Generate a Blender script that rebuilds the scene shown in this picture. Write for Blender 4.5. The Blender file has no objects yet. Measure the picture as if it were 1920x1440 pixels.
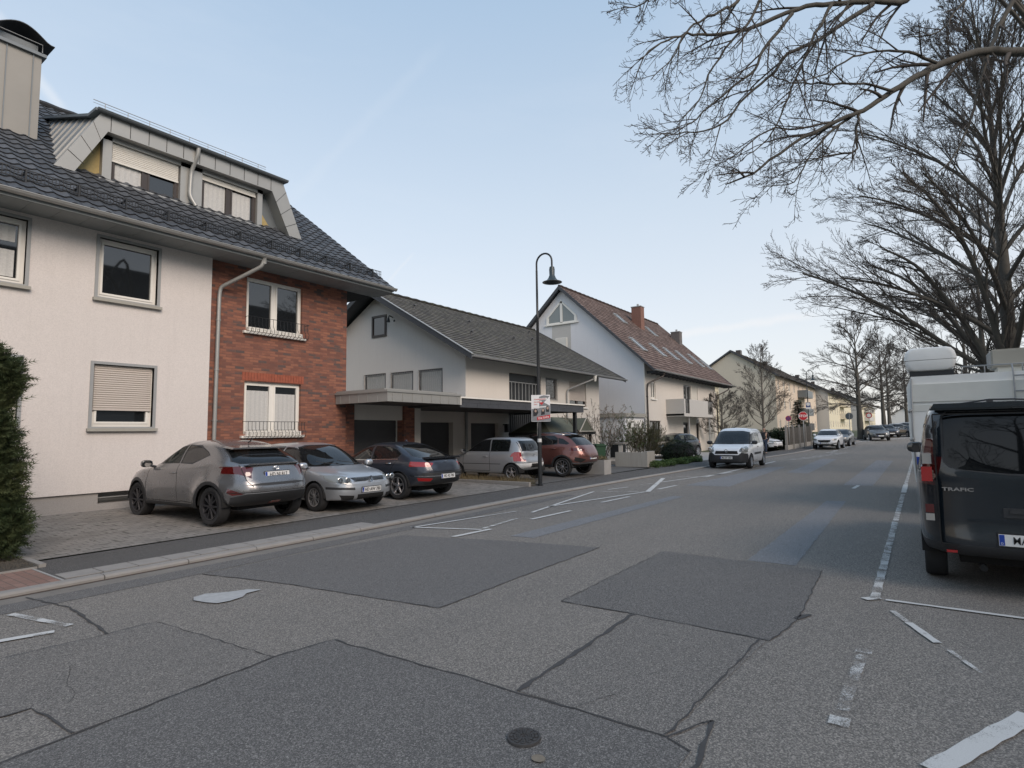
import bpy, bmesh, math, random
from math import sin, cos, pi, radians, sqrt, atan2, tan
from mathutils import Vector, Matrix, noise
S = bpy.context.scene
# ------------------------------------------------------------------ camera
cd = bpy.data.cameras.new('camera'); cam = bpy.data.objects.new('camera', cd)
S.collection.objects.link(cam); S.camera = cam
YAW, PITCH, ROLL, HC = radians(35.3), radians(4.83), radians(-0.77), 1.73
f_ = Vector((cos(YAW)*cos(PITCH), sin(YAW)*cos(PITCH), sin(PITCH)))
r_ = Vector((sin(YAW), -cos(YAW), 0)); u_ = r_.cross(f_)
r2 = cos(ROLL)*r_ + sin(ROLL)*u_; u2 = -sin(ROLL)*r_ + cos(ROLL)*u_
Mc = Matrix((r2, u2, -f_)).transposed().to_4x4(); Mc.translation = (0, 0, HC)
cam.matrix_world = Mc
cd.sensor_width = 36; cd.lens = 36*1080/1920; cd.clip_start = .05; cd.clip_end = 3000
# ------------------------------------------------------------------ light
SUN_EL, SUN_AZ = radians(34), radians(-108)     # azimuth measured from +X towards +Y
w = bpy.data.worlds.new('World'); S.world = w; w.use_nodes = True
wn = w.node_tree.nodes; wl = w.node_tree.links; wn.clear()
def world():
    out = wn.new('ShaderNodeOutputWorld'); bg = wn.new('ShaderNodeBackground')
    sky = wn.new('ShaderNodeTexSky'); sky.sky_type = 'NISHITA'; sky.sun_disc = False
    sky.sun_elevation = SUN_EL; sky.sun_rotation = pi/2 - SUN_AZ
    sky.air_density = 1.0; sky.dust_density = 1.2; sky.ozone_density = 1.3; sky.altitude = 100
    tc = wn.new('ShaderNodeTexCoord')
    # thin high veil and contrails, fixed to directions in the sky
    nz = wn.new('ShaderNodeTexNoise'); nz.inputs['Scale'].default_value = 1.6; nz.inputs['Detail'].default_value = 6
    nz.inputs['Roughness'].default_value = .62; nz.inputs['Distortion'].default_value = .35
    mp = wn.new('ShaderNodeMapping'); mp.inputs['Scale'].default_value = (1.0, 1.0, 3.5); mp.inputs['Rotation'].default_value = (.35, .2, .5)
    wl.new(tc.outputs['Generated'], mp.inputs[0]); wl.new(mp.outputs[0], nz.inputs['Vector'])
    rp = wn.new('ShaderNodeValToRGB'); rp.color_ramp.elements[0].position = .48; rp.color_ramp.elements[1].position = .85
    rp.color_ramp.elements[0].color = (0, 0, 0, 1); rp.color_ramp.elements[1].color = (.42, .42, .42, 1)
    wl.new(nz.outputs[0], rp.inputs[0])
    def trail(a, b, wd, amt):
        # great-circle streak between directions a and b
        a = Vector(a).normalized(); b = Vector(b).normalized(); n = a.cross(b).normalized(); m = (a+b).normalized()
        d1 = wn.new('ShaderNodeVectorMath'); d1.operation = 'DOT_PRODUCT'; d1.inputs[1].default_value = n
        d2 = wn.new('ShaderNodeVectorMath'); d2.operation = 'DOT_PRODUCT'; d2.inputs[1].default_value = m
        nn = wn.new('ShaderNodeTexNoise'); nn.inputs['Scale'].default_value = 30; nn.inputs['Detail'].default_value = 3
        wl.new(tc.outputs['Generated'], nn.inputs['Vector'])
        for d in (d1, d2): wl.new(tc.outputs['Generated'], d.inputs[0])
        q = wn.new('ShaderNodeMath'); q.operation = 'MULTIPLY_ADD'; q.inputs[1].default_value = wd*1.2; wl.new(nn.outputs[0], q.inputs[0]); wl.new(d1.outputs['Value'], q.inputs[2])
        q2 = wn.new('ShaderNodeMath'); q2.operation = 'SUBTRACT'; wl.new(q.outputs[0], q2.inputs[0]); q2.inputs[1].default_value = wd*.6
        ab = wn.new('ShaderNodeMath'); ab.operation = 'ABSOLUTE'; wl.new(q2.outputs[0], ab.inputs[0])
        m1 = wn.new('ShaderNodeMapRange'); m1.interpolation_type = 'SMOOTHSTEP'; m1.inputs[1].default_value = wd; m1.inputs[2].default_value = 0; m1.inputs[3].default_value = 0; m1.inputs[4].default_value = amt
        wl.new(ab.outputs[0], m1.inputs[0])
        c = m.dot(a)
        m2 = wn.new('ShaderNodeMapRange'); m2.interpolation_type = 'SMOOTHSTEP'; m2.inputs[1].default_value = c; m2.inputs[2].default_value = c+(1-c)*.6
        wl.new(d2.outputs['Value'], m2.inputs[0])
        mu = wn.new('ShaderNodeMath'); mu.operation = 'MULTIPLY'; wl.new(m1.outputs[0], mu.inputs[0]); wl.new(m2.outputs[0], mu.inputs[1])
        return mu.outputs[0]
    def D(px, py): return f_*1080 + r2*(px-960) - u2*(py-720)
    t = [trail(D(1150, 645), D(1560, 585), .010, .8), trail(D(500, 420), D(850, 60), .014, .16), trail(D(-60, -40), D(130, 230), .012, 1.), trail(D(700, 560), D(780, 470), .004, .4)]
    acc = rp.outputs[0]
    for s in t:
        ad = wn.new('ShaderNodeMath'); ad.operation = 'ADD'; wl.new(acc, ad.inputs[0]); wl.new(s, ad.inputs[1]); acc = ad.outputs[0]
    mx = wn.new('ShaderNodeMixRGB'); wl.new(acc, mx.inputs[0]); wl.new(sky.outputs[0], mx.inputs[1])
    # veil colour: pale, brighter than the clear sky behind it
    ve = wn.new('ShaderNodeMixRGB'); ve.blend_type = 'MIX'; ve.inputs[0].default_value = .5; wl.new(sky.outputs[0], ve.inputs[1]); ve.inputs[2].default_value = VEIL
    wl.new(ve.outputs[0], mx.inputs[2])
    # even out the sky's own gradient and warm the low haze
    fl = wn.new('ShaderNodeMixRGB'); wl.new(mx.outputs[0], fl.inputs[1])
    sp = wn.new('ShaderNodeSeparateXYZ'); wl.new(tc.outputs['Generated'], sp.inputs[0])
    hz = wn.new('ShaderNodeMapRange'); hz.interpolation_type = 'SMOOTHSTEP'; hz.inputs[1].default_value = .75; hz.inputs[2].default_value = -.02; hz.inputs[3].default_value = .70; hz.inputs[4].default_value = .82
    wl.new(sp.outputs['Z'], hz.inputs[0]); wl.new(hz.outputs[0], fl.inputs[0]); 
    hr = wn.new('ShaderNodeValToRGB'); e = hr.color_ramp.elements; e[0].position = 0; e[0].color = tuple(v/5 for v in HAZE[:3])+(1,); e[1].position = 1; e[1].color = tuple(v/5 for v in ZEN)+(1,)
    for p_, c_ in ((.14, (4.1, 4.15, 4.2)), (.36, (3.45, 3.85, 4.2)), (.62, (2.5, 3.25, 4.05))): q_ = e.new(p_); q_.color = tuple(v/5 for v in c_)+(1,)
    wl.new(sp.outputs['Z'], hr.inputs[0]); sc5 = wn.new('ShaderNodeVectorMath'); sc5.operation = 'SCALE'; sc5.inputs['Scale'].default_value = 5; wl.new(hr.outputs[0], sc5.inputs[0]); wl.new(sc5.outputs[0], fl.inputs[2])
    wl.new(fl.outputs[0], bg.inputs[0]); bg.inputs[1].default_value = SKY_STR
    wl.new(bg.outputs[0], out.inputs[0])
SKY_STR = .14
VEIL = (6.2, 5.6, 5.4, 1)
HAZE = (4.35, 4.15, 4.05, 1)
ZEN = (1.7, 2.6, 3.7)
world()
sd = bpy.data.lights.new('sun', 'SUN'); sd.energy = 1.7; sd.angle = radians(34); sd.color = (1, .83, .70)
so = bpy.data.objects.new('sun', sd); S.collection.objects.link(so)
sv = Vector((cos(SUN_AZ)*cos(SUN_EL), sin(SUN_AZ)*cos(SUN_EL), sin(SUN_EL)))
so.rotation_euler = sv.to_track_quat('Z', 'Y').to_euler(); so.location = (0, -20, 30)
S.view_settings.view_transform = 'Standard'; S.view_settings.look = 'None'; S.view_settings.gamma = 1
S.view_settings.use_curve_mapping = False; S.view_settings.exposure = 0.6
S.cycles.max_bounces = 6; S.cycles.transparent_max_bounces = 12
# ------------------------------------------------------------------ helpers
def gz(x):
    "height of the street: level, then rising gently away"
    t = max(0., x-44.); return .024*t*t/(t+8.) if x < 100 else .024*56*56/64.
def link(name, bm, m, parent=None, smooth=False, loc=None, auto=None):
    me = bpy.data.meshes.new(name)
    if isinstance(bm, bmesh.types.BMesh):
        bm.normal_update(); bm.to_mesh(me); bm.free()
    else: me.from_pydata(bm[0], [], bm[1]); me.update()
    for k in (m if isinstance(m, (list, tuple)) else [m]): me.materials.append(k)
    if smooth: me.polygons.foreach_set('use_smooth', [True]*len(me.polygons))
    if auto: me.set_sharp_from_angle(angle=radians(auto))
    o = bpy.data.objects.new(name, me); S.collection.objects.link(o)
    if parent: o.parent = parent
    if loc: o.location = loc
    return o
def tag(o, label=None, cat=None, group=None, kind=None):
    if label: o['label'] = label
    if cat: o['category'] = cat
    if group: o['group'] = group
    if kind: o['kind'] = kind
    return o
def empty(name, loc=(0, 0, 0), rz=0, label=None, cat=None, group=None):
    o = bpy.data.objects.new(name, None); S.collection.objects.link(o); o.location = loc; o.rotation_euler = (0, 0, rz)
    o.empty_display_size = .2
    return tag(o, label, cat, group)
class B:
    "collects primitive shapes into one mesh"
    def __init__(s): s.v = []; s.f = []; s.mi = []; s.c = 0
    def face(s, pts):
        n = len(s.v); s.v += [tuple(p) for p in pts]; s.f.append(tuple(range(n, n+len(pts)))); s.mi.append(s.c); return s
    def mesh(s, vs, fs):
        n = len(s.v); s.v += [tuple(p) for p in vs]; s.f += [tuple(n+i for i in q) for q in fs]; s.mi += [s.c]*len(fs); return s
    def box(s, x0, x1, y0, y1, z0, z1):
        return s.mesh([(x0,y0,z0),(x1,y0,z0),(x1,y1,z0),(x0,y1,z0),(x0,y0,z1),(x1,y0,z1),(x1,y1,z1),(x0,y1,z1)],
          [(0,3,2,1),(4,5,6,7),(0,1,5,4),(1,2,6,5),(2,3,7,6),(3,0,4,7)])
    def prism(s, poly, fn, a, b):
        "poly: 2-D outline; fn(u, v, w) -> 3-D; extruded from w=a to w=b"
        n = len(poly); vs = [fn(u, v, a) for u, v in poly]+[fn(u, v, b) for u, v in poly]
        return s.mesh(vs, [tuple(range(n))[::-1], tuple(range(n, 2*n))]+[(i, (i+1) % n, n+(i+1) % n, n+i) for i in range(n)])
    def tube(s, pts, r, n=8, cap=True):
        pts = [Vector(p) for p in pts]; rs = r if isinstance(r, (list, tuple)) else [r]*len(pts)
        base = len(s.v); ref = None
        for i, p in enumerate(pts):
            d = (pts[min(i+1, len(pts)-1)]-pts[max(i-1, 0)])
            if d.length < 1e-9: d = Vector((0, 0, 1))
            d.normalize()
            if ref is None: ref = Vector((0, 0, 1)) if abs(d.z) < .9 else Vector((1, 0, 0))
            a = (ref-d*ref.dot(d)); 
            if a.length < 1e-5: a = d.orthogonal()
            a.normalize(); ref = a; b = d.cross(a)
            for k in range(n):
                t = 2*pi*k/n; s.v.append(tuple(p+(a*cos(t)+b*sin(t))*rs[i]))
        for i in range(len(pts)-1):
            for k in range(n):
                s.f.append((base+i*n+k, base+i*n+(k+1) % n, base+(i+1)*n+(k+1) % n, base+(i+1)*n+k)); s.mi.append(s.c)
        if cap:
            s.f.append(tuple(base+k for k in range(n))[::-1]); s.f.append(tuple(base+(len(pts)-1)*n+k for k in range(n))); s.mi += [s.c]*2
        return s
    def lathe(s, prof, o=(0, 0, 0), ax='z', n=24):
        base = len(s.v); o = Vector(o)
        for r, h in prof:
            for k in range(n):
                t = 2*pi*k/n; c, q = r*cos(t), r*sin(t)
                s.v.append(tuple(o+Vector({'z': (c, q, h), 'y': (c, h, -q), 'x': (h, c, q)}[ax])))
        for i in range(len(prof)-1):
            for k in range(n):
                s.f.append((base+i*n+k, base+i*n+(k+1) % n, base+(i+1)*n+(k+1) % n, base+(i+1)*n+k)); s.mi.append(s.c)
        return s
    def build(s, name, m, parent=None, smooth=False, loc=None, auto=None, bevel=0):
        bm = bmesh.new(); vs = [bm.verts.new(p) for p in s.v]
        for q, k in zip(s.f, s.mi):
            try: fc = bm.faces.new([vs[i] for i in q]); fc.material_index = k
            except ValueError: pass
        if bevel:
            bmesh.ops.bevel(bm, geom=[e for e in bm.edges if e.is_manifold and e.calc_face_angle(0) > .5], offset=bevel, segments=1, affect='EDGES')
        return link(name, bm, m, parent, smooth, loc, auto)
# ------------------------------------------------------------------ materials
class N:
    def __init__(s, name):
        s.m = bpy.data.materials.new(name); s.m.use_nodes = True; s.n = s.m.node_tree.nodes; s.l = s.m.node_tree.links
        s.p = s.n['Principled BSDF']; s.geo = None
    def add(s, t, **k):
        o = s.n.new('ShaderNode'+t)
        for a, v in k.items(): setattr(o, a, v)
        return o
    def set(s, node, key, val):
        i = node.inputs[key]
        if isinstance(val, bpy.types.NodeSocket): s.l.new(val, i)
        else: i.default_value = val
    def pos(s, obj=False):
        if obj: return s.add('TexCoord').outputs['Object']
        if s.geo is None: s.geo = s.add('NewGeometry').outputs['Position']
        return s.geo
    def noise(s, scale, detail=3, rough=.55, vec=None, stretch=None, out=0):
        nd = s.add('TexNoise'); nd.inputs['Scale'].default_value = scale; nd.inputs['Detail'].default_value = detail; nd.inputs['Roughness'].default_value = rough
        v = vec if vec is not None else s.pos()
        if stretch:
            mp = s.add('Mapping'); mp.inputs['Scale'].default_value = stretch; s.l.new(v, mp.inputs[0]); v = mp.outputs[0]
        s.l.new(v, nd.inputs['Vector']); return nd.outputs[out]
    def ramp(s, x, stops, interp='LINEAR'):
        r = s.add('ValToRGB'); r.color_ramp.interpolation = interp; e = r.color_ramp.elements
        while len(e) < len(stops): e.new(.5)
        for q, (p, c) in zip(e, stops): q.position = p; q.color = c if len(c) == 4 else tuple(c)+(1,)
        s.l.new(x, r.inputs[0]); return r.outputs[0]
    def mix(s, f, a, b, mode='MIX'):
        m = s.add('MixRGB', blend_type=mode)
        for i, v in enumerate((f, a, b)):
            if isinstance(v, bpy.types.NodeSocket): s.l.new(v, m.inputs[i])
            else: m.inputs[i].default_value = v if i == 0 or len(v) == 4 else tuple(v)+(1,)
        return m.outputs[0]
    def math(s, op, a, b=0.):
        m = s.add('Math', operation=op)
        for i, v in enumerate((a, b)):
            if isinstance(v, bpy.types.NodeSocket): s.l.new(v, m.inputs[i])
            else: m.inputs[i].default_value = v
        return m.outputs[0]
    def bump(s, h, st, dist=.01):
        b = s.add('Bump'); b.inputs['Strength'].default_value = st; b.inputs['Distance'].default_value = dist
        s.l.new(h, b.inputs['Height']); s.l.new(b.outputs[0], s.p.inputs['Normal']); return b
    def col(s, c): s.set(s.p, 'Base Color', c if isinstance(c, bpy.types.NodeSocket) or len(c) == 4 else tuple(c)+(1,))
def hexc(r, g, b): return tuple(((v/255+.055)/1.055)**2.4 if v > 10 else v/255/12.92 for v in (r, g, b))
def plain(name, c, rough=.6, var=.12, scale=3., metal=0, bump=0, bscale=60, spec=.5, obj=False, detail=4, coat=0):
    n = N(name); v = n.pos(obj)
    k = n.noise(scale, detail, .6, v)
    n.col(n.mix(k, tuple(x*(1-var) for x in c), tuple(min(1, x*(1+var)) for x in c)))
    n.p.inputs['Roughness'].default_value = rough; n.p.inputs['Metallic'].default_value = metal
    n.p.inputs['Specular IOR Level'].default_value = spec
    if coat: n.p.inputs['Coat Weight'].default_value = coat; n.p.inputs['Coat Roughness'].default_value = .04
    if bump: n.bump(n.noise(bscale, 3, .6, v), bump)
    return n.m
def stucco(name, c, dirt=.08, streak=0.):
    n = N(name); v = n.pos()
    big = n.noise(.35, 5, .6); fine = n.noise(55, 4, .7); med = n.noise(4, 4, .6)
    a = n.mix(big, tuple(x*(1-dirt) for x in c), tuple(min(1, x*(1+dirt*.6)) for x in c))
    a = n.mix(n.math('MULTIPLY', med, .35), a, tuple(x*.86 for x in c))
    a = n.mix(n.ramp(fine, [(.35, (.55,)*3), (.6, (0,)*3)]), a, tuple(x*.72 for x in c))
    if streak:
        st = n.noise(1.2, 5, .7, stretch=(6, 6, .35)); a = n.mix(n.math('MULTIPLY', n.ramp(st, [(.5, (0,)*3), (.8, (1,)*3)]), streak), a, tuple(x*.5 for x in c))
    n.col(a); n.p.inputs['Roughness'].default_value = .95; n.p.inputs['Specular IOR Level'].default_value = .1
    n.bump(n.noise(90, 5, .75), .5, .012); return n.m
def asphalt(name, dark, light, grain=150., spot=.55, warm=(1, .97, .93), mott=.18):
    n = N(name)
    vo = n.add('TexVoronoi'); vo.inputs['Scale'].default_value = grain*.85; n.l.new(n.pos(), vo.inputs['Vector']); vs_ = n.add('SeparateColor'); n.l.new(vo.outputs['Color'], vs_.inputs[0])
    g = n.math('ADD', n.math('MULTIPLY', vs_.outputs[0], .55), n.math('MULTIPLY', n.noise(grain*.5, 4, .72), .45)); g2 = n.noise(grain*.45, 3, .6); big = n.noise(.5, 6, .62); lanes = n.noise(.35, 4, .6, stretch=(.25, 2.2, 1))
    c = n.ramp(g, [(.28, tuple(dark*x*.5 for x in warm)), (.44, tuple(dark*x for x in warm)), (spot+.06, tuple(light*x for x in warm)), (.78, tuple(min(1, light*1.9)*x for x in warm))])
    c = n.mix(n.ramp(g2, [(.42, (.45,)*3), (.62, (0,)*3)]), c, (dark*.6,)*3)
    c = n.mix(n.math('MULTIPLY', big, mott*1.4), c, tuple(light*x for x in warm)); c = n.mix(n.math('MULTIPLY', lanes, mott*1.6), c, (dark*.75,)*3)
    n.col(c); n.p.inputs['Roughness'].default_value = .88; n.p.inputs['Specular IOR Level'].default_value = .25
    n.bump(g, .7, .01); return n.m
def paint(name, c, metal=0., rough=.24, flake=.08):
    n = N(name); v = n.pos(True)
    f = n.noise(400, 2, .5, v); d = n.noise(2.5, 5, .65, v)
    a = n.mix(n.math('MULTIPLY', f, flake*2), c, tuple(min(1, x*1.35) for x in c))
    sp = n.add('SeparateXYZ'); n.l.new(v, sp.inputs[0])
    low = n.add('MapRange'); low.inputs[1].default_value = .75; low.inputs[2].default_value = .15; n.l.new(sp.outputs[2], low.inputs[0])
    dm = n.math('MULTIPLY', n.math('MULTIPLY', low.outputs[0], .45), d)
    a = n.mix(dm, a, (.16, .145, .13)); n.col(a)
    n.p.inputs['Metallic'].default_value = metal
    n.set(n.p, 'Roughness', n.math('ADD', n.math('MULTIPLY', d, .12), rough-.04))
    n.p.inputs['Coat Weight'].default_value = .7; n.p.inputs['Coat Roughness'].default_value = .08; return n.m
def glass(name, tint=(.012, .014, .016), clear=0., rough=.03, spec=.8, coat=.6):
    n = N(name); n.col(tint); n.p.inputs['Roughness'].default_value = rough; n.p.inputs['Specular IOR Level'].default_value = spec
    n.p.inputs['Coat Weight'].default_value = coat; n.p.inputs['Coat Roughness'].default_value = .01
    if clear:
        tr = n.add('BsdfTransparent'); tr.inputs[0].default_value = (.62, .68, .66, 1); mx = n.add('MixShader'); mx.inputs[0].default_value = 1-clear
        n.l.new(tr.outputs[0], mx.inputs[1]); n.l.new(n.p.outputs[0], mx.inputs[2])
        n.l.new(mx.outputs[0], n.n['Material Output'].inputs[0])
    return n.m
def brick(name):
    n = N(name); sp = n.add('SeparateXYZ'); n.l.new(n.pos(), sp.inputs[0])
    u = n.math('ADD', sp.outputs[0], sp.outputs[1]); cb = n.add('CombineXYZ'); n.l.new(u, cb.inputs[0]); n.l.new(sp.outputs[2], cb.inputs[1])
    bt = n.add('TexBrick'); n.l.new(cb.outputs[0], bt.inputs[0]); bt.inputs['Scale'].default_value = 1.
    bt.inputs['Brick Width'].default_value = .25; bt.inputs['Row Height'].default_value = .072; bt.inputs['Mortar Size'].default_value = .006
    bt.inputs['Mortar Smooth'].default_value = .25; bt.offset = .37; bt.offset_frequency = 2
    bt.inputs['Color1'].default_value = (0, 0, 0, 1); bt.inputs['Color2'].default_value = (1, 1, 1, 1); bt.inputs['Mortar'].default_value = (.5, .5, .5, 1)
    cl = n.noise(2.1, 2, .6, cb.outputs[0], stretch=(1, 3.2, 1))
    val = n.math('ADD', n.math('MULTIPLY', bt.outputs[0], .62), n.math('MULTIPLY', cl, .52))
    c = n.ramp(val, [(.28, hexc(84, 82, 80)), (.34, hexc(112, 88, 80)), (.39, hexc(134, 92, 78)), (.56, hexc(160, 110, 88)), (.72, hexc(126, 86, 73)), (1, hexc(98, 76, 70))])
    fine = n.noise(38, 4, .7); c = n.mix(n.math('MULTIPLY', fine, .5), c, hexc(105, 60, 50))
    c = n.mix(bt.outputs['Fac'], c, hexc(118, 84, 72)); n.col(c)
    n.p.inputs['Roughness'].default_value = .9
    h = n.math('SUBTRACT', n.math('MULTIPLY', fine, .5), bt.outputs['Fac']); n.bump(h, .7, .012); return n.m
def tiles(name, cols, w=.3, h=.34, along='x', rough=.6, moss=0.):
    "roof tiles: tint per tile on the stepped rows of the mesh"
    n = N(name); tc = n.add('UVMap'); bt = n.add('TexBrick'); n.l.new(tc.outputs[0], bt.inputs[0]); bt.inputs['Scale'].default_value = 1
    bt.inputs['Brick Width'].default_value = w; bt.inputs['Row Height'].default_value = h; bt.inputs['Mortar Size'].default_value = .012; bt.offset = .5
    bt.inputs['Color1'].default_value = (0, 0, 0, 1); bt.inputs['Color2'].default_value = (1, 1, 1, 1)
    v = n.math('ADD', n.math('MULTIPLY', bt.outputs[0], .5), n.math('MULTIPLY', n.noise(1.3, 5, .7), .5))
    c = n.ramp(v, [(.2, cols[0]), (.5, cols[1]), (.8, cols[2])])
    c = n.mix(bt.outputs['Fac'], c, tuple(x*.35 for x in cols[0]))
    fine = n.noise(30, 4, .7); c = n.mix(n.math('MULTIPLY', fine, .35), c, tuple(x*.7 for x in cols[0]))
    if moss:
        ms = n.noise(3.5, 5, .7); c = n.mix(n.math('MULTIPLY', n.ramp(ms, [(.5, (0,)*3), (.68, (1,)*3)]), moss), c, (.11, .12, .06))
    n.col(c); n.p.inputs['Roughness'].default_value = rough
    n.bump(n.math('SUBTRACT', n.math('MULTIPLY', fine, .4), bt.outputs['Fac']), .6, .02); return n.m
M = {}
M['stucco'] = stucco('white_stucco', (.72, .675, .64), .09, .13)
M['stucco2'] = stucco('grey_white_stucco', (.70, .66, .60), .1, .12)
M['stucco3'] = stucco('white_render', (.74, .74, .73), .06, .12)
M['beige'] = stucco('beige_render', (.62, .565, .465), .12, .25)
M['peach'] = stucco('peach_render', (.68, .58, .47), .08)
M['yellow'] = stucco('yellow_render', (.70, .65, .50), .08)
M['cream'] = stucco('cream_render', (.72, .66, .54), .08)
M['greyren'] = stucco('grey_render', (.55, .54, .51), .08)
M['plinth'] = stucco('plinth_render', (.36, .345, .33), .1)
M['brick'] = brick('red_brick')
M['zinc'] = plain('zinc_sheet', (.36, .36, .34), .42, .10, 1.6, .35, .08, 8)
M['zinc_d'] = plain('weathered_zinc', (.17, .19, .20), .45, .14, 1.8, .3, .08, 8)
M['soffit'] = plain('soffit_sheet', (.24, .26, .26), .6, .10, 2)
M['white'] = plain('white_plastic', (.78, .76, .70), .35, .05, 2)
M['frame'] = plain('brown_frame', (.05, .04, .035), .4, .1)
M['black'] = plain('black_metal', (.018, .02, .022), .45, .2, 5)
M['blackm'] = plain('matt_black', (.02, .022, .024), .85, .2, 5)
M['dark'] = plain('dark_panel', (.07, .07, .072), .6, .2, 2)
M['slate'] = plain('slate_cladding', (.055, .06, .068), .7, .25, 5)
M['grey'] = plain('grey_metal', (.30, .31, .31), .5, .1, 4)
M['sill'] = plain('stone_sill', (.34, .33, .29), .8, .12, 8)
M['blind'] = plain('roller_blind', (.52, .47, .42), .7, .05, 4)
M['blindw'] = plain('white_blind', (.68, .66, .60), .7, .05, 4)
M['glass'] = glass('window_glass')
M['curtain'] = plain('lace_curtain', (.5, .5, .48), .9, .25, 30)
M['yshing'] = plain('yellow_shingle', (.40, .31, .13), .7, .2, 14)
M['concrete'] = plain('concrete', (.34, .335, .32), .9, .18, 3, bump=.3, bscale=40)
M['kerb'] = plain('kerb_stone', (.27, .255, .235), .9, .2, 5, bump=.4, bscale=60)
M['bark'] = plain('bark', (.080, .075, .064), .95, .35, 6, bump=.6, bscale=25)
M['bark_l'] = plain('light_bark', (.13, .115, .095), .95, .3, 7, bump=.5, bscale=25)
M['twig'] = plain('twig_bark', (.068, .060, .053), .95, .3, 4)
M['rubber'] = plain('tyre_rubber', (.022, .022, .023), .85, .25, 12, obj=True)
M['rim'] = plain('alloy', (.52, .52, .53), .3, .08, 9, .85, obj=True)
M['rimd'] = plain('dark_alloy', (.045, .045, .05), .4, .1, 9, .5, obj=True)
M['trim'] = plain('black_plastic', (.028, .029, .031), .6, .15, 8, obj=True)
M['chrome'] = plain('chrome', (.7, .7, .7), .15, .05, 8, 1, obj=True)
M['under'] = plain('underbody', (.012, .012, .012), .9, .2, 3, obj=True)
M['cglass'] = glass('car_glass', (.012, .013, .014), .10, .02, .5, .1)
M['cglassc'] = glass('clear_car_glass', (.02, .024, .024), .6, .02, .5, .1)
M['redl'] = glass('red_lens', (.33, .012, .012)); M['redd'] = glass('dark_red_lens', (.08, .008, .008)); M['whitel'] = glass('clear_lens', (.33, .32, .30), spec=.6); M['lampl'] = glass('headlight_lens', (.20, .21, .20))
M['platew'] = plain('plate_white', (.72, .72, .70), .4, .04, 9, obj=True)
M['plateb'] = plain('plate_blue', (.01, .05, .32), .4, .05, 9, obj=True)
M['ink'] = plain('plate_ink', (.012, .012, .014), .5, .1, 9, obj=True)
M['seat'] = plain('car_seat', (.03, .03, .032), .8, .2, 4, obj=True)
# ------------------------------------------------------------------ ground
def interp(pts, x):
    if x <= pts[0][0]: return pts[0][1]
    for (a, b), (c, d) in zip(pts, pts[1:]):
        if x <= c: t = (x-a)/(c-a); return b+(d-b)*t
    return pts[-1][1]
KB = [(-60, 8.25), (2, 8.25), (8, 8.33), (13, 8.5), (20, 8.42), (27, 8.2), (36, 7.85), (47, 7.25), (60, 6.2), (71, 4.9), (85, 3.5), (100, 2.0), (130, -.8), (200, -5), (400, -14)]
ky = lambda x: interp(KB, x)
ry = lambda x: -2.0 if x < 55 else min(-2.0, ky(x)-8.6)
RB = [(-60, -2.0), (400, -2.0)]
def xs(a, b, step=1.0):
    out = [a]; x = a
    while x < b-1e-6:
        x = min(b, x+(step if x < 60 else step*4 if x < 130 else step*12)); out.append(x)
    return out
def strip(name, a, b, lo, hi, z, m, kind='structure', step=1.0, edge=0, parent=None):
    "sheet between y=lo(x) and y=hi(x); z above the street level; edge>0 gives it sides going down"
    lo = lo if callable(lo) else (lambda x, v=lo: v); hi = hi if callable(hi) else (lambda x, v=hi: v); zf = z if callable(z) else (lambda x, y, v=z: v)
    q = B(); X = xs(a, b, step)
    vs = []; fs = []
    for x in X:
        for y in (lo(x), hi(x)): vs.append((x, y, gz(x)+zf(x, y)))
    for i in range(len(X)-1): fs.append((2*i, 2*i+2, 2*i+3, 2*i+1))
    q.mesh(vs, fs)
    if edge:
        for i in range(len(X)-1):
            for k in (0, 1):
                p, r = vs[2*i+k], vs[2*i+2+k]; q.face([p, r, (r[0], r[1], r[2]-edge), (p[0], p[1], p[2]-edge)])
        for i in (0, len(X)-1):
            p, r = vs[2*i], vs[2*i+1]; q.face([p, r, (r[0], r[1], r[2]-edge), (p[0], p[1], p[2]-edge)])
    return tag(q.build(name, m, parent), kind=kind)
M['road'] = asphalt('road_asphalt', .155, .32, 150, .50, (1, .905, .785), .34)
M['roadD'] = asphalt('dark_patch_asphalt', .125, .24, 190, .56, (1, .945, .875), .26)
M['roadM'] = asphalt('mid_patch_asphalt', .145, .285, 190, .54, (1, .92, .82), .26)
M['roadC'] = asphalt('smooth_patch_asphalt', .148, .22, 220, .56, (1, .95, .89), .15)
M['roadB'] = asphalt('bluish_patch_asphalt', .225, .30, 220, .56, (.935, .955, .985), .12)
M['pave'] = asphalt('pavement_asphalt', .095, .17, 190, .58, (1, .94, .87), .25)
M['tar'] = plain('tar_seal', (.058, .056, .055), .85, .3, 14)
M['mark'] = None
def marking(name, wear):
    n = N(name); k = n.noise(105, 8, .85); k2 = n.noise(4.0, 4, .6)
    a = n.math('ADD', n.math('MULTIPLY', k, .62), n.math('MULTIPLY', k2, .42))
    fac = n.ramp(a, [(wear-.03, (0,)*3), (wear+.02, (1,)*3)]); n.col(n.mix(n.noise(160, 3, .7), (.42, .42, .40), (.66, .66, .64)))
    n.p.inputs['Roughness'].default_value = .85; tr = n.add('BsdfTransparent'); mx = n.add('MixShader'); n.l.new(fac, mx.inputs[0]); n.l.new(tr.outputs[0], mx.inputs[1]); n.l.new(n.p.outputs[0], mx.inputs[2]); n.l.new(mx.outputs[0], n.n['Material Output'].inputs[0]); return n.m
M['mk1'] = marking('road_paint', .44); M['mk2'] = marking('worn_road_paint', .515); M['mk3'] = marking('faded_road_paint', .56)
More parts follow.
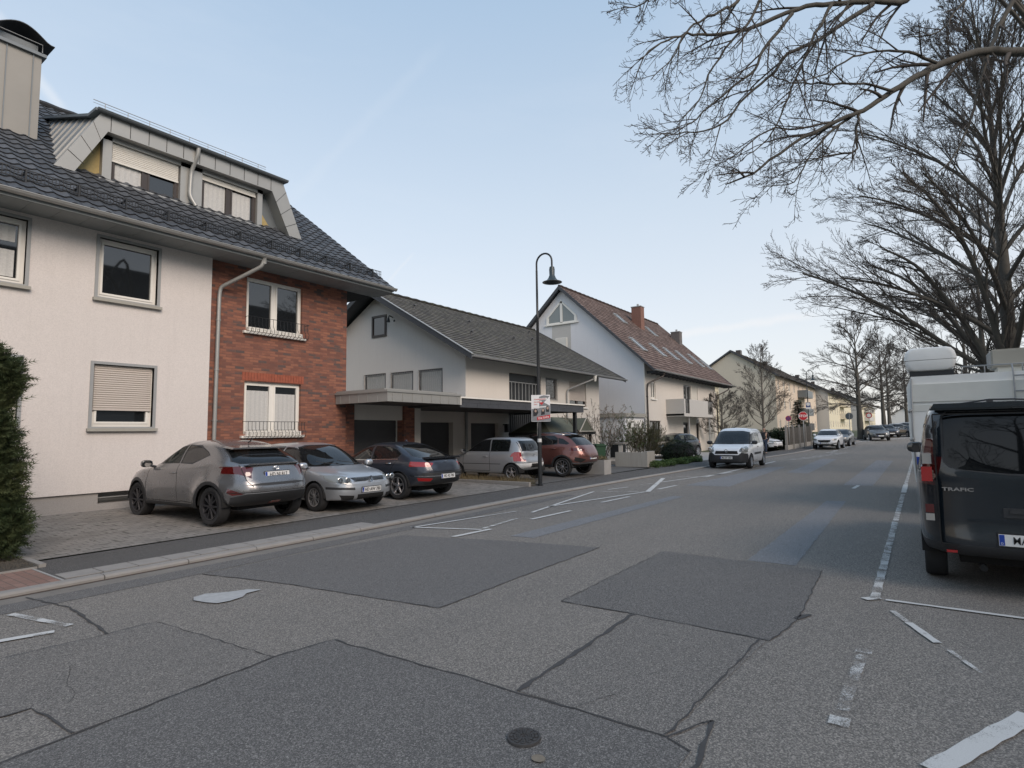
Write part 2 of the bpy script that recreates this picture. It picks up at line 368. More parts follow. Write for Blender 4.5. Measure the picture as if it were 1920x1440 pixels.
def pavers():
    n = N('paver_grid'); sp = n.add('SeparateXYZ'); n.l.new(n.pos(), sp.inputs[0]); cb = n.add('CombineXYZ'); n.l.new(sp.outputs[0], cb.inputs[0]); n.l.new(sp.outputs[1], cb.inputs[1])
    bt = n.add('TexBrick'); n.l.new(cb.outputs[0], bt.inputs[0]); bt.inputs['Scale'].default_value = 1
    bt.inputs['Brick Width'].default_value = .2; bt.inputs['Row Height'].default_value = .16; bt.inputs['Mortar Size'].default_value = .006
    bt.inputs['Color1'].default_value = (.225, .21, .19, 1); bt.inputs['Color2'].default_value = (.285, .265, .24, 1); bt.inputs['Mortar'].default_value = (.10, .10, .085, 1)
    v = n.add('TexBrick'); n.l.new(cb.outputs[0], v.inputs[0]); v.inputs['Scale'].default_value = 1; v.inputs['Brick Width'].default_value = .4; v.inputs['Row Height'].default_value = .32; v.inputs['Mortar Size'].default_value = .03; v.inputs['Mortar Smooth'].default_value = .3
    hole = n.math('MULTIPLY', v.outputs['Fac'], n.ramp(n.noise(5.5, 2, .6), [(.5, (0,)*3), (.58, (1,)*3)]))
    c = n.mix(hole, bt.outputs[0], (.08, .08, .065))
    st = n.noise(.8, 5, .65); c = n.mix(n.math('MULTIPLY', n.ramp(st, [(.5, (0,)*3), (.7, (1,)*3)]), .6), c, (.09, .085, .075))
    c = n.mix(n.math('MULTIPLY', n.noise(60, 4, .7), .4), c, (.15, .14, .13))
    n.col(c); n.p.inputs['Roughness'].default_value = .92; n.bump(n.math('SUBTRACT', n.noise(60, 3, .6), bt.outputs['Fac']), .6, .01); return n.m
M['pavers'] = pavers()
def redpavers():
    n = N('red_pavers'); sp = n.add('SeparateXYZ'); n.l.new(n.pos(), sp.inputs[0]); cb = n.add('CombineXYZ'); n.l.new(sp.outputs[1], cb.inputs[0]); n.l.new(sp.outputs[0], cb.inputs[1])
    bt = n.add('TexBrick'); n.l.new(cb.outputs[0], bt.inputs[0]); bt.inputs['Scale'].default_value = 1
    bt.inputs['Brick Width'].default_value = .2; bt.inputs['Row Height'].default_value = .1; bt.inputs['Mortar Size'].default_value = .005
    bt.inputs['Color1'].default_value = (.23, .125, .095, 1); bt.inputs['Color2'].default_value = (.31, .18, .14, 1); bt.inputs['Mortar'].default_value = (.11, .085, .07, 1)
    c = n.mix(n.math('MULTIPLY', n.noise(3, 5, .6), .6), bt.outputs[0], (.17, .13, .11)); n.col(c); n.p.inputs['Roughness'].default_value = .9
    n.bump(n.math('SUBTRACT', n.noise(70, 3, .6), bt.outputs['Fac']), .6, .01); return n.m
M['redpav'] = redpavers()
M['soil'] = plain('soil', (.07, .062, .05), 1, .5, 14, bump=.8, bscale=40)
M['grass'] = plain('grass_ground', (.07, .085, .045), 1, .4, 6, bump=.6, bscale=50)
# land
q = B(); X = [-400, -60, 0, 20, 40, 44, 48, 52, 56, 60, 66, 72, 80, 90, 100, 130, 200, 400, 900]
vs = [(x, y, gz(x)-.035) for x in X for y in (-500, 700)]
q.mesh(vs, [(2*i, 2*i+2, 2*i+3, 2*i+1) for i in range(len(X)-1)]); tag(q.build('ground', M['grass']), kind='structure')
strip('road', -60, 230, ry, lambda x: ky(x)-.12, 0, M['road'])
def gutter_mat(): return plain('gutter_concrete', (.19, .175, .155), .9, .28, 4, bump=.4, bscale=60)
M['gut'] = gutter_mat()
strip('gutter', -60, 300, lambda x: ky(x)-.30, lambda x: ky(x)-.0, .004, M['gut'])
M['dirt'] = plain('gutter_dirt', (.085, .06, .045), 1, .5, 9)
strip('gutter_dirt', -60, 130, lambda x: ky(x)-.045, lambda x: ky(x)+.0, .009, M['dirt'])
# kerb: stones one metre long, rounded top
def kerbline(name, a, b, yf, w, h, sgn=1):
    q = B(); x = a
    while x < b:
        L = 1.0 if x < 60 else 6.0; x1 = min(b, x+L)-.012
        y0, y1 = yf(x), yf(x1); z0, z1 = gz(x), gz(x1)
        pr = [(0, -.05), (0, h*.55), (w*.12, h*.9), (w*.35, h), (w, h), (w, -.05)]
        va = [(x, y0+sgn*u, z0+v) for u, v in pr]; vb = [(x1, y1+sgn*u, z1+v) for u, v in pr]; n = len(pr)
        q.mesh(va+vb, [(i, i+1, n+i+1, n+i) for i in range(n-1)]+[tuple(range(n))[::-1], tuple(range(n, 2*n))]); x += L
    return tag(q.build(name, M['kerb']), kind='structure')
kerbline('kerb', -30, 160, ky, .15, .062)
kerbline('kerb', -30, 160, ry, .15, .12, -1)
strip('pavement', 2.62, 200, lambda x: ky(x)+.15, lambda x: ky(x)+(1.75 if x < 30 else 2.0), .055, M['pave'])
strip('pavement', -30, 2.6, lambda x: ky(x)+.15, 9.47, .058, M['redpav'], edge=.1)
strip('pavement', -30, 160, lambda x: ry(x)-2.3, lambda x: ry(x)-.15, .10, M['pave'])
# pale edge between red pavers and asphalt, flat stones behind the kerb
strip('edge_stone', 2.6, 2.625, 8.4, 9.5, .064, M['concrete'], step=.05, edge=.05)
q = B(); x = 2.66
while x < 7.4: q.box(x, x+.385, 8.475, 8.84, .03, .064); x += .4
tag(q.build('paving_slabs', M['kerb'], bevel=.006), kind='structure')
apz = lambda x, y: .06+max(0, y-10)*.02
def apron(name, x0, x1, y0, y1, m):
    q = B(); ny = 6; vs = []
    for x in (x0, x1):
        for j in range(ny+1): y = y0+(y1-y0)*j/ny; vs.append((x, y, apz(x, y)+.006))
    q.mesh(vs, [(j, ny+1+j, ny+2+j, j+1) for j in range(ny)]); return tag(q.build(name, m), kind='structure')
apron('driveway', 2.8, 14.9, 10.05, 14.95, M['pavers'])
M['lane'] = plain('driveway_asphalt', (.10, .097, .092), .95, .3, 3, bump=.4, bscale=80)
apron('driveway', 15.75, 27.6, 10.15, 16.6, M['lane']); apron('driveway', 11.7, 16.0, 14.95, 16.6, M['lane'])
apron('path', 24.9, 27.5, 9.9, 10.15, M['concrete'])
# planting beds
q = B(); q.box(-30, 2.66, 9.5, 14.6, -.02, .09); tag(q.build('bed_soil', M['soil']), kind='structure')
q = B(); q.box(2.68, 2.76, 9.5, 14.6, 0, .10); q.box(-30, 2.66, 9.47, 9.53, 0, .08); tag(q.build('bed_edging', M['kerb'], bevel=.01), 'low concrete edging round the bed under the conifer hedge', 'edging')
# road patches
def flat(name, pts, z, m, kind='structure', wob=0, seed=1):
    random.seed(seed); out = []
    n = len(pts)
    for i in range(n):
        a, b = Vector(pts[i]), Vector(pts[(i+1) % n]); k = max(1, int((b-a).length/.12)) if wob else 1
        nrm = Vector((-(b-a).y, (b-a).x)).normalized()
        for j in range(k):
            p = a+(b-a)*j/k; p += nrm*(random.uniform(-wob, wob) if j else 0); out.append((p.x, p.y))
    bm = bmesh.new(); vs = [bm.verts.new((x, y, gz(x)+z)) for x, y in out]; f = bm.faces.new(vs); f.normal_update()
    if f.normal.z < 0: f.normal_flip()
    bmesh.ops.triangulate(bm, faces=[f])
    return tag(link(name, bm, m), kind=kind)
def line(name, a, b, wd, z, m, wob=0, seed=2, kind='structure'):
    a, b = Vector(a), Vector(b); d = (b-a).normalized(); n = Vector((-d.y, d.x))*wd/2
    return flat(name, [tuple(a-n), tuple(b-n), tuple(b+n), tuple(a+n)], z, m, kind, wob, seed)
PA = [(-1.5, 3.9), (.91, 4.12), (1.39, 4.16), (2.73, 4.24), (3.22, 4.17), (3.27, 2.44), (3.28, 1.28), (3.2, 1.12), (2.6, 1.13), (-1.5, 1.1)]
PB = [(5.22, 3.12), (8.14, 3.13), (8.02, 1.1), (5.93, 1.02), (5.18, 1.12), (5.24, 2.36)]
PC = [(3.8, 7.51), (4.07, 6.31), (4.37, 4.01), (5.65, 4.04), (7.91, 4.03), (7.64, 5.45), (7.1, 7.37), (5.18, 7.55)]
PD = [(-1, 6.1), (1.49, 6.04), (2.2, 5.98), (2.61, 5.98), (2.72, 4.25), (1.39, 4.18), (1.35, 4.78), (.2, 4.9), (-1, 4.9)]
PE = [(3.29, 2.32), (5.23, 2.33), (5.17, 1.14), (3.29, 1.29)]
for nm, P, m in (('dark', PA, 'roadD'), ('dark', PB, 'roadD'), ('blue', PC, 'roadC'), ('mid', PD, 'roadM'), ('mid', PE, 'roadM')):
    flat('asphalt_patch', P, .004, M[m], wob=.006)
for P in ([(8.15, 1.99), (8.15, 1.41), (15.88, 1.57), (15.78, 1.97)], [(20.25, 2.07), (20.45, 1.3), (36.2, 1.32), (36.6, 2.08)], [(25.2, 4.5), (24.95, 3.7), (37.2, 4.0), (37.5, 4.8)], [(18.12, 6.2), (18.29, 4.9), (29.1, 5.19), (28.4, 5.85)], [(8.0, 5.75), (8.05, 5.3), (15.1, 5.2), (15.0, 5.5)]):
    flat('asphalt_patch', P, .004, M['roadB'], wob=.01)
flat('asphalt_patch', [(-3, 8.02), (14, 8.12), (14, 7.85), (5.2, 7.62), (3.8, 7.55), (2.3, 7.55), (-3, 7.3)], .0035, M['roadC'], wob=.01)
def seam(pts, wd, seed, nm='tar_seam'):
    random.seed(seed); q = B(); pts = [Vector(p) for p in pts]; L = []
    for a, b in zip(pts, pts[1:]):
        k = max(1, int((b-a).length/.09)); n = Vector((-(b-a).y, (b-a).x)).normalized()
        for j in range(k): L.append((a+(b-a)*j/k+n*random.uniform(-.012, .012), n))
    L.append((pts[-1], L[-1][1])); vs = []
    for p, n in L:
        w_ = wd*random.uniform(.18, .65)/2
        vs += [(p.x-n.x*w_, p.y-n.y*w_, gz(p.x)+.008), (p.x+n.x*w_, p.y+n.y*w_, gz(p.x)+.008)]
    q.mesh(vs, [(2*i, 2*i+1, 2*i+3, 2*i+2) for i in range(len(L)-1)]); return tag(q.build(nm, M['tar']), kind='structure')
seam([PA[i] for i in (0, 1, 2, 3, 4)], .035, 1); seam([PA[i] for i in (4, 5, 6, 7)], .03, 2); seam(PB+PB[:1], .022, 3)
seam([PC[i] for i in (0, 1, 2, 3, 4)], .022, 4); seam([PD[i] for i in (1, 2, 3, 4)], .02, 5); seam([PD[5], PD[6], PD[7]], .03, 6)
seam([(3.29, 2.32), (5.23, 2.33)], .10, 7); seam([(3.25, 1.2), (3.29, 1.29), (5.17, 1.2)], .03, 8); seam([(2.19, 8.1), (2.32, 7.24), (2.27, 6.6), (2.2, 5.98)], .06, 9)
seam([(3.28, 1.28), (3.6, 1.12), (3.1, 1.05), (2.9, 1.1)], .05, 11); seam([(1.75, 5.4), (1.68, 5.2), (1.62, 5.0), (1.6, 4.8), (1.5, 4.65)], .009, 12); seam([(3.25, 1.9), (3.6, 1.75)], .012, 13)
seam([(5.9, 1.05), (6.1, .95)], .12, 14)
# road markings
MK = [((7.74, 7.8), (9.6, 7.52), .07, 1), ((9.6, 7.52), (10.51, 7.37), .05, 2), ((7.77, 7.82), (8.23, 6.54), .08, 1), ((7.41, 6.5), (8.36, 6.43), .10, 1), ((8.33, 6.58), (9.67, 6.76), .08, 2), ((10.52, 6.97), (15.0, 7.8), .08, 1), ((9.69, 6.44), (11.18, 6.38), .09, 1),
  ((11.53, 7.19), (15.7, 6.49), .09, 1), ((15.07, 7.83), (15.7, 6.49), .07, 2), ((12.83, 6.47), (14.31, 6.39), .09, 1), ((15.7, 6.45), (20.44, 7.78), .14, 1), ((15.72, 7.7), (16.74, 7.52), .08, 1), ((16.52, 6.46), (17.92, 6.41), .10, 1), ((18.71, 7.25), (24.4, 6.4), .09, 1),
  ((17.53, 7.42), (18.22, 7.32), .07, 2), ((20.88, 7.9), (21.78, 6.5), .08, 2), ((21.5, 6.62), (33.4, 6.5), .12, 1)]
for i, (a, b, wd, k) in enumerate(MK): line('parking_marking', a, b, wd, .012, M['mk%d' % k], .004, i)
RK = [((6.99, .49), (12.2, .5), .085, 2), ((12.2, .5), (18.2, .5), .09, 2), ((18.6, .5), (21.2, .5), .12, 1), ((21.2, .5), (40, .5), .09, 2), ((7.0, .40), (6.98, -2.0), .055, 1), ((6.62, .33), (6.3, .20), .05, 2), ((6.3, .2), (5.84, 0.0), .065, 1), ((5.86, .0), (5.3, -.24), .035, 3), ((3.7, .06), (4.7, -.42), .115, 1), ((5.24, .47), (4.16, .5), .07, 3), ((5.38, .47), (5.28, .47), .11, 2), ((4.06, .5), (3.94, .5), .11, 2), ((6.92, .58), (7.05, .46), .09, 1)]
for i, (a, b, wd, k) in enumerate(RK): line('bay_marking', a, b, wd, .012, M['mk%d' % k], .006, i+40)
for i, (a, b, wd, k) in enumerate([((1.9, 7.45), (2.1, 6.53), .07, 2), ((0.5, 6.9), (1.96, 6.45), .085, 1)]): line('bay_marking', a, b, wd, .012, M['mk%d' % k], .006, i+70)
flat('white_patch', [(3.14, 6.38), (3.20, 6.50), (3.34, 6.53), (3.52, 6.38), (3.70, 6.30), (3.78, 6.16), (3.60, 6.16), (3.50, 6.06), (3.34, 6.03), (3.22, 6.06), (3.17, 6.2)], .013, plain('white_repair', (.38, .385, .38), .85, .3, 14), wob=.03)
for i in range(5): line('crossing_marking', (36+i*2.2, 6.2-i*.25), (37.6+i*2.2, 5.3-i*.25), .28, .012, M['mk2'], .01, i+90)
for i in range(4): line('crossing_marking', (46+i*3, 5.6-i*.1), (48+i*3, 5.2-i*.1), .22, .012, M['mk2'], .01, i+95)
line('stop_marking', (62, 6.5), (84, -1.8), .5, .012, M['mk2'], .01, 99)
line('lane_marking', (20.3, 1.66), (19.2, 1.7), .1, .013, M['mk1'], 0, 98)
# manholes
def manhole(x, y, r, label):
    t = empty('manhole_cover', (x, y, .006), 0, label, 'manhole cover')
    a = B(); a.lathe([(r*.86, .004), (r*.88, .014), (r, .014), (r*1.02, .002)], n=36); a.build('ring', M['tar'], t, auto=40)
    b = B(); b.lathe([(.0, .006), (r*.12, .006), (r*.12, .011), (r*.84, .011), (r*.85, .002)], n=36)
    for k in range(12):
        c, s_ = cos(k*pi/6), sin(k*pi/6)
        for rr in (.35, .55, .72): b.box(r*rr*c-.010, r*rr*c+.010, r*rr*s_-.010, r*rr*s_+.010, .011, .016)
    b.build('lid', M['tar'], t, auto=40); return t
manhole(2.81, 1.94, .095, 'small round iron cover set in the dark asphalt patch')
flat('worn_spot', [(2.68+.035*cos(i*pi/5), 1.76+.04*sin(i*pi/5)) for i in range(10)], .0125, plain('worn_spot', (.2, .17, .13), .9, .3, 30))
# ------------------------------------------------------------------ building helpers
FR = lambda Y: (lambda u, z, d: (u, Y+d, z))        # wall facing the street (-Y); d goes into the house
GB = lambda X: (lambda u, z, d: (X+d, u, z))        # wall facing the camera side (-X)
def wall(name, T, u0, u1, z0, z1, ops, m, parent, depth=.14, thick=.3, top=None):
    q = B(); us = sorted({u0, u1}|{o[0] for o in ops}|{o[1] for o in ops}); zs = sorted({z0, z1}|{o[2] for o in ops}|{o[3] for o in ops})
    for a, b in zip(us, us[1:]):
        for c, d in zip(zs, zs[1:]):
            if any(o[0] <= a+1e-6 and b <= o[1]+1e-6 and o[2] <= c+1e-6 and d <= o[3]+1e-6 for o in ops): continue
            q.face([T(a, c, 0), T(b, c, 0), T(b, d, 0), T(a, d, 0)])
    for a, b, c, d in ops:
        for (p, r) in (((a, c), (b, c)), ((b, c), (b, d)), ((b, d), (a, d)), ((a, d), (a, c))):
            q.face([T(*p, 0), T(*r, 0), T(*r, depth), T(*p, depth)])
    if top:  # gable triangle: list of (u, z) above the rectangle
        P = [(u0, z1)]+top+[(u1, z1)]; q.face([T(u, z, 0) for u, z in P])
    return q.build(name, m, parent)
def ring(q, T, u0, u1, z0, z1, w_, d0, d1):
    for a, b, c, d in ((u0, u1, z0, z0+w_), (u0, u1, z1-w_, z1), (u0, u0+w_, z0+w_, z1-w_), (u1-w_, u1, z0+w_, z1-w_)): tbox(q, T, a, b, c, d, d0, d1)
def tbox(q, T, a, b, c, d, d0, d1):
    P = [T(a, c, d0), T(b, c, d0), T(b, d, d0), T(a, d, d0), T(a, c, d1), T(b, c, d1), T(b, d, d1), T(a, d, d1)]
    q.mesh(P, [(0, 1, 2, 3), (4, 7, 6, 5), (0, 4, 5, 1), (1, 5, 6, 2), (2, 6, 7, 3), (3, 7, 4, 0)])
def window(parent, T, u0, u1, z0, z1, rec=.10, split=1, fm='white', fw=.07, blind=0., blindm='blind', surround=None, sill=None, curtain=None, name='window', glassm='glass', tilt=False):
    q = B(); ring(q, T, u0, u1, z0, z1, fw, rec-.03, rec+.05)
    W = (u1-u0)/split
    for i in range(1, split): tbox(q, T, u0+W*i-fw*.8, u0+W*i+fw*.8, z0+fw, z1-fw, rec-.03, rec+.05)
    for i in range(split):
        a, b = u0+W*i+(fw if i == 0 else fw*.8), u0+W*(i+1)-(fw if i == split-1 else fw*.8)
        ring(q, T, a, b, z0+fw, z1-fw, .045, rec-.045, rec+.01)
    o = q.build(name, M[fm], parent, bevel=0)
    g = B(); 
    for i in range(split):
        a, b = u0+W*i+fw*.7, u0+W*(i+1)-fw*.7; g.face([T(a, z0+fw, rec+.005), T(b, z0+fw, rec+.005), T(b, z1-fw, rec+.005), T(a, z1-fw, rec+.005)])
    g.build('pane', M[glassm], o)
    if curtain:
        g = B()
        for a, b, c, d in curtain: 
            n = max(4, int((b-a)/.04)); vs = []
            for k in range(n+1):
                u = a+(b-a)*k/n; dd = rec-.002+.006*sin(k*1.9); vs += [T(u, c, dd), T(u, d, dd)]
            g.mesh(vs, [(2*k, 2*k+2, 2*k+3, 2*k+1) for k in range(n)])
        g.build('curtain', M['curtain'], o)
    if blind:
        g = B(); zb = z1-(z1-z0)*blind; n = int((z1-zb)/.048); h = (z1-zb)/max(1, n)
        for k in range(n):
            c = zb+h*k; pr = [(c+.003, rec-.062), (c+h*.5, rec-.074), (c+h-.003, rec-.062)]
            for (za, da), (zc, dc) in zip(pr, pr[1:]): g.face([T(u0+fw*.5, za, da), T(u1-fw*.5, za, da), T(u1-fw*.5, zc, dc), T(u0+fw*.5, zc, dc)])
            if k: g.face([T(u0+fw*.5, c-.003, rec-.062), T(u1-fw*.5, c-.003, rec-.062), T(u1-fw*.5, c, rec-.05), T(u0+fw*.5, c, rec-.05)]); g.face([T(u0+fw*.5, c, rec-.05), T(u1-fw*.5, c, rec-.05), T(u1-fw*.5, c+.003, rec-.062), T(u0+fw*.5, c+.003, rec-.062)])
        tbox(g, T, u0+fw*.4, u1-fw*.4, zb-.05, zb, rec-.075, rec-.05)
        g.build('roller_blind', M[blindm], o)
    if surround:
        g = B(); s_ = .06; ring(g, T, u0-s_, u1+s_, z0-s_, z1+s_, s_, -.025, rec); g.build('surround', M[surround], o)
    if sill:
        g = B(); tbox(g, T, u0-.09, u1+.09, z0-.10, z0-.035, -.09, rec); g.build('sill', M[sill], o, bevel=.004)
    return o
def tile_roof(name, m, parent, x0, x1, ye, ze, yr, zr, w_=.3, h=.34, amp=.02, lip=.03, seg=6, xcut=None):
    "stepped courses of tiles on one roof plane, eave (ye, ze) to ridge (yr, zr)"
    d = Vector((0, yr-ye, zr-ze)); Ls = d.length; d.normalize(); nrm = Vector((0, -d.z, d.y)) if d.y > 0 else Vector((0, d.z, -d.y))
    nr = int(math.ceil(Ls/h)); nx = max(2, int((x1-x0)/w_*seg)) if amp else max(2, int((x1-x0)/1.2))
    vs = []; fs = []; uv = []
    def P(i, s_, off):
        x = x0+(x1-x0)*i/nx; a = 0
        if amp: t = (x/w_) % 1; a = amp*(cos(2*pi*t)+.35*cos(4*pi*t+.6))
        p = Vector((x, ye, ze))+d*s_+nrm*(off+a); return (p.x, p.y, p.z), (x, s_)
    for j in range(nr):
        s0, s1 = j*h, min(Ls, (j+1)*h); b = len(vs)
        for i in range(nx+1):
            for (s_, off) in ((s0, 0.), (s0+.001, lip), (s1, .004)):
                p, t = P(i, s_, off); vs.append(p); uv.append(t)
        for i in range(nx):
            fs += [(b+3*i, b+3*i+3, b+3*i+4, b+3*i+1), (b+3*i+1, b+3*i+4, b+3*i+5, b+3*i+2)]
    me = bpy.data.meshes.new(name); me.from_pydata(vs, [], fs); me.materials.append(m)
    ul = me.uv_layers.new(name='UVMap'); 
    for p in me.polygons:
        for li in p.loop_indices: ul.data[li].uv = uv[me.loops[li].vertex_index]
    if amp: me.polygons.foreach_set('use_smooth', [True]*len(me.polygons)); me.set_sharp_from_angle(angle=radians(50))
    o = bpy.data.objects.new(name, me); S.collection.objects.link(o); o.parent = parent
    return o
def gutter(q, x0, x1, y, z, r=.07):
    n = 8; vs = []
    for x in (x0, x1):
        for k in range(n+1): t = pi+pi*k/n; vs.append((x, y+r*cos(t), z+r*sin(t)))
    q.mesh(vs, [(k, k+1, n+2+k, n+1+k) for k in range(n)]+[tuple(range(n+1)), tuple(range(n+1, 2*n+2))])
    q.tube([(x0, y-r, z), (x1, y-r, z)], .012, 6)
def pipe(parent, pts, r=.045, m='zinc', name='downpipe'):
    P = []; pts = [Vector(p) for p in pts]
    for i, p in enumerate(pts):
        if 0 < i < len(pts)-1:
            a = (pts[i-1]-p); b = (pts[i+1]-p); e = min(.14, a.length*.4, b.length*.4); a = p+a.normalized()*e; b = p+b.normalized()*e
            for t in (0, .25, .5, .75, 1): P.append(a*(1-t)**2+p*2*t*(1-t)+b*t*t)
        else: P.append(p)
    q = B(); q.tube(P, r, 10)
    for a, b in zip(pts, pts[1:]):
        if (b-a).length > 1.2 and abs((b-a).normalized().z) > .9:
            k = int((b-a).length/1.1)
            for j in range(k): c = a+(b-a)*(j+.5)/k; q.tube([c-Vector((0, 0, .02)), c+Vector((0, 0, .02))], r+.012, 10); q.box(c.x-.012, c.x+.012, c.y, c.y+.1, c.z-.012, c.z+.012)
    return q.build(name, M[m], parent, True, auto=40)
M['t1'] = tiles('grey_pantiles', [(.046, .050, .056), (.064, .069, .076), (.105, .112, .122)], .3, .34, rough=.58)
M['t2'] = tiles('weathered_grey_tiles', [(.058, .056, .052), (.10, .095, .086), (.16, .15, .13)], .25, .30, rough=.95, moss=.35)
M['t3'] = tiles('brown_tiles', [(.085, .055, .045), (.15, .10, .082), (.26, .19, .16)], .27, .33, rough=.9)
M['t4'] = tiles('dark_brown_tiles', [(.07, .06, .05), (.10, .085, .07), (.14, .12, .10)], .3, .35, rough=.9)
# ================================================================== house 1
H1 = empty('brick_and_stucco_house', (7.4, 14.7, .15), 0, 'large white and red brick house with dark pantile roof and zinc dormer', 'house')
H1.location = (0, 0, 0)
Y1, YB = 14.70, 14.82; T1, TBk = FR(Y1), FR(YB)
opsW = [(4.93, 6.15, 4.86, 6.2), (4.93, 6.15, 1.98, 3.36), (2.45, 3.66, 4.86, 6.2), (2.45, 3.66, 1.98, 3.36)]
wall('stucco_wall', T1, -3, 7.43, .55, 6.40, opsW, M['stucco'], H1, .18)
wall('plinth', FR(Y1+.05), -3, 7.43, -.1, .55, [(5.14, 6.3, .30, .56)], M['plinth'], H1, .3)
q = B(); tbox(q, FR(Y1+.05), 5.14, 6.3, .30, .56, .30, .31); tbox(q, FR(Y1), 5.14, 6.3, .42, .44, .12, .16); q.build('cellar_window', M['grey'], H1)
q = B(); q.box(7.425, 7.435, Y1-.002, YB+.1, .55, 6.4); q.build('wall_edge', M['stucco'], H1)
opsB = [(8.45, 10.19, 4.62, 6.10), (8.45, 10.19, 1.78, 3.22)]
wall('brick_wall', TBk, 7.43, 11.82, -.1, 6.40, opsB, M['brick'], H1, .16, 6)
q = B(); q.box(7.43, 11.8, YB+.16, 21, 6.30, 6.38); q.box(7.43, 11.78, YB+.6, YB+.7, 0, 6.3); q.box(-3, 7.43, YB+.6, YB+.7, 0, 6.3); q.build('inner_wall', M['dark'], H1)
window(H1, T1, 4.93, 6.15, 4.86, 6.2, .12, 1, surround='grey', sill='sill')
window(H1, T1, 4.93, 6.15, 1.98, 3.36, .12, 1, surround='grey', sill='sill', blind=.70)
window(H1, T1, 2.45, 3.66, 4.86, 6.2, .12, 1, surround='grey', sill='sill', curtain=[(2.6, 3.5, 5.0, 5.55), (2.6, 3.5, 5.72, 6.05)])
window(H1, T1, 2.45, 3.66, 1.98, 3.36, .12, 1, surround='grey', sill='sill', blind=.6)
window(H1, TBk, 8.45, 10.19, 4.62, 6.10, .12, 2, fw=.06, sill='white')
window(H1, TBk, 8.45, 10.19, 1.78, 3.22, .12, 2, fw=.06, sill='white', curtain=[(8.57, 9.22, 1.9, 2.98), (9.42, 10.06, 1.9, 2.92)])
# soldier course over the lower brick window
sc_ = B()
for k in range(22): u = 8.38+k*.0865; tbox(sc_, TBk, u, u+.075, 3.24, 3.46, -.012, .02)
sc_.build('lintel_course', plain('lintel_bricks', hexc(150, 84, 64), .9, .35, 9, bump=.5, bscale=50), H1)
def flower_guard(u0, u1, z, lab):
    q = B(); 
    for zz, dd in ((z+.02, -.14), (z+.42, -.20)): q.tube([TBk(u0, zz, 0), TBk(u0, zz, dd), TBk(u1, zz, dd), TBk(u1, zz, 0)], .008, 5)
    n = 17
    for k in range(n):
        u = u0+(u1-u0)*(k+.5)/n; P = [TBk(u, z-.06, -.10), TBk(u, z+.02, -.25), TBk(u, z+.12, -.27), TBk(u, z+.22, -.20), TBk(u, z+.42, -.20)]
        q.tube(P, .0065, 5)
    return q.build('window_guard', M['black'], H1)
flower_guard(8.42, 10.3, 4.55, 0); flower_guard(8.42, 10.25, 1.70, 0)
# white flower boxes behind the guards
for z in (4.55, 1.71):
    q = B(); 
    for k in range(9): u = 8.50+k*.186; tbox(q, TBk, u, u+.178, z, z+.15, -.08, .05)
    q.build('sill_blocks', M['white'], H1, bevel=.004)
    q = B()
    for k in range(9): u = 8.50+k*.186; ring(q, TBk, u+.05, u+.13, z+.04, z+.12, .012, -.084, -.08)
    q.build('block_ornament', M['sill'], H1)
# roof
EY, EZ, SL = 13.88, 6.50, .725; RY = 21.3; RZ = EZ+SL*(RY-EY)
tile_roof('roof_front', M['t1'], H1, -3.2, 12.98, EY, EZ, RY, RZ, .3, .34, .017, .030, 8)
q = B(); q.face([(-3.2, 28.7, EZ), (12.98, 28.7, EZ), (12.98, RY, RZ-.02), (-3.2, RY, RZ-.02)]); q.build('roof_back', M['t1'], H1)
q = B(); q.face([(11.82, 20.8, 6.3), (11.82, 14.9, 6.3), (11.82, RY, RZ-1.0), (11.82, 27.6, 6.4)]); q.build('gable_wall', M['brick'], H1)
for xx in (12.9, -3.2):
    q = B(); vs = [(EY, EZ-.02), (RY, RZ-.02), (28.7, EZ-.02), (28.7, EZ-.18), (RY, RZ-.20), (EY, EZ-.12)]
    q.prism(vs, lambda u, v, w_: (w_, u, v), xx, xx+.06); q.build('verge_board', M['zinc_d'], H1)
q = B(); q.tube([(x, RY, RZ+.03+.02*(k % 2)) for k, x in enumerate([-3.2+i*.35 for i in range(47)])], .1, 8); q.build('ridge_tiles', M['t1'], H1)
q = B(); gutter(q, -3.2, 13.0, EY-.06, EZ-.03, .075); q.build('gutter', M['zinc'], H1, True, auto=40)
q = B(); q.box(-3.2, 12.9, EY, EY+.025, EZ-.16, EZ-.02)
x = -3.0
while x < 12.8: q.box(x, x+.492, EY+.03, Y1+.11, EZ-.165, EZ-.14); x += .5
q.build('soffit', M['soffit'], H1)
q = B(); q.box(-3, 12.9, EY+.03, 21, EZ-.135, EZ-.12); q.box(11.82, 12.9, 14.8, 21, EZ-.15, EZ-.136); q.build('roof_lining', M['blackm'], H1)
# snow guard lattice on the roof
q = B(); zf = lambda y: EZ+SL*(y-EY)
for zz in (.05, .24): q.box(-3, 12.9, 14.42, 14.435, zf(14.42)+zz, zf(14.42)+zz+.018)
q.box(-3, 12.9, 14.42, 14.43, zf(14.42)+.15, zf(14.42)+.158)
x = -3.
while x < 12.9: q.box(x, x+.010, 14.415, 14.428, zf(14.42)+.05, zf(14.42)+.25); x += .062
x = -2.8
while x < 12.9: q.box(x, x+.03, 14.40, 14.44, zf(14.42)-.03, zf(14.42)+.26); q.box(x, x+.03, 14.42, 14.7, zf(14.7)+.0, zf(14.7)+.03); x += .9
q.build('snow_guard', M['black'], H1)
pipe(H1, [(8.37, 13.86, 6.40), (8.33, 13.9, 6.18), (7.68, 14.72, 5.62), (7.66, 14.74, 5.4), (7.62, 14.74, .2)], .05)
q = B(); q.lathe([(.05, -.2), (.055, -.06), (.11, 0)], (8.37, 13.86, 6.44), n=12); q.build('pipe_hopper', M['zinc'], H1, True)
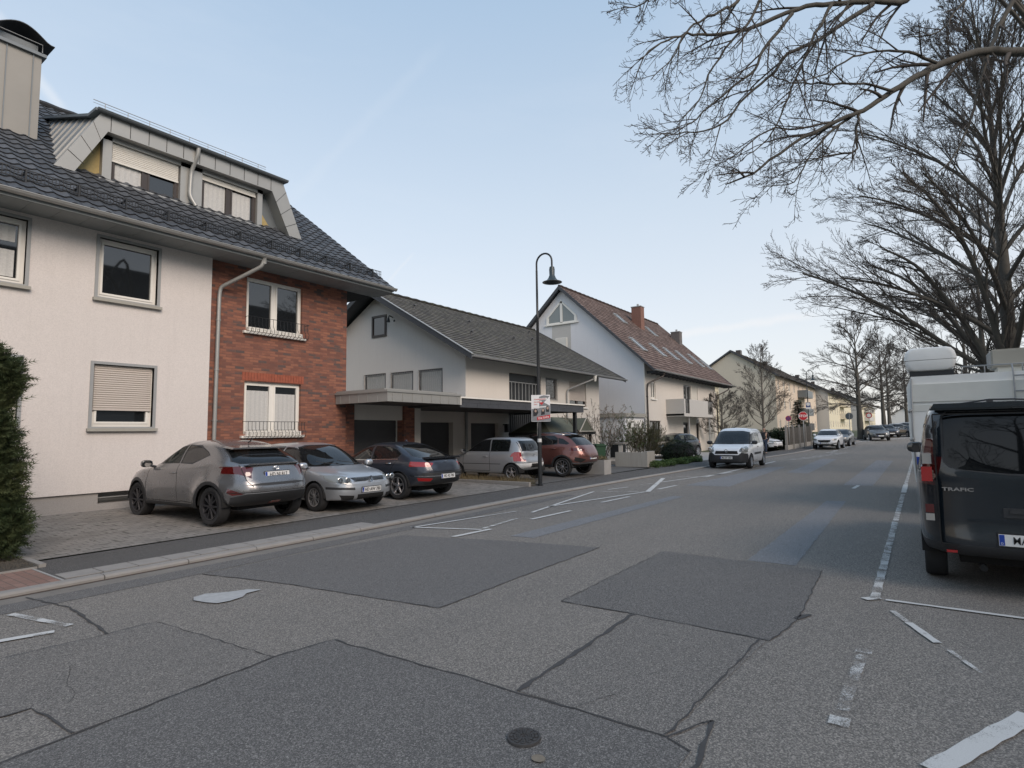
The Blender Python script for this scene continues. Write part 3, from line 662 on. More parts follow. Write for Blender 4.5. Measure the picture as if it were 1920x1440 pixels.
# dormer
out = [(4.36, 8.0), (5.24, 9.66), (10.15, 9.66), (10.86, 8.0)]; inn = [(4.76, 8.0), (5.40, 9.25), (9.80, 9.25), (10.42, 8.0)]
fy = lambda y: (lambda u, v, w_: (u, w_, v))
shr = lambda u, v, w_: (u, w_, v+.32*(w_-16.32))
D1 = B().prism(out, shr, 16.32, 21.0).build('dormer', M['zinc_d'], H1)
q = B()
for i in range(3): 
    a, b, c, d = out[i], out[i+1], inn[i+1], inn[i]; q.prism([a, b, c, d], fy(0), 15.9, 16.35)
q.build('dormer_frame', M['zinc'], D1)
seam_b = lambda q: q.build('sheet_seam', M['blackm'], D1)
for k in range(11):
    u = 5.45+k*.43; seam_b(B().box(u, u+.012, 15.892, 15.9, 9.27, 9.64))
for (a, b, c, d) in ((out[0], out[1], inn[0], inn[1]), (out[3], out[2], inn[3], inn[2])):
    for t in (.28, .55, .82):
        p = Vector(a)*(1-t)+Vector(b)*t; r = Vector(c)*(1-t)+Vector(d)*t; r.y -= .12; seam_b(B().prism([tuple(p), tuple(r), (r.x, r.y+.014), (p.x, p.y+.014)], fy(0), 15.892, 15.9))
q = B()   # standing seams on the left slope
for k in range(9):
    y = 16.35+k*.42; q.prism([(4.36, 8.0), (5.24, 9.66), (5.22, 9.69), (4.33, 8.02)], shr, y, y+.02)
q.build('standing_seam', M['zinc'], D1)
q = B(); q.prism([(5.10, 9.66), (10.28, 9.66), (10.28, 9.73), (5.10, 9.73)], lambda u, v, w_: (u, w_, v+.32*max(0, w_-16.32)), 15.84, 16.32); q.prism([(5.10, 9.66), (10.28, 9.66), (10.28, 9.73), (5.10, 9.73)], shr, 16.32, 20.9)
q.build('dormer_roof', M['zinc_d'], D1)
q = B(); gutter(q, 5.12, 10.26, 15.80, 9.70, .06); q.build('dormer_gutter', M['zinc_d'], D1, True, auto=40)
q = B()
for x in [5.3+i*.5 for i in range(9)]: q.tube([(x, 15.86, 9.72), (x, 15.86, 9.90)], .008, 5)
q.tube([(5.05, 15.86, 9.90), (9.55, 15.86, 9.90)], .010, 6); q.tube([(5.05, 15.86, 9.83), (9.55, 15.86, 9.83)], .006, 5); q.build('wire_rail', M['grey'], D1)
B().prism([(9.62, 8.0), (10.45, 8.0), (9.84, 9.26), (9.62, 9.26)], fy(0), 16.335, 16.36).build('dormer_cheek', M['zinc_d'], D1)
wi = [(5.58, 7.22, 8.10, 9.14), (7.80, 9.46, 8.10, 9.14)]
q = B()
for P in ([(4.8, 8.0), (5.38, 8.0), (5.38, 9.2)], [(9.62, 8.0), (10.15, 8.0), (9.62, 8.72)]): B().prism(P, fy(0), 16.30, 16.33).build('shingle_cheek', M['yshing'], D1)
q = B()
for a, b in ((5.38, 5.58), (7.22, 7.80), (9.46, 9.62)): q.box(a, b, 16.12, 16.33, 8.0, 9.25)
q.box(5.38, 9.62, 16.12, 16.33, 9.14, 9.26); q.box(5.3, 9.7, 16.05, 16.2, 8.0, 8.10); q.build('dormer_post', M['zinc'], D1)
TD = FR(16.16)
window(H1, TD, 5.58, 7.22, 8.10, 9.14, .10, 2, fm='frame', fw=.06, blind=.42, blindm='blindw', curtain=[(5.66, 6.30, 8.2, 8.9)], name='dormer_window')
window(H1, TD, 7.80, 9.46, 8.10, 9.14, .10, 2, fm='frame', fw=.06, blind=.10, blindm='blindw', curtain=[(7.90, 8.52, 8.2, 9.0), (8.74, 9.30, 8.2, 8.95)], name='dormer_window')
pipe(H1, [(7.52, 15.80, 9.66), (7.52, 15.84, 9.45), (7.46, 16.04, 9.05), (7.44, 16.05, 8.35), (7.58, 15.98, 8.08)], .055)
# chimney
C1 = B().box(3.55, 4.44, 17.5, 18.4, 8.8, 11.28).build('chimney', plain('zinc_cladding', (.26, .25, .225), .5, .12, 1.5, .3), H1)
q = B()
for x in (3.75, 4.26): q.box(x, x+.02, 17.475, 17.5, 8.8, 11.28)
for y in (17.7, 18.1): q.box(4.44, 4.465, y, y+.02, 8.8, 11.28)
q.build('cladding_seam', M['zinc_d'], C1)
q = B(); q.box(3.47, 4.52, 17.42, 18.48, 11.28, 11.36); q.box(3.62, 4.38, 17.6, 18.3, 11.36, 11.6); q.build('chimney_cap', M['zinc_d'], C1, bevel=.01)
q = B(); vs = []; nn = 16
for y in (17.3, 18.6):
    for k in range(nn+1):
        t = k/nn; x = 3.36+1.28*t; z = 11.52+.34*sin(pi*t)**1.3+.10*max(0, abs(2*t-1)-.8)*5*.6
        for dz in (0, .02): vs.append((x, y, z+dz))
n2 = 2*(nn+1)
q.mesh(vs, [(2*k, 2*k+2, n2+2*k+2, n2+2*k) for k in range(nn)]+[(2*k+1, n2+2*k+1, n2+2*k+3, 2*k+3) for k in range(nn)]+[(2*k, 2*k+1, 2*k+3, 2*k+2) for k in range(nn)]+[(n2+2*k, n2+2*k+2, n2+2*k+3, n2+2*k+1) for k in range(nn)])
q.build('chimney_hood', M['black'], C1, True, auto=40)
q = B(); q.tube([(3.55, 17.40, 11.36), (3.55, 17.40, 11.56), (4.42, 17.40, 11.56), (4.42, 17.40, 11.36)], .01, 5); q.build('hood_bracket', M['grey'], C1)
# ================================================================== garage wing with canopies
GW = empty('garage_wing', (0, 0, 0), 0, 'low garage block under a zinc canopy beside the brick wall', 'garage')
for a, b in ((11.82, 12.26), (14.45, 14.98)): B().box(a, b, 14.94, 15.28, 0, 2.72).build('brick_pier', M['brick'], GW)
q = B(); q.box(12.26, 14.45, 15.02, 15.2, 2.22, 2.72); q.build('lintel_panel', M['stucco2'], GW)
def gdoor(a, b, y, z0, z1, m='dark'):
    q = B(); n = 14; h = (z1-z0)/n
    for k in range(n): q.box(a, b, y+.004*(k % 2), y+.06, z0+h*k, z0+h*(k+1)-.008)
    q.box(a, b, y+.03, y+.06, z0, z1); return q.build('garage_door', M[m], GW)
gdoor(12.26, 14.45, 15.35, .15, 2.22)
Y2 = 16.4; T2 = FR(Y2)
q = B(); q.box(14.98, 15.3, 14.95, Y2, 0, 2.7); q.build('side_wall', M['stucco2'], GW)
wall('garage_front', T2, 15.3, 19.6, 0, 2.72, [(16.75, 18.75, 0, 2.2)], M['stucco2'], GW, .3); gdoor(16.75, 18.75, Y2+.25, .2, 2.2)
q = B(); q.box(15.3, 19.58, Y2+.02, Y2+5, 2.5, 2.7); q.build('flat_roof', M['slate'], GW)
# zinc canopy
CY = 12.5
q = B(); q.box(11.46, 14.62, CY+.02, YB-.01, 2.72, 2.98); q.box(11.62, 14.62, YB-.01, Y2, 2.72, 2.98); q.build('canopy_slab', M['dark'], GW)
q = B(); q.box(11.42, 14.64, CY-.02, CY+.02, 2.68, 2.96); q.box(11.42, 11.46, CY+.02, YB-.01, 2.68, 2.96); q.box(11.38, 14.66, CY-.05, CY+.16, 2.96, 3.02); q.box(11.38, 11.56, CY+.16, YB-.01, 2.96, 3.02)
q.box(11.42, 14.6, CY+.10, CY+.3, 3.02, 3.07); q.box(11.44, 11.66, CY+.3, YB-.01, 3.02, 3.07)
for k in range(8): x = 11.6+k*.41; q.box(x, x+.02, CY-.035, CY-.02, 2.69, 2.955)
for k in range(5): y = CY+.4+k*.42; q.box(11.408, 11.42, y, y+.02, 2.69, 2.955)
q.build('canopy_fascia', M['zinc'], GW)
q = B()
for x in (11.42+3.2, ): q.box(x+.02, x+.05, CY-.04, CY+.0, 2.67, 3.0)
q.build('fascia_end', M['white'], GW)
# ================================================================== house 2
H2 = empty('gabled_bungalow', (0, 0, 0), 0, 'low house with shallow grey tiled gable roof and black slatted balcony', 'house')
ops2 = [(19.95, 22.0, 0, 2.18), (22.85, 25.85, .2, 2.75), (22.92, 25.82, 3.05, 4.70), (26.3, 27.5, 3.5, 4.68), (28.85, 30.9, 3.2, 4.62)]
wall('front_wall', T2, 19.6, 32.6, 0, 5.3, ops2, M['stucco2'], H2, .25)
TG2 = GB(19.6)
gops = [(17.77, 19.3, 3.2, 4.74), (19.65, 21.2, 3.2, 4.75), (21.55, 23.15, 3.2, 4.77), (21.5, 22.56, 6.6, 7.7)]
wall('gable_wall', TG2, 16.4, 28.2, 2.5, 5.28, [g for g in gops if g[3] < 5.2], stucco('brightened_stucco', (.78, .75, .71), .08, .10), H2, .12, .3, top=[(22.3, 8.68)])  # paler copy of the front stucco; missing side light put into the colour
for a, b, c, d in gops[:3]:
    o = window(H2, TG2, a, b, c, d, .09, 1, fm='dark', fw=.04, curtain=[(a+.1, b-.1, c+.1, d-.1)])
    q = B(); n = 12
    for k in range(n+1):
        y = a+.05+(b-a-.1)*k/n; q.tube([(19.55, y+.02*sin(kk*2.4), c+(d-c)*kk/8) for kk in range(9)], .009, 4)
    for zz in (c+.15, d-.1): q.tube([(19.55, a+.02, zz), (19.55, b-.02, zz)], .01, 4)
    q.build('window_grille', M['grey'], o)
window(H2, TG2, 21.5, 22.56, 6.62, 7.72, -.02, 1, fm='frame', fw=.06)
q = B()
for y, z in ((20.95, 7.32), (20.0, 7.32), (19.05, 6.9)): q.lathe([(0, -.02), (.06, -.02), (.06, .01)], (19.6, y, z), 'x', 12)
q.build('vent_hole', M['black'], H2)
t = B(); t.tube([(19.58, 21.05, 7.5), (19.35, 21.05, 7.55), (19.3, 21.05, 7.4)], .03, 6); t.tube([(19.3, 21.05, 7.42), (19.3, 21.05, 7.22)], [.04, .09], 8); t.build('wall_lamp', M['black'], H2)
q = B()   # far and rear walls
q.face([(32.6, 16.4, 0), (32.6, 28.2, 0), (32.6, 28.2, 5.3), (32.6, 22.3, 8.68), (32.6, 16.4, 5.3)]); q.face([(19.6, 28.2, 0), (32.6, 28.2, 0), (32.6, 28.2, 5.3), (19.6, 28.2, 5.3)]); q.build('rear_wall', M['stucco2'], H2)
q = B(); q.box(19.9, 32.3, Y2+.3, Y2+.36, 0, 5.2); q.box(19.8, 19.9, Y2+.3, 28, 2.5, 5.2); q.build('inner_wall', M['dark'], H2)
gdoor(19.95, 22.0, Y2+.2, .2, 2.18).parent = H2
# roof: shallow, wide eaves
ye, ze, yr, zr = 15.45, 5.06, 22.3, 9.02; sl2 = (zr-ze)/(yr-ye)
tile_roof('roof_front', M['t2'], H2, 18.85, 34.45, ye, ze, yr, zr, .25, .30, 0, .028)
q = B(); q.face([(18.85, 29.1, ze), (34.45, 29.1, ze), (34.45, yr, zr), (18.85, yr, zr)]); q.build('roof_back', M['t2'], H2)
q = B(); q.tube([(18.85+i*.33, yr, zr+.02+.03*(i % 2)) for i in range(48)], .09, 8); q.build('ridge_tiles', M['t2'], H2)
for xx in (18.80, 34.42):
    q = B(); q.prism([(ye-.05, ze+.03), (yr, zr+.06), (29.1, ze+.03), (29.1, ze-.2), (yr, zr-.22), (ye-.05, ze-.2)], lambda u, v, w_: (w_, u, v), xx, xx+.06); q.build('verge_board', M['slate'], H2)
q = B(); q.prism([(ye-.07, ze+.035), (yr, zr+.07), (yr, zr+.1), (ye-.07, ze+.065)], lambda u, v, w_: (w_, u, v), 18.78, 18.92); q.build('verge_trim', M['grey'], H2)
q = B(); q.prism([(ye, ze-.03), (yr, zr-.03), (29.1, ze-.03), (29.1, ze-.12), (yr, zr-.12), (ye, ze-.12)], lambda u, v, w_: (w_, u, v), 18.87, 34.4); q.build('roof_lining', M['slate'], H2)
q = B(); gutter(q, 18.85, 34.6, ye-.06, ze-.02, .075); q.build('gutter', M['grey'], H2, True, auto=40)
q = B()
for x, y in ((20.6, 20.6), (22.2, 18.2), (24.2, 20.0), (26.6, 18.7), (29.6, 19.4), (31.5, 20.9)):
    z = ze+sl2*(y-ye); q.tube([(x, y, z-.05), (x, y, z+.16), (x, y-.12, z+.2)], .06, 8)
q.build('roof_vent', M['dark'], H2)
# front details
q = B(); n = 14
for k in range(9): x = 23.1+k*.31; q.box(x, x+.03, Y2-.02, Y2+.01, 3.05, 4.25)
q.box(22.9, 25.84, Y2-.02, Y2+.01, 4.22, 4.26); q.build('balcony_slats', M['grey'], H2); q = B(); q.box(22.92, 25.82, Y2+.2, Y2+.22, 3.05, 4.7); q.build('balcony_recess', M['black'], H2)
q = B(); n = 17
for k in range(n): x = 22.9+k*.175; q.box(x, x+.06, Y2+.02, Y2+.06, .2, 2.75)
q.box(22.85, 25.85, Y2+.2, Y2+.22, .2, 2.75); q.build('slatted_entrance', M['black'], H2)
o = window(H2, T2, 26.3, 27.5, 3.5, 4.68, .12, 1, fm='frame', fw=.05)
q = B()
for k in range(9): x = 26.36+k*.135; q.tube([(x, Y2-.05, 3.45), (x, Y2-.05, 4.3), (x+.03, Y2-.09, 4.45), (x, Y2-.05, 4.66)], .010, 4)
for z in (3.5, 4.3, 4.62): q.tube([(26.3, Y2-.05, z), (27.5, Y2-.05, z)], .010, 4)
q.build('window_grille', M['grey'], o)
window(H2, T2, 28.85, 30.9, 3.2, 4.62, .12, 2, fm='frame', fw=.06, blind=.72, sill='white')
pipe(H2, [(30.2, 15.42, 4.98), (30.2, 15.5, 4.8), (28.6, 16.32, 4.15), (28.45, 16.34, 3.95), (28.45, 16.34, .2)], .05, 'grey')
q = B(); q.lathe([(.05, -.35), (.10, -.1), (.12, 0)], (30.2, 15.42, 5.0), n=10); q.build('pipe_hopper', M['white'], H2)
pipe(H2, [(19.55, 16.32, 2.7), (19.55, 16.32, .2)], .06, 'grey')
t = B(); t.box(22.35, 22.5, 16.15, 16.4, 2.1, 2.15); t.box(22.33, 22.53, 16.1, 16.3, 1.75, 2.1); t.build('wall_lantern', M['black'], H2, bevel=.02)
# slate canopy on posts
q = B(); q.box(14.65, 23.22, CY+.04, Y2-.01, 2.66, 2.86); q.build('canopy_slab', M['dark'], H2)
q = B(); x = 14.66; k = 0
q.box(14.65, 23.25, CY+.01, CY+.03, 2.6, 2.90); q.box(23.22, 23.25, CY+.03, Y2-.02, 2.6, 2.90)
while x < 23.2: q.box(x, min(23.25, x+.296), CY-.003*(1+k % 2), CY+.01, 2.6, 2.745); q.box(x-.0+(.15 if x < 23 else 0), min(23.25, x+.446), CY-.003-.003*(k % 2), CY+.01, 2.75, 2.90); x += .3; k += 1
q.build('slate_fascia', M['slate'], H2)
q = B(); q.box(14.67, 23.3, CY-.05, CY+.3, 2.905, 2.955); q.box(23.0, 23.3, CY+.3, Y2-.02, 2.905, 2.955); q.build('roof_edge_strip', M['white'], H2)
q = B(); q.box(22.66, 22.8, CY+.1, CY+.24, .1, 2.6); q.build('canopy_post', M['black'], H2)
# ------------------------------------------------------------------ vehicles
def crom(P, t):
    i = min(int(t), len(P)-2); f = t-i
    p0, p1, p2, p3 = P[max(i-1, 0)], P[i], P[i+1], P[min(i+2, len(P)-1)]
    return [.5*((2*b)+(-a+c)*f+(2*a-5*b+4*c-d)*f*f+(-a+3*b-3*c+d)*f**3) for a, b, c, d in zip(p0, p1, p2, p3)]
def sst(a, b, x): t = min(1, max(0, (x-a)/(b-a))); return t*t*(3-2*t)
def loop(row, n=88):
    xf, zf, w_, z1, z2, xr, zr, e = row; xc, hl = (xf+xr)/2, (xr-xf)/2
    raw = []
    for k in range(361):
        t = pi*k/360; c, s_ = cos(t), sin(t)
        ex = e; raw.append((-hl*(abs(c)**(2/ex))*(1 if c > 0 else -1), w_*abs(s_)**(2/ex)))
    cum = [0]
    for a, b in zip(raw, raw[1:]): cum.append(cum[-1]+sqrt((a[0]-b[0])**2+(a[1]-b[1])**2))
    half = []; j = 0; h = n//2
    for k in range(h+1):
        d = cum[-1]*k/h
        while j < 359 and cum[j+1] < d: j += 1
        t = (d-cum[j])/max(1e-9, cum[j+1]-cum[j]); half.append((raw[j][0]+(raw[j+1][0]-raw[j][0])*t, raw[j][1]+(raw[j+1][1]-raw[j][1])*t))
    pts = half+[(x, -y) for x, y in half[-2:0:-1]]
    out = []
    for x, y in pts:
        u = x/hl; zs = z1+(z2-z1)*(u+1)/2
        wf = sst(.50, .95, -u); wr = sst(.50, .95, u)
        out.append(Vector((xc+x, y, zs+wf*(zf-zs)+wr*(zr-zs))))
    return out
def body_mesh(rows, sub=4, n=88, flare=None):
    bm = bmesh.new(); L = []
    T = (len(rows)-1)*sub
    for i in range(T+1):
        row = crom(rows, i/sub); row[7] = max(2.05, row[7]); row[2] = max(.02, row[2])
        L.append([bm.verts.new(p) for p in loop(row, n)])
    for a, b in zip(L, L[1:]):
        for k in range(n):
            try: bm.faces.new((a[k], b[k], b[(k+1) % n], a[(k+1) % n]))
            except ValueError: pass
    bm.faces.new(L[0]); bm.faces.new(L[-1][::-1])
    if flare:
        for cx, cz, R, amt in flare:
            for v in bm.verts:
                d = sqrt((v.co.x-cx)**2+(v.co.z-cz)**2)
                if abs(v.co.y) > .45 and d < R*2: v.co.y += amt*math.exp(-((d-R)/(.13))**2)*(1 if v.co.y > 0 else -1)
    bm.normal_update(); return bm
PROJ = {'S': (lambda p: (p.x, p.z)), 'F': (lambda p: (p.y, p.z)), 'R': (lambda p: (p.y, p.z)), 'T': (lambda p: (p.x, p.y))}
def okn(kind, nrm, c):
    if kind == 'S': return abs(nrm.y) > .45
    if kind == 'F': return nrm.x < -.22
    if kind == 'R': return nrm.x > .22
    return nrm.z > .3
def inpoly(p, P):
    r = False; x, y = p; n = len(P); j = n-1
    for i in range(n):
        xi, yi = P[i]; xj, yj = P[j]
        if (yi > y) != (yj > y) and x < (xj-xi)*(y-yi)/(yj-yi)+xi: r = not r
        j = i
    return r
def cut(bm, kind, P, idx, only=None, cond=None):
    "cut the outline P into the body and give the faces inside it material idx"
    pr = PROJ[kind]; x0 = min(p[0] for p in P)-.001; x1 = max(p[0] for p in P)+.001; z0 = min(p[1] for p in P)-.001; z1 = max(p[1] for p in P)+.001
    n = len(P)
    for i in range(n):
        a, b = P[i], P[(i+1) % n]; dx, dz = b[0]-a[0], b[1]-a[1]; l = sqrt(dx*dx+dz*dz)
        if l < 1e-6: continue
        if kind == 'S': co = Vector((a[0], 0, a[1])); no = Vector((dz/l, 0, -dx/l))
        elif kind in 'FR': co = Vector((0, a[0], a[1])); no = Vector((0, dz/l, -dx/l))
        else: co = Vector((a[0], a[1], 0)); no = Vector((dz/l, -dx/l, 0))
        fs = []
        for f in bm.faces:
            if not okn(kind, f.normal, None): continue
            if cond and not cond(f.calc_center_median()): continue
            q = [pr(v.co) for v in f.verts]
            if max(t[0] for t in q) < x0 or min(t[0] for t in q) > x1 or max(t[1] for t in q) < z0 or min(t[1] for t in q) > z1: continue
            s_ = [(t[0]-a[0])*dz-(t[1]-a[1])*dx for t in q]
            if max(s_) > 1e-6 and min(s_) < -1e-6: fs.append(f)
        if fs:
            g = set(fs); 
            for f in fs: g.update(f.edges); g.update(f.verts)
            bmesh.ops.bisect_plane(bm, geom=list(g), dist=1e-5, plane_co=co, plane_no=no)
    bm.normal_update()
    hit = []
    for f in bm.faces:
        c = f.calc_center_median()
        if okn(kind, f.normal, c) and (not cond or cond(c)) and (only is None or f.material_index in only) and inpoly(pr(c), P): f.material_index = idx; hit.append(f)
    return hit
def circ(cx, cz, r, n=22, z0=None):
    P = []
    for k in range(n): t = 2*pi*k/n; P.append((cx+r*cos(t), max(cz+r*sin(t), -9)))
    return P
def thin(P, w_=.010):
    "a polyline as thin quads for panel gaps"
    out = []
    for a, b in zip(P, P[1:]):
        a, b = Vector(a), Vector(b); d = (b-a).normalized(); n = Vector((-d.y, d.x))*w_/2; out.append([tuple(a-n), tuple(b-n), tuple(b+n), tuple(a+n)])
    return out
RG = lambda P, k='R', c=None: [(None, 'under', k, Q, c or (lambda c: c.x > 2.9), 0) for Q in thin(P, .012)]
def split(bm, idx):
    "take the faces with material idx out into a bmesh of their own"
    fs = [f for f in bm.faces if f.material_index == idx]
    nb = bmesh.new(); mp = {}
    for f in fs:
        vs = []
        for v in f.verts:
            if v not in mp: mp[v] = nb.verts.new(v.co)
            vs.append(mp[v])
        try: nb.faces.new(vs)
        except ValueError: pass
    bmesh.ops.delete(bm, geom=fs, context='FACES'); nb.normal_update(); return nb
def wheel(parent, x, y, R, w_, rimR, side, style, rimm='rim', spokes=5):
    "tyre with a rim as its child; side = +1 / -1 is the outer side"
    q = B(); h = w_/2
    q.lathe([(rimR*.98, -h*.8), (rimR*1.04, -h*.95), (R*.93, -h), (R*.985, -h*.82), (R, -h*.5), (R, h*.5), (R*.985, h*.82), (R*.93, h), (rimR*1.04, h*.95), (rimR*.98, h*.8)], ax='y', n=36)
    t = q.build('wheel', M['rubber'], parent, True, auto=50, loc=(x, y, R))
    q = B(); s_ = side
    q.lathe([(rimR*1.0, s_*h*.82), (rimR*.99, s_*h*.98), (rimR*.93, s_*h*.92), (rimR*.90, s_*h*.55), (rimR*.9, -s_*h*.3)], ax='y', n=36)
    q.c = 1; q.lathe([(rimR*.9, s_*h*.1), (.02, s_*h*.1)], ax='y', n=24); q.c = 0
    q.lathe([(rimR*.20, s_*h*.1), (rimR*.20, s_*h*.80), (rimR*.14, s_*h*.90), (.001, s_*h*.90)], ax='y', n=20)
    for k in range(spokes):
        a0 = 2*pi*k/spokes+.3
        offs = (0,) if style == 'single' else (-.16, .16)
        for o in offs:
            ca, sa = cos(a0), sin(a0)
            def PT(r, t, d): return (r*ca-t*sa, d, r*sa+t*ca)
            w0, w1 = (.17, .12) if style == 'single' else (.075, .06)
            if style == 'fan': w0, w1 = .05, .045
            r0, r1 = rimR*.12, rimR*.94; c0, c1 = rimR*o*.5, rimR*o*(1.9 if style != 'fan' else 1.2)
            P = [PT(r0, c0-w0*rimR, s_*h*.62), PT(r1, c1-w1*rimR, s_*h*.70), PT(r1, c1+w1*rimR, s_*h*.70), PT(r0, c0+w0*rimR, s_*h*.62),
                 PT(r0, c0-w0*rimR*.7, s_*h*.86), PT(r1, c1-w1*rimR*.7, s_*h*.90), PT(r1, c1+w1*rimR*.7, s_*h*.90), PT(r0, c0+w0*rimR*.7, s_*h*.86)]
            q.mesh(P, [(4, 5, 6, 7), (0, 1, 5, 4), (1, 2, 6, 5), (2, 3, 7, 6), (3, 0, 4, 7)])
    q.build('rim', [M[rimm], M['under']], t, False, auto=35); return t
def textmesh(name, s, size, m, parent, mat, ext=.0015, font_scale=1.0, align='CENTER', bold=0.0):
    cu = bpy.data.curves.new(name, 'FONT'); cu.body = s; cu.size = size; cu.extrude = ext; cu.align_x = align; cu.align_y = 'CENTER'; cu.offset = bold; cu.resolution_u = 3
    o = bpy.data.objects.new(name, cu); S.collection.objects.link(o)
    dg = bpy.context.evaluated_depsgraph_get(); me = bpy.data.meshes.new_from_object(o.evaluated_get(dg)); bpy.data.objects.remove(o); bpy.data.curves.remove(cu)
    me.name = name; me.materials.clear(); me.materials.append(m); o = bpy.data.objects.new(name, me); S.collection.objects.link(o); o.parent = parent; o.matrix_local = mat; return o
def frame(origin, xdir, ydir):
    x = Vector(xdir).normalized(); y = Vector(ydir).normalized(); z = x.cross(y); m = Matrix((x, y, z)).transposed().to_4x4(); m.translation = Vector(origin); return m
def plate(parent, x, y, z, rear, s, W=.52, H_=.11, tilt=0):
    "number plate on the nose (rear=0) or tail (rear=1) of a car whose nose points to -x"
    d = 1 if rear else -1
    mt = frame((x, y, z), (0, d, 0), (-sin(tilt)*d, 0, cos(tilt)))
    q = B(); q.box(-W/2, W/2, -H_/2, H_/2, -.006, .004); q.c = 1; q.box(-W/2-.012, W/2+.012, -H_/2-.012, H_/2+.012, -.012, -.004); q.c = 2; q.box(-W/2+.003, -W/2+.045, -H_/2+.004, H_/2-.004, .003, .0052)
    o = q.build('number_plate', [M['platew'], M['ink'], M['plateb']], parent); o.matrix_local = mt
    t = textmesh('plate_text', s, H_*.92, M['ink'], o, Matrix.Translation((.022, -.002, .0065))@Matrix.Diagonal((.82, .98, 1, 1)), bold=.0006)
    textmesh('plate_text', 'D', .028, M['platew'], o, Matrix.Translation((-W/2+.024, -H_*.3, .0056)))
    return o
def mirror(parent, x, y, z, side, m, s_=1., name='wing_mirror'):
    q = B(); bm = bmesh.new(); bmesh.ops.create_uvsphere(bm, u_segments=14, v_segments=10, radius=1)
    for v in bm.verts: 
        v.co = Vector((v.co.x*.085*s_-.01, (abs(v.co.y)**.75*(1 if v.co.y > 0 else -1))*.11*s_, (abs(v.co.z)**.75*(1 if v.co.z > 0 else -1))*.075*s_)); 
        if v.co.x > .03*s_: v.co.x = .03*s_
    for v in bm.verts: v.co += Vector((x, y+side*.13*s_, z+.03))
    for f in bm.faces: f.material_index = 1 if f.calc_center_median().x > x+.02*s_ else 0
    o = link(name, bm, [m, M['glass']], parent, True, auto=40)
    b = B(); b.tube([(x+.02, y-side*.04, z-.04), (x, y+side*.06, z-.01)], .025, 8); b.build('mirror_arm', M['trim'], o, True); return o
def handle(parent, x, y, z, side, m, L=.19):
    q = B(); q.tube([(x, y, z), (x+.02, y+side*.03, z), (x+L-.02, y+side*.03, z), (x+L, y, z)], [.009, .013, .013, .009], 8); return q.build('door_handle', m, parent, True)
def sidey(bm, x, z, dflt):
    best = None
    for f in bm.faces:
        if f.normal.y > .3:
            c = f.calc_center_median(); d = (c.x-x)**2+(c.z-z)**2
            if best is None or d < best[0]: best = (d, c.y)
    return best[1] if best else dflt
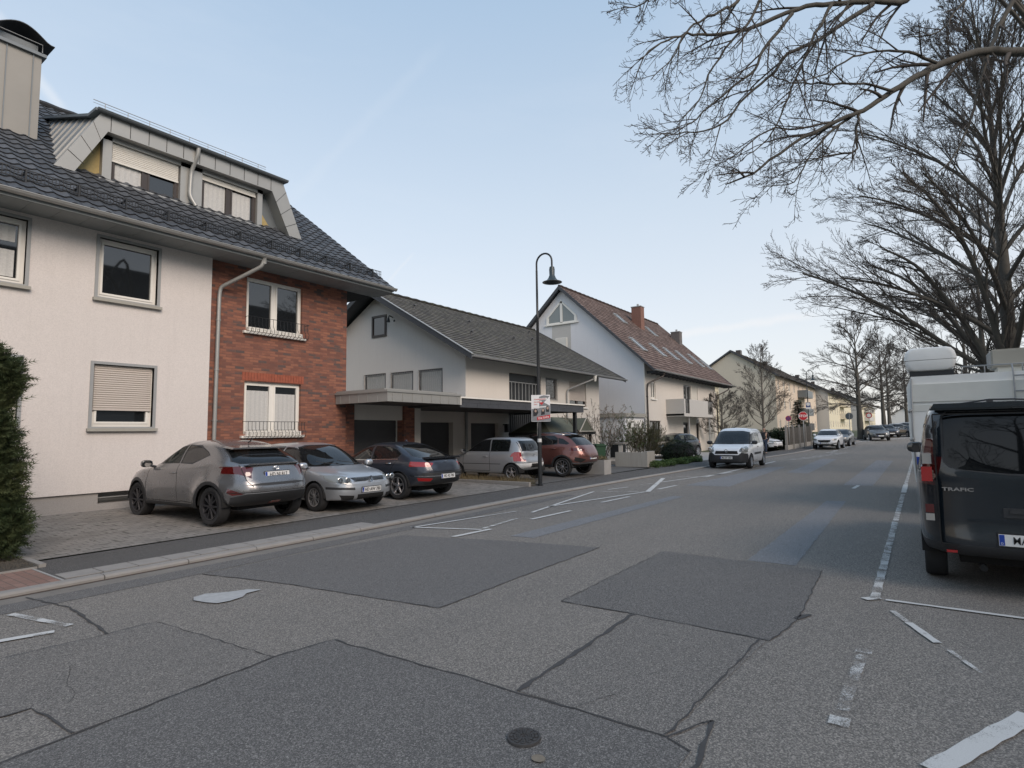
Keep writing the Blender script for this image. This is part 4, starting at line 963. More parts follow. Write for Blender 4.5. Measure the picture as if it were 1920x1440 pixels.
def make_car(name, loc, rz, label, rows, paint_m, wb, R, arch, win, ws, rw, tw=.76, wx0=.85, flare=None, cladding=None, extra=(), glassm='cglass', wheels=None, plates=None, mirrors=None, handles=(), gaps=(), group=None, cat='car', sub=4, n=88, interior=True, sideglass=None, detail=True, hue=None):
    """nose at x=0 pointing to -x, tail at +x. rows: nested outlines from sill to roof.
    win: side window outlines; ws/rw: wind- and rear-screen outlines (y, z); extra: (part name, material, kind, outline, condition, mirrored)"""
    t = empty(name, loc, rz, label, cat, group)
    bm = body_mesh(rows, sub, n, flare)
    parts = []; mats = [paint_m]; idx = 0
    def newp(pn, m): 
        mats.append(M[m] if isinstance(m, str) else m); parts.append((len(mats)-1, pn)); return len(mats)-1
    inline = {}
    def inl(m):
        if m not in inline: mats.append(M[m]); inline[m] = len(mats)-1
        return inline[m]
    # cladding and wheel arches
    zc = R
    for cx in (wx0, wx0+wb):
        if cladding: cut(bm, 'S', circ(cx, zc, arch+cladding, 22), inl('trim'), [0])
        hit = cut(bm, 'S', circ(cx, zc, arch, 22), 99)
        bmesh.ops.delete(bm, geom=hit, context='FACES')
    for pn, m, kind, P, cond, mir in extra:
        PP = [P]+([[(-y, z) for y, z in P]] if mir else [])
        if pn is None:
            for Q in PP: cut(bm, kind, Q, inl(m), None, cond)
        else:
            for Q in PP:
                if kind == 'S':
                    for sg in (1, -1): i = newp(pn, m); cut(bm, kind, Q, i, None, (lambda c, sg=sg: c.y*sg > 0))
                else: i = newp(pn, m); cut(bm, kind, Q, i, None, cond)
    for P in gaps:
        for Q in thin(P, .014): cut(bm, 'S', Q, inl('under'), [0, inline.get('trim', 0)])
    def grow_(P, d):
        c = Vector((sum(p[0] for p in P)/len(P), sum(p[1] for p in P)/len(P))); return [tuple(Vector(p)+(Vector(p)-c).normalized()*d) for p in P]
    if detail:
        for P in win: cut(bm, 'S', grow_(P, .028), inl('trim'), [0])
        if ws: cut(bm, 'F', grow_(ws, .03), inl('trim'), [0], lambda c: c.z > min(p[1] for p in ws)-.04)
        if rw: cut(bm, 'R', grow_(rw, .02), inl('trim'), [0], lambda c: c.z > min(p[1] for p in rw)-.04)
    for k, P in enumerate(win): 
        for sg in (1, -1):
            i = newp('side_window', sideglass[k] if sideglass else glassm); cut(bm, 'S', P, i, None, (lambda c, sg=sg: c.y*sg > 0))
    if ws: i = newp('windscreen', glassm); cut(bm, 'F', ws, i, None, lambda c: c.z > min(p[1] for p in ws)-.01)
    if rw: i = newp('rear_window', glassm); cut(bm, 'R', rw, i, None, lambda c: c.z > min(p[1] for p in rw)-.01)
    objs = []
    for i, pn in parts:
        if any(f.material_index == i for f in bm.faces):
            nb = split(bm, i)
            if 'window' in pn or pn == 'windscreen':   # sit a little inside the bodywork
                for v in nb.verts: v.co -= v.normal*.004
            objs.append((pn, nb, mats[i]))
    ys = {}
    for h_ in handles: ys[h_] = sidey(bm, h_[0]+.08, h_[1], .85)
    my = sidey(bm, mirrors[0], mirrors[1]-.05, .8) if mirrors else 0
    keep = sorted({f.material_index for f in bm.faces}); mp = {k: j for j, k in enumerate(keep)}
    for f in bm.faces: f.material_index = mp[f.material_index]
    b = link('body', bm, [mats[k] for k in keep], t, True, auto=38)
    for pn, nb, m in objs: link(pn, nb, m, t, True, auto=40)
    # wheel housings, floor, cabin
    W = max(r[2] for r in rows)
    q = B()
    for cx in (wx0, wx0+wb):
        for sg in (1, -1):
            ya, yb = sg*(W-.015), sg*(W-.34); vs = []; kk = 20
            for j in range(kk+1):
                a = -.02+(pi+.04)*j/kk; vs += [(cx+(arch+.004)*cos(a), ya, zc+(arch+.004)*sin(a)), (cx+(arch+.004)*cos(a), yb, zc+(arch+.004)*sin(a))]
            q.mesh(vs, [(2*j, 2*j+2, 2*j+3, 2*j+1) for j in range(kk)]); q.face([vs[2*j+1] for j in range(kk+1)])
    z0 = min(r[3] for r in rows); q.box(rows[0][0]+.2, rows[0][5]-.2, -W+.35, W-.35, z0-.02, z0+.2)
    q.build('wheel_housing', M['under'], t)
    if interior:
        zb = [r[3] for r in rows if r[0] > .6][0]; xa = [r[0] for r in rows if r[0] > .6][0]; xb = rows[-4][5]
        q = B(); q.box(xa+.25, xb-.15, -W+.22, W-.22, z0+.2, zb-.03); q.build('cabin', M['under'], t)
        q = B()
        for sx in (xa+.95, xa+1.85):
            for sy in (-.36, .36):
                q.box(sx, sx+.12, sy-.22, sy+.22, z0+.3, zb+.12); q.box(sx+.02, sx+.10, sy-.11, sy+.11, zb+.12, zb+.30)
        q.build('seats', M['seat'], t, bevel=.03)
    wR, ww, rimR, style, sp, rm = wheels
    for cx in (wx0, wx0+wb):
        for sg in (1, -1): wheel(t, cx, sg*(tw), wR, ww, rimR, sg, style, rm, sp)
    if plates:
        for pl in plates: plate(t, *pl)
    if mirrors:
        for sg in (1, -1): mirror(t, mirrors[0], sg*my, mirrors[1], sg, M[mirrors[2]] if isinstance(mirrors[2], str) else mirrors[2], mirrors[3] if len(mirrors) > 3 else 1)
    for h_ in handles:
        for sg in (1, -1): handle(t, h_[0], sg*ys[h_], h_[1], sg, M[h_[2]] if isinstance(h_[2], str) else h_[2])
    return t
P_ = {}
P_['taupe'] = paint('taupe_metallic', (.205, .205, .21), .68, .25); P_['silver'] = paint('silver_metallic', (.46, .48, .50), .6, .32); P_['silver2'] = paint('dull_silver', (.34, .35, .36), .5, .40)
P_['blue'] = paint('dark_blue_grey', (.045, .052, .068), .5, .28); P_['bronze'] = paint('copper_metallic', (.19, .078, .064), .6, .27); P_['blk'] = paint('black_metallic', (.018, .02, .025), .3, .25)
P_['wh'] = paint('white_car_paint', (.74, .76, .78), 0, .30); P_['van'] = paint('dark_van_paint', (.008, .014, .020), .1, .16, .02); P_['gr'] = paint('grey_car_paint', (.16, .17, .18), .5, .3); P_['red'] = paint('red_car_paint', (.3, .02, .02), .2, .3)
front = lambda c: c.x < .9
def tailc(x): return lambda c: c.x > x
# ---- taupe crossover (rear three-quarter)
rows = [[.22, .30, .78, .28, .28, 4.05, .34, 5], [.06, .34, .85, .30, .30, 4.24, .42, 5], [.0, .50, .88, .42, .42, 4.36, .58, 4.6], [.02, .64, .89, .58, .62, 4.33, .74, 4.6], [.10, .78, .885, .76, .84, 4.24, .90, 4.6],
 [.40, .94, .875, .92, 1.02, 4.16, 1.04, 4.6], [1.08, 1.05, .85, .99, 1.12, 4.10, 1.10, 4.6], [1.42, 1.22, .78, 1.16, 1.22, 3.98, 1.20, 4.4], [1.82, 1.42, .69, 1.36, 1.34, 3.72, 1.32, 4.2], [2.15, 1.52, .60, 1.47, 1.45, 3.42, 1.44, 3.8], [2.45, 1.55, .42, 1.53, 1.52, 3.10, 1.52, 3.2], [2.6, 1.555, .1, 1.553, 1.55, 2.85, 1.55, 2.5]]
make_car('parked_crossover', (6.2, 14.27, .11), radians(-90+3), 'taupe metallic crossover parked nose to the white wall', rows, P_['taupe'], 2.66, .35, .395, 
 [[(1.38, 1.09), (1.50, 1.17), (1.95, 1.39), (2.25, 1.45), (2.30, 1.12)], [(2.38, 1.12), (2.34, 1.455), (2.75, 1.43), (3.10, 1.33), (3.22, 1.27), (2.80, 1.13)]],
 [(-.72, 1.08), (-.60, 1.43), (-.3, 1.49), (.3, 1.49), (.60, 1.43), (.72, 1.08)], [(-.60, 1.115), (-.68, 1.16), (-.56, 1.35), (-.3, 1.40), (.3, 1.40), (.56, 1.35), (.68, 1.16), (.60, 1.115)],
 .77, .84, [(.84, .35, .43, .04), (3.5, .35, .45, .06)], .065,
 [('tail_light', 'redd', 'R', [(.44, 1.045), (.62, 1.06), (.92, 1.07), (.92, .95), (.68, .93), (.52, .85), (.50, .93)], tailc(3.5), 1), ('tail_light', 'redd', 'S', [(3.70, 1.03), (4.0, 1.075), (4.3, 1.075), (4.32, .95), (4.05, .94), (3.86, .97)], None, 0),
  (None, 'trim', 'R', [(-.80, .52), (-.62, .58), (.62, .58), (.80, .52), (.80, .40), (.55, .30), (-.55, .30), (-.80, .40)], tailc(3.6), 0), (None, 'chrome', 'R', [(-.80, .535), (-.62, .595), (.62, .595), (.80, .535), (.80, .52), (.62, .575), (-.62, .575), (-.80, .52)], tailc(3.6), 0),
  (None, 'trim', 'S', [(1.1, .25), (3.2, .25), (3.2, .36), (1.1, .36)], None, 0), ('rear_fog_light', 'redl', 'R', [(-.12, .36), (.12, .36), (.10, .41), (-.10, .41)], tailc(3.6), 0), ('rear_reflector', 'redd', 'R', [(.66, .575), (.82, .68), (.84, .60), (.78, .555)], tailc(3.6), 1),
  (None, 'trim', 'R', [(-.64, .73), (-.38, .76), (.38, .76), (.64, .73), (.30, .71), (-.30, .71)], tailc(3.9), 0), ('headlight', 'lampl', 'F', [(.42, .74), (.86, .86), (.86, .72), (.55, .68)], front, 1)]+RG([(-.64, 1.10), (-.60, .80), (-.52, .70)])+RG([(.52, .70), (.60, .80), (.64, 1.10)])+RG([(-.84, .60), (.84, .60)]),
 wheels=(.35, .22, .25, 'twin', 5, 'rimd'), plates=[(4.245, 0, .90, 1, 'HD NI 817', .52, .11, .12)], mirrors=(1.30, 1.06, P_['taupe']), handles=[(2.12, .93, P_['taupe'])],
 gaps=[[(1.28, 1.06), (1.22, .75), (1.30, .38)], [(2.34, 1.10), (2.36, .6), (2.40, .38), (1.30, .38)], [(3.0, .38), (2.55, .40), (2.40, .38)]], glassm='cglass', sideglass=['cglassc', 'cglass'])
r = S.objects['parked_crossover']
q = B(); q.prism([(-.66, 0), (.66, 0), (.60, .03), (-.60, .03)], lambda u, v, w_: (w_, u*.92, 1.405+v-(w_-3.5)*.12), 3.42, 3.72); q.build('roof_spoiler', P_['taupe'], r, bevel=.008)
q = B(); q.tube([(3.3, 0, 1.49), (3.42, 0, 1.56)], .012, 6); q.build('aerial', M['trim'], r)
q = B(); q.prism([(-.58, 1.085), (.58, 1.085), (.46, 1.11), (-.46, 1.11)], lambda u, v, w_: (w_, u, v), 4.02, 4.16); q.build('tail_lip', P_['taupe'], r, bevel=.008)
def badge(r, x, y, z, rr, dx, m='chrome', inner=True, name='badge'):
    q = B(); q.lathe([(rr*.78, 0), (rr*.86, dx*.008), (rr, dx*.008), (rr*1.02, 0)], (x, y, z), 'x', 20)
    if inner: 
        for a, b in (((-.55, .5), (-.1, -.6)), ((-.1, -.6), (.1, -.1)), ((.1, -.1), (.3, -.6)), ((.3, -.6), (.6, .5))): q.tube([(x+dx*.004, y+a[0]*rr, z+a[1]*rr), (x+dx*.004, y+b[0]*rr, z+b[1]*rr)], rr*.09, 5)
    return q.build(name, M[m], r, False, auto=40)
q = B(); 
for rx, rz_ in ((.055, .036), (.02, .034), (.038, .016)): 
    pts = [(4.205+.003, rx*cos(k*pi/8), 1.02+(.012 if rz_ < .02 else 0)+rz_*sin(k*pi/8)) for k in range(17)]; q.tube(pts, .004, 5, False)
q.build('badge', M['chrome'], r)
# ---- silver hatchback nose to the street
rows = [[.22, .26, .78, .24, .24, 3.95, .30, 5], [.05, .28, .84, .25, .25, 4.10, .36, 5], [.0, .42, .87, .38, .38, 4.20, .48, 4.6], [.02, .56, .88, .55, .56, 4.20, .66, 4.6], [.08, .68, .88, .74, .76, 4.14, .84, 4.6],
 [.34, .82, .86, .88, .90, 4.08, .95, 4.4], [.98, .96, .82, .93, .98, 4.04, 1.0, 4.4], [1.36, 1.16, .75, 1.12, 1.14, 3.95, 1.16, 4.4], [1.74, 1.35, .67, 1.32, 1.32, 3.80, 1.32, 4.2], [2.06, 1.45, .57, 1.42, 1.42, 3.58, 1.41, 3.8], [2.4, 1.485, .4, 1.47, 1.47, 3.2, 1.46, 3.2], [2.55, 1.49, .1, 1.488, 1.487, 2.9, 1.48, 2.5]]
winG = [[(1.28, .99), (1.72, 1.26), (2.0, 1.36), (2.28, 1.385), (2.32, 1.0)], [(2.40, 1.0), (2.37, 1.39), (2.9, 1.38), (3.2, 1.33), (3.25, 1.03)], [(3.32, 1.04), (3.28, 1.32), (3.48, 1.27), (3.62, 1.10)]]
make_car('parked_hatchback', (8.68, 9.98, .07), radians(90-1), 'bright silver hatchback with its nose to the street beside the taupe crossover', rows, P_['silver'], 2.58, .315, .36, winG,
 [(-.71, .97), (-.57, 1.37), (-.3, 1.42), (.3, 1.42), (.57, 1.37), (.71, .97)], [(-.6, 1.04), (-.52, 1.34), (.52, 1.34), (.6, 1.04)], .77, .88, None, None,
 [('grille', 'trim', 'F', [(-.40, .655), (-.46, .735), (.46, .735), (.40, .655)], front, 0), ('headlight', 'lampl', 'F', [(.46, .74), (.66, .80), (.84, .79), (.80, .66), (.60, .60), (.48, .63)], front, 1), (None, 'trim', 'F', [(.42, .53), (.84, .55), (.84, .50), (.42, .475)], front, 1),
  (None, 'under', 'F', [(-.36, .25), (-.36, .38), (.36, .38), (.36, .25)], front, 0), (None, 'under', 'F', [(.44, .27), (.44, .36), (.70, .38), (.66, .28)], front, 1), (None, 'trim', 'S', [(1.25, .50), (3.05, .50), (3.05, .54), (1.25, .54)], None, 0),
  ('tail_light', 'redl', 'R', [(.5, .8), (.5, .96), (.85, .96), (.85, .8)], tailc(3.6), 1)],
 wheels=(.315, .19, .20, 'fan', 9, 'rim'), plates=[(-.012, -.0, .47, 0, 'HD AW 780', .52, .11, -.1)], mirrors=(1.22, .96, P_['silver']), handles=[(2.1, .84, P_['silver']), (3.0, .86, P_['silver'])],
 gaps=[[(1.20, .95), (1.18, .6), (1.26, .32)], [(2.36, .98), (2.38, .34), (1.26, .32)]])
r = S.objects['parked_hatchback']; badge(r, .025, 0, .695, .065, -1)
q = B()
for z in (.675, .70, .722): q.prism([(-.42, 0), (-.08, 0), (-.08, .010), (-.42, .010)], lambda u, v, w_: (w_, u, z+v), -.0+.03, .055); q.prism([(.08, 0), (.42, 0), (.42, .010), (.08, .010)], lambda u, v, w_: (w_, u, z+v), .03, .055)
q.build('grille_bars', M['chrome'], r)
q = B()
for sg in (1, -1):
    for yy, rr in ((.56, .062), (.72, .066)): q.lathe([(rr, 0), (rr*.8, -.012), (rr*.2, -.002)], (.075+(yy-.5)*.30, sg*yy, .70), 'x', 16)
q.build('lamp_reflector', M['chrome'], r, True)
q = B()
for a in (-.45, .12): q.tube([(.96, a, .985), (1.12, a+.45, 1.06), (1.16, a+.50, 1.08)], .008, 5)
q.build('wiper', M['trim'], r)
# ---- dark blue fastback
rows = [[.22, .24, .80, .22, .22, 4.15, .32, 5], [.05, .27, .86, .23, .23, 4.34, .38, 5], [.0, .40, .89, .36, .36, 4.44, .50, 4.6], [.02, .54, .90, .54, .56, 4.45, .66, 4.6], [.10, .66, .895, .72, .78, 4.40, .82, 4.6],
 [.42, .80, .875, .85, .92, 4.34, .94, 4.5], [1.10, .93, .83, .90, .99, 4.26, 1.0, 4.4], [1.48, 1.10, .76, 1.08, 1.10, 4.02, 1.08, 4.3], [1.88, 1.28, .68, 1.26, 1.22, 3.72, 1.19, 4.1], [2.2, 1.38, .58, 1.36, 1.33, 3.40, 1.30, 3.7], [2.5, 1.42, .40, 1.41, 1.40, 3.05, 1.385, 3.1], [2.65, 1.425, .1, 1.424, 1.42, 2.85, 1.41, 2.5]]
make_car('parked_fastback', (11.12, 14.42, .10), radians(-90+1), 'dark blue grey fastback parked tail to the street before the brick garage', rows, P_['blue'], 2.65, .33, .375,
 [[(1.42, .96), (1.85, 1.20), (2.15, 1.29), (2.40, 1.32), (2.44, .98)], [(2.52, .98), (2.49, 1.325), (2.95, 1.31), (3.30, 1.23), (3.50, 1.12), (3.44, 1.04), (3.3, 1.01)]],
 [(-.72, .95), (-.58, 1.30), (.58, 1.30), (.72, .95)], [(-.60, 1.03), (-.66, 1.07), (-.50, 1.30), (-.3, 1.36), (.3, 1.36), (.50, 1.30), (.66, 1.07), (.60, 1.03)], .79, .88, None, None,
 [('tail_light', 'redl', 'R', [(.44, .90), (.80, .94), (.90, .92), (.90, .82), (.55, .80)], tailc(3.7), 1), (None, 'trim', 'R', [(-.72, .66), (-.80, .52), (-.62, .36), (.62, .36), (.80, .52), (.72, .66)], tailc(3.9), 0), (None, 'chrome', 'R', [(-.84, .60), (-.70, .585), (.70, .585), (.84, .60), (.84, .575), (.70, .565), (-.70, .565), (-.84, .575)], tailc(3.8), 0),
  ('rear_reflector', 'redl', 'R', [(.52, .52), (.78, .54), (.76, .46), (.56, .45)], tailc(3.8), 1), (None, 'chrome', 'S', [(1.40, .945), (3.46, .99), (3.46, 1.005), (1.40, .957)], None, 0)]+RG([(-.56, 1.0), (-.50, .68), (.50, .68), (.56, 1.0)]),
 wheels=(.33, .22, .225, 'single', 5, 'rim'), plates=[(4.455, 0, .56, 1, 'HD AS 700', .52, .11, .1)], mirrors=(1.36, .97, P_['blue']), handles=[(2.2, .86, 'chrome'), (3.1, .89, 'chrome')],
 gaps=[[(1.34, .95), (1.28, .6), (1.34, .30)], [(2.48, .97), (2.50, .32), (1.34, .30)], [(3.48, 1.02), (3.2, .6), (3.1, .34), (2.50, .32)]])
r = S.objects['parked_fastback']
q = B(); q.prism([(-.62, 0), (.62, 0), (.56, .045), (-.56, .045)], lambda u, v, w_: (w_, u, 1.0+v), 4.10, 4.34); q.build('boot_spoiler', P_['blk'], r, bevel=.01)
q = B()
for a, b in (((-.05, 1), (-.03, -1)), ((.03, 1), (.05, -1)), ((-.045, 0), (.045, 0))): q.tube([(4.385, a[0], .93+a[1]*.022), (4.385, b[0], .93+b[1]*.022)], .006, 5)
q.build('badge', M['chrome'], r); q = B(); q.prism([(-.06, 0), (0, .05), (.06, 0)], lambda u, v, w_: (2.95+u, w_, 1.43+v), -.01, .01); q.build('aerial', P_['blue'], r)
# ---- small silver two-door
rows = [[.20, .28, .74, .26, .26, 3.25, .34, 5], [.05, .30, .79, .27, .27, 3.42, .40, 5], [.0, .44, .81, .40, .40, 3.53, .50, 4.8], [.02, .58, .82, .56, .56, 3.53, .64, 4.8], [.12, .70, .82, .74, .74, 3.44, .80, 4.8],
 [.38, .82, .80, .88, .88, 3.42, .92, 4.8], [.88, .96, .77, .94, .95, 3.40, .98, 4.8], [1.22, 1.16, .70, 1.12, 1.12, 3.34, 1.14, 4.8], [1.54, 1.34, .64, 1.30, 1.30, 3.26, 1.30, 4.6], [1.84, 1.43, .56, 1.40, 1.40, 3.10, 1.40, 4.0], [2.1, 1.455, .4, 1.45, 1.45, 2.9, 1.445, 3.4], [2.25, 1.46, .1, 1.459, 1.459, 2.6, 1.457, 2.5]]
make_car('parked_mini_car', (16.42, 14.2, .12), radians(-90+0), 'small dull silver two-door car behind the street lamp', rows, P_['silver2'], 2.32, .29, .335,
 [[(1.12, .99), (1.52, 1.25), (1.78, 1.355), (2.08, 1.38), (2.12, .99)], [(2.19, .99), (2.16, 1.38), (2.86, 1.37), (2.92, 1.30), (2.92, 1.0)]],
 [(-.66, .97), (-.54, 1.36), (.54, 1.36), (.66, .97)], [(-.54, 1.0), (-.50, 1.33), (.50, 1.33), (.54, 1.0)], .70, .72, None, None,
 [('tail_light', 'redl', 'R', [(.58, .66), (.60, .97), (.80, .97), (.82, .66)], tailc(3.0), 1), ('tail_light', 'redl', 'S', [(3.33, .66), (3.33, .95), (3.6, .95), (3.6, .66)], None, 0), (None, 'silver_b', 'R', [(-.9, .36), (.9, .36), (.9, .62), (-.9, .62)], tailc(3.0), 0), (None, 'silver_b', 'S', [(3.12, .36), (3.12, .62), (3.6, .62), (3.6, .36)], None, 0), (None, 'trim', 'S', [(1.0, .60), (2.62, .60), (2.62, .62), (1.0, .62)], None, 0)] if False else
 [('tail_light', 'redl', 'R', [(.58, .66), (.60, .97), (.80, .97), (.82, .66)], tailc(3.0), 1), ('tail_light', 'redl', 'S', [(3.36, .66), (3.36, .95), (3.6, .95), (3.6, .66)], None, 0), (None, 'platew', 'R', [(-.85, .37), (.85, .37), (.85, .60), (-.85, .60)], tailc(3.0), 0), (None, 'platew', 'S', [(3.14, .37), (3.14, .60), (3.6, .60), (3.6, .37)], None, 0), (None, 'trim', 'S', [(1.0, .56), (2.62, .56), (2.62, .58), (1.0, .58)], None, 0), (None, 'under', 'R', [(-.28, .44), (.28, .44), (.28, .58), (-.28, .58)], tailc(3.0), 0)]+RG([(-.57, 1.3), (-.57, .62)])+RG([(.57, .62), (.57, 1.3)])+RG([(-.85, .608), (.85, .608)]),
 wheels=(.29, .17, .19, 'single', 5, 'rim'), plates=None, mirrors=(1.08, .96, P_['silver2']), handles=[(1.9, .82, P_['silver2'])], gaps=[[(1.02, .95), (1.0, .6), (1.04, .34)], [(2.16, .97), (2.18, .34), (1.04, .34)]], sideglass=['cglass', 'cglassc'])
r = S.objects['parked_mini_car']; badge(r, 3.452, 0, .86, .045, 1); q = B(); q.tube([(3.43, .1, 1.0), (3.44, -.25, 1.03)], .009, 5); q.build('wiper', M['trim'], r)
# ---- copper SUV
rows = [[.25, .34, .78, .32, .32, 3.95, .40, 5], [.07, .36, .85, .33, .33, 4.12, .46, 5], [.0, .52, .89, .46, .46, 4.22, .58, 4.6], [.02, .68, .90, .62, .64, 4.22, .76, 4.6], [.10, .84, .895, .82, .88, 4.15, .92, 4.6],
 [.36, .96, .88, .96, 1.02, 4.08, 1.04, 4.6], [1.02, 1.06, .85, 1.02, 1.10, 4.03, 1.10, 4.6], [1.36, 1.24, .78, 1.20, 1.22, 3.92, 1.22, 4.4], [1.72, 1.43, .70, 1.39, 1.38, 3.74, 1.37, 4.2], [2.04, 1.54, .61, 1.50, 1.49, 3.50, 1.48, 3.8], [2.35, 1.575, .44, 1.56, 1.55, 3.15, 1.55, 3.2], [2.5, 1.58, .1, 1.579, 1.575, 2.9, 1.57, 2.5]]
SUV = rows
make_car('parked_suv', (19.15, 14.2, .12), radians(-90+1), 'copper coloured compact SUV beside the green wheelie bin', rows, P_['bronze'], 2.56, .34, .385,
 [[(1.30, 1.10), (1.70, 1.35), (2.0, 1.45), (2.30, 1.48), (2.34, 1.12)], [(2.41, 1.12), (2.38, 1.48), (2.95, 1.46), (3.12, 1.38), (3.16, 1.17)], [(3.24, 1.19), (3.18, 1.38), (3.36, 1.34), (3.62, 1.20), (3.55, 1.16)]],
 [(-.72, 1.09), (-.6, 1.45), (.6, 1.45), (.72, 1.09)], [(-.64, 1.13), (-.56, 1.42), (-.3, 1.46), (.3, 1.46), (.56, 1.42), (.64, 1.13)], .79, .84, [(.84, .34, .43, .03), (3.4, .34, .44, .045)], .06,
 [('tail_light', 'redd', 'R', [(.40, .99), (.88, 1.04), (.90, .94), (.60, .90)], tailc(3.5), 1), ('tail_light', 'redd', 'S', [(3.72, 1.02), (4.3, 1.04), (4.3, .93), (3.9, .94)], None, 0), (None, 'under', 'R', [(.5, .60), (.80, .70), (.82, .56), (.66, .50)], tailc(3.6), 1), (None, 'trim', 'R', [(-.5, .33), (.5, .33), (.6, .50), (-.6, .50)], tailc(3.5), 0),
  (None, 'chrome', 'R', [(-.84, .50), (-.5, .485), (.5, .485), (.84, .50), (.84, .465), (.5, .455), (-.5, .455), (-.84, .465)], tailc(3.5), 0), (None, 'trim', 'S', [(1.1, .28), (3.1, .28), (3.1, .42), (1.1, .42)], None, 0)]+RG([(-.66, 1.1), (-.62, .72), (.62, .72), (.66, 1.1)]),
 wheels=(.34, .22, .245, 'twin', 5, 'rim'), plates=[(4.225, 0, .66, 1, 'HD KT 42', .52, .11, .1)], mirrors=(1.25, 1.10, P_['blk']), handles=[(2.1, .98, P_['bronze']), (2.95, 1.0, P_['bronze'])], gaps=[[(1.22, 1.06), (1.18, .7), (1.26, .42)], [(2.38, 1.1), (2.40, .44), (1.26, .42)]])
r = S.objects['parked_suv']
q = B(); 
for sg in (1, -1): q.tube([(1.75, sg*.62, 1.50), (2.2, sg*.60, 1.575), (2.9, sg*.58, 1.57), (3.35, sg*.56, 1.50)], .014, 6)
q.build('roof_rail', M['chrome'], r, True); q = B(); q.prism([(-.58, 0), (.58, 0), (.52, .03), (-.52, .03)], lambda u, v, w_: (w_, u, 1.49+v), 3.3, 3.62); q.build('roof_spoiler', P_['blk'], r, bevel=.008)
# ---- black hatchback in the far drive, side-on
rows = [[.22, .24, .78, .22, .22, 3.95, .30, 5], [.05, .27, .84, .24, .24, 4.12, .36, 5], [.0, .40, .87, .36, .36, 4.22, .48, 4.6], [.02, .54, .88, .55, .56, 4.22, .66, 4.6], [.08, .68, .88, .72, .78, 4.16, .84, 4.6], [.36, .82, .86, .86, .93, 4.10, .96, 4.4], [1.0, .95, .82, .92, 1.0, 4.02, 1.02, 4.4], [1.4, 1.14, .75, 1.10, 1.14, 3.88, 1.14, 4.3], [1.8, 1.31, .67, 1.29, 1.28, 3.66, 1.26, 4.1], [2.1, 1.40, .58, 1.38, 1.37, 3.40, 1.36, 3.7], [2.42, 1.435, .4, 1.43, 1.42, 3.1, 1.41, 3.1], [2.55, 1.44, .1, 1.439, 1.435, 2.85, 1.43, 2.5]]
make_car('parked_hatchback', (33.1, 13.15, .12), radians(-14), 'black hatchback in the drive behind the dark clipped shrub', rows, P_['blk'], 2.6, .32, .365,
 [[(1.30, .97), (1.74, 1.22), (2.0, 1.31), (2.30, 1.34), (2.34, .99)], [(2.42, .99), (2.39, 1.345), (2.9, 1.33), (3.25, 1.25), (3.4, 1.10), (3.3, 1.03)]], [(-.7, .96), (-.57, 1.32), (.57, 1.32), (.7, .96)], [(-.6, 1.05), (-.52, 1.32), (.52, 1.32), (.6, 1.05)], .78, .85, None, None,
 [('headlight', 'lampl', 'F', [(.46, .66), (.86, .76), (.84, .64), (.5, .58)], front, 1), ('tail_light', 'redl', 'R', [(.46, .82), (.46, .96), (.88, .96), (.88, .82)], tailc(3.6), 1)],
 wheels=(.32, .2, .22, 'single', 7, 'rim'), plates=[(4.225, 0, .6, 1, 'HD R 119', .52, .11, .1)], mirrors=(1.24, .97, P_['blk']), handles=[(2.1, .86, P_['blk'])], gaps=[[(1.2, .95), (1.18, .6), (1.24, .3)], [(2.38, .97), (2.4, .32), (1.24, .3)]], glassm='cglassc', group=None)
# ---- white panel-sided people carrier, coming towards the camera
rows = [[.20, .28, .80, .26, .26, 4.05, .36, 6], [.05, .30, .86, .27, .27, 4.20, .40, 6], [.0, .46, .90, .42, .42, 4.30, .52, 5.2], [.0, .62, .91, .60, .60, 4.31, .68, 5.2], [.03, .78, .91, .80, .80, 4.30, .90, 5.4],
 [.16, .92, .90, .95, .95, 4.29, 1.0, 5.4], [.70, 1.08, .88, 1.05, 1.05, 4.28, 1.1, 5.6], [1.02, 1.30, .83, 1.25, 1.25, 4.26, 1.3, 6], [1.34, 1.54, .77, 1.50, 1.50, 4.23, 1.5, 6], [1.62, 1.70, .70, 1.66, 1.66, 4.16, 1.66, 5.4], [1.95, 1.79, .58, 1.76, 1.76, 3.9, 1.77, 4.4], [2.2, 1.82, .1, 1.815, 1.815, 3.4, 1.815, 2.8]]
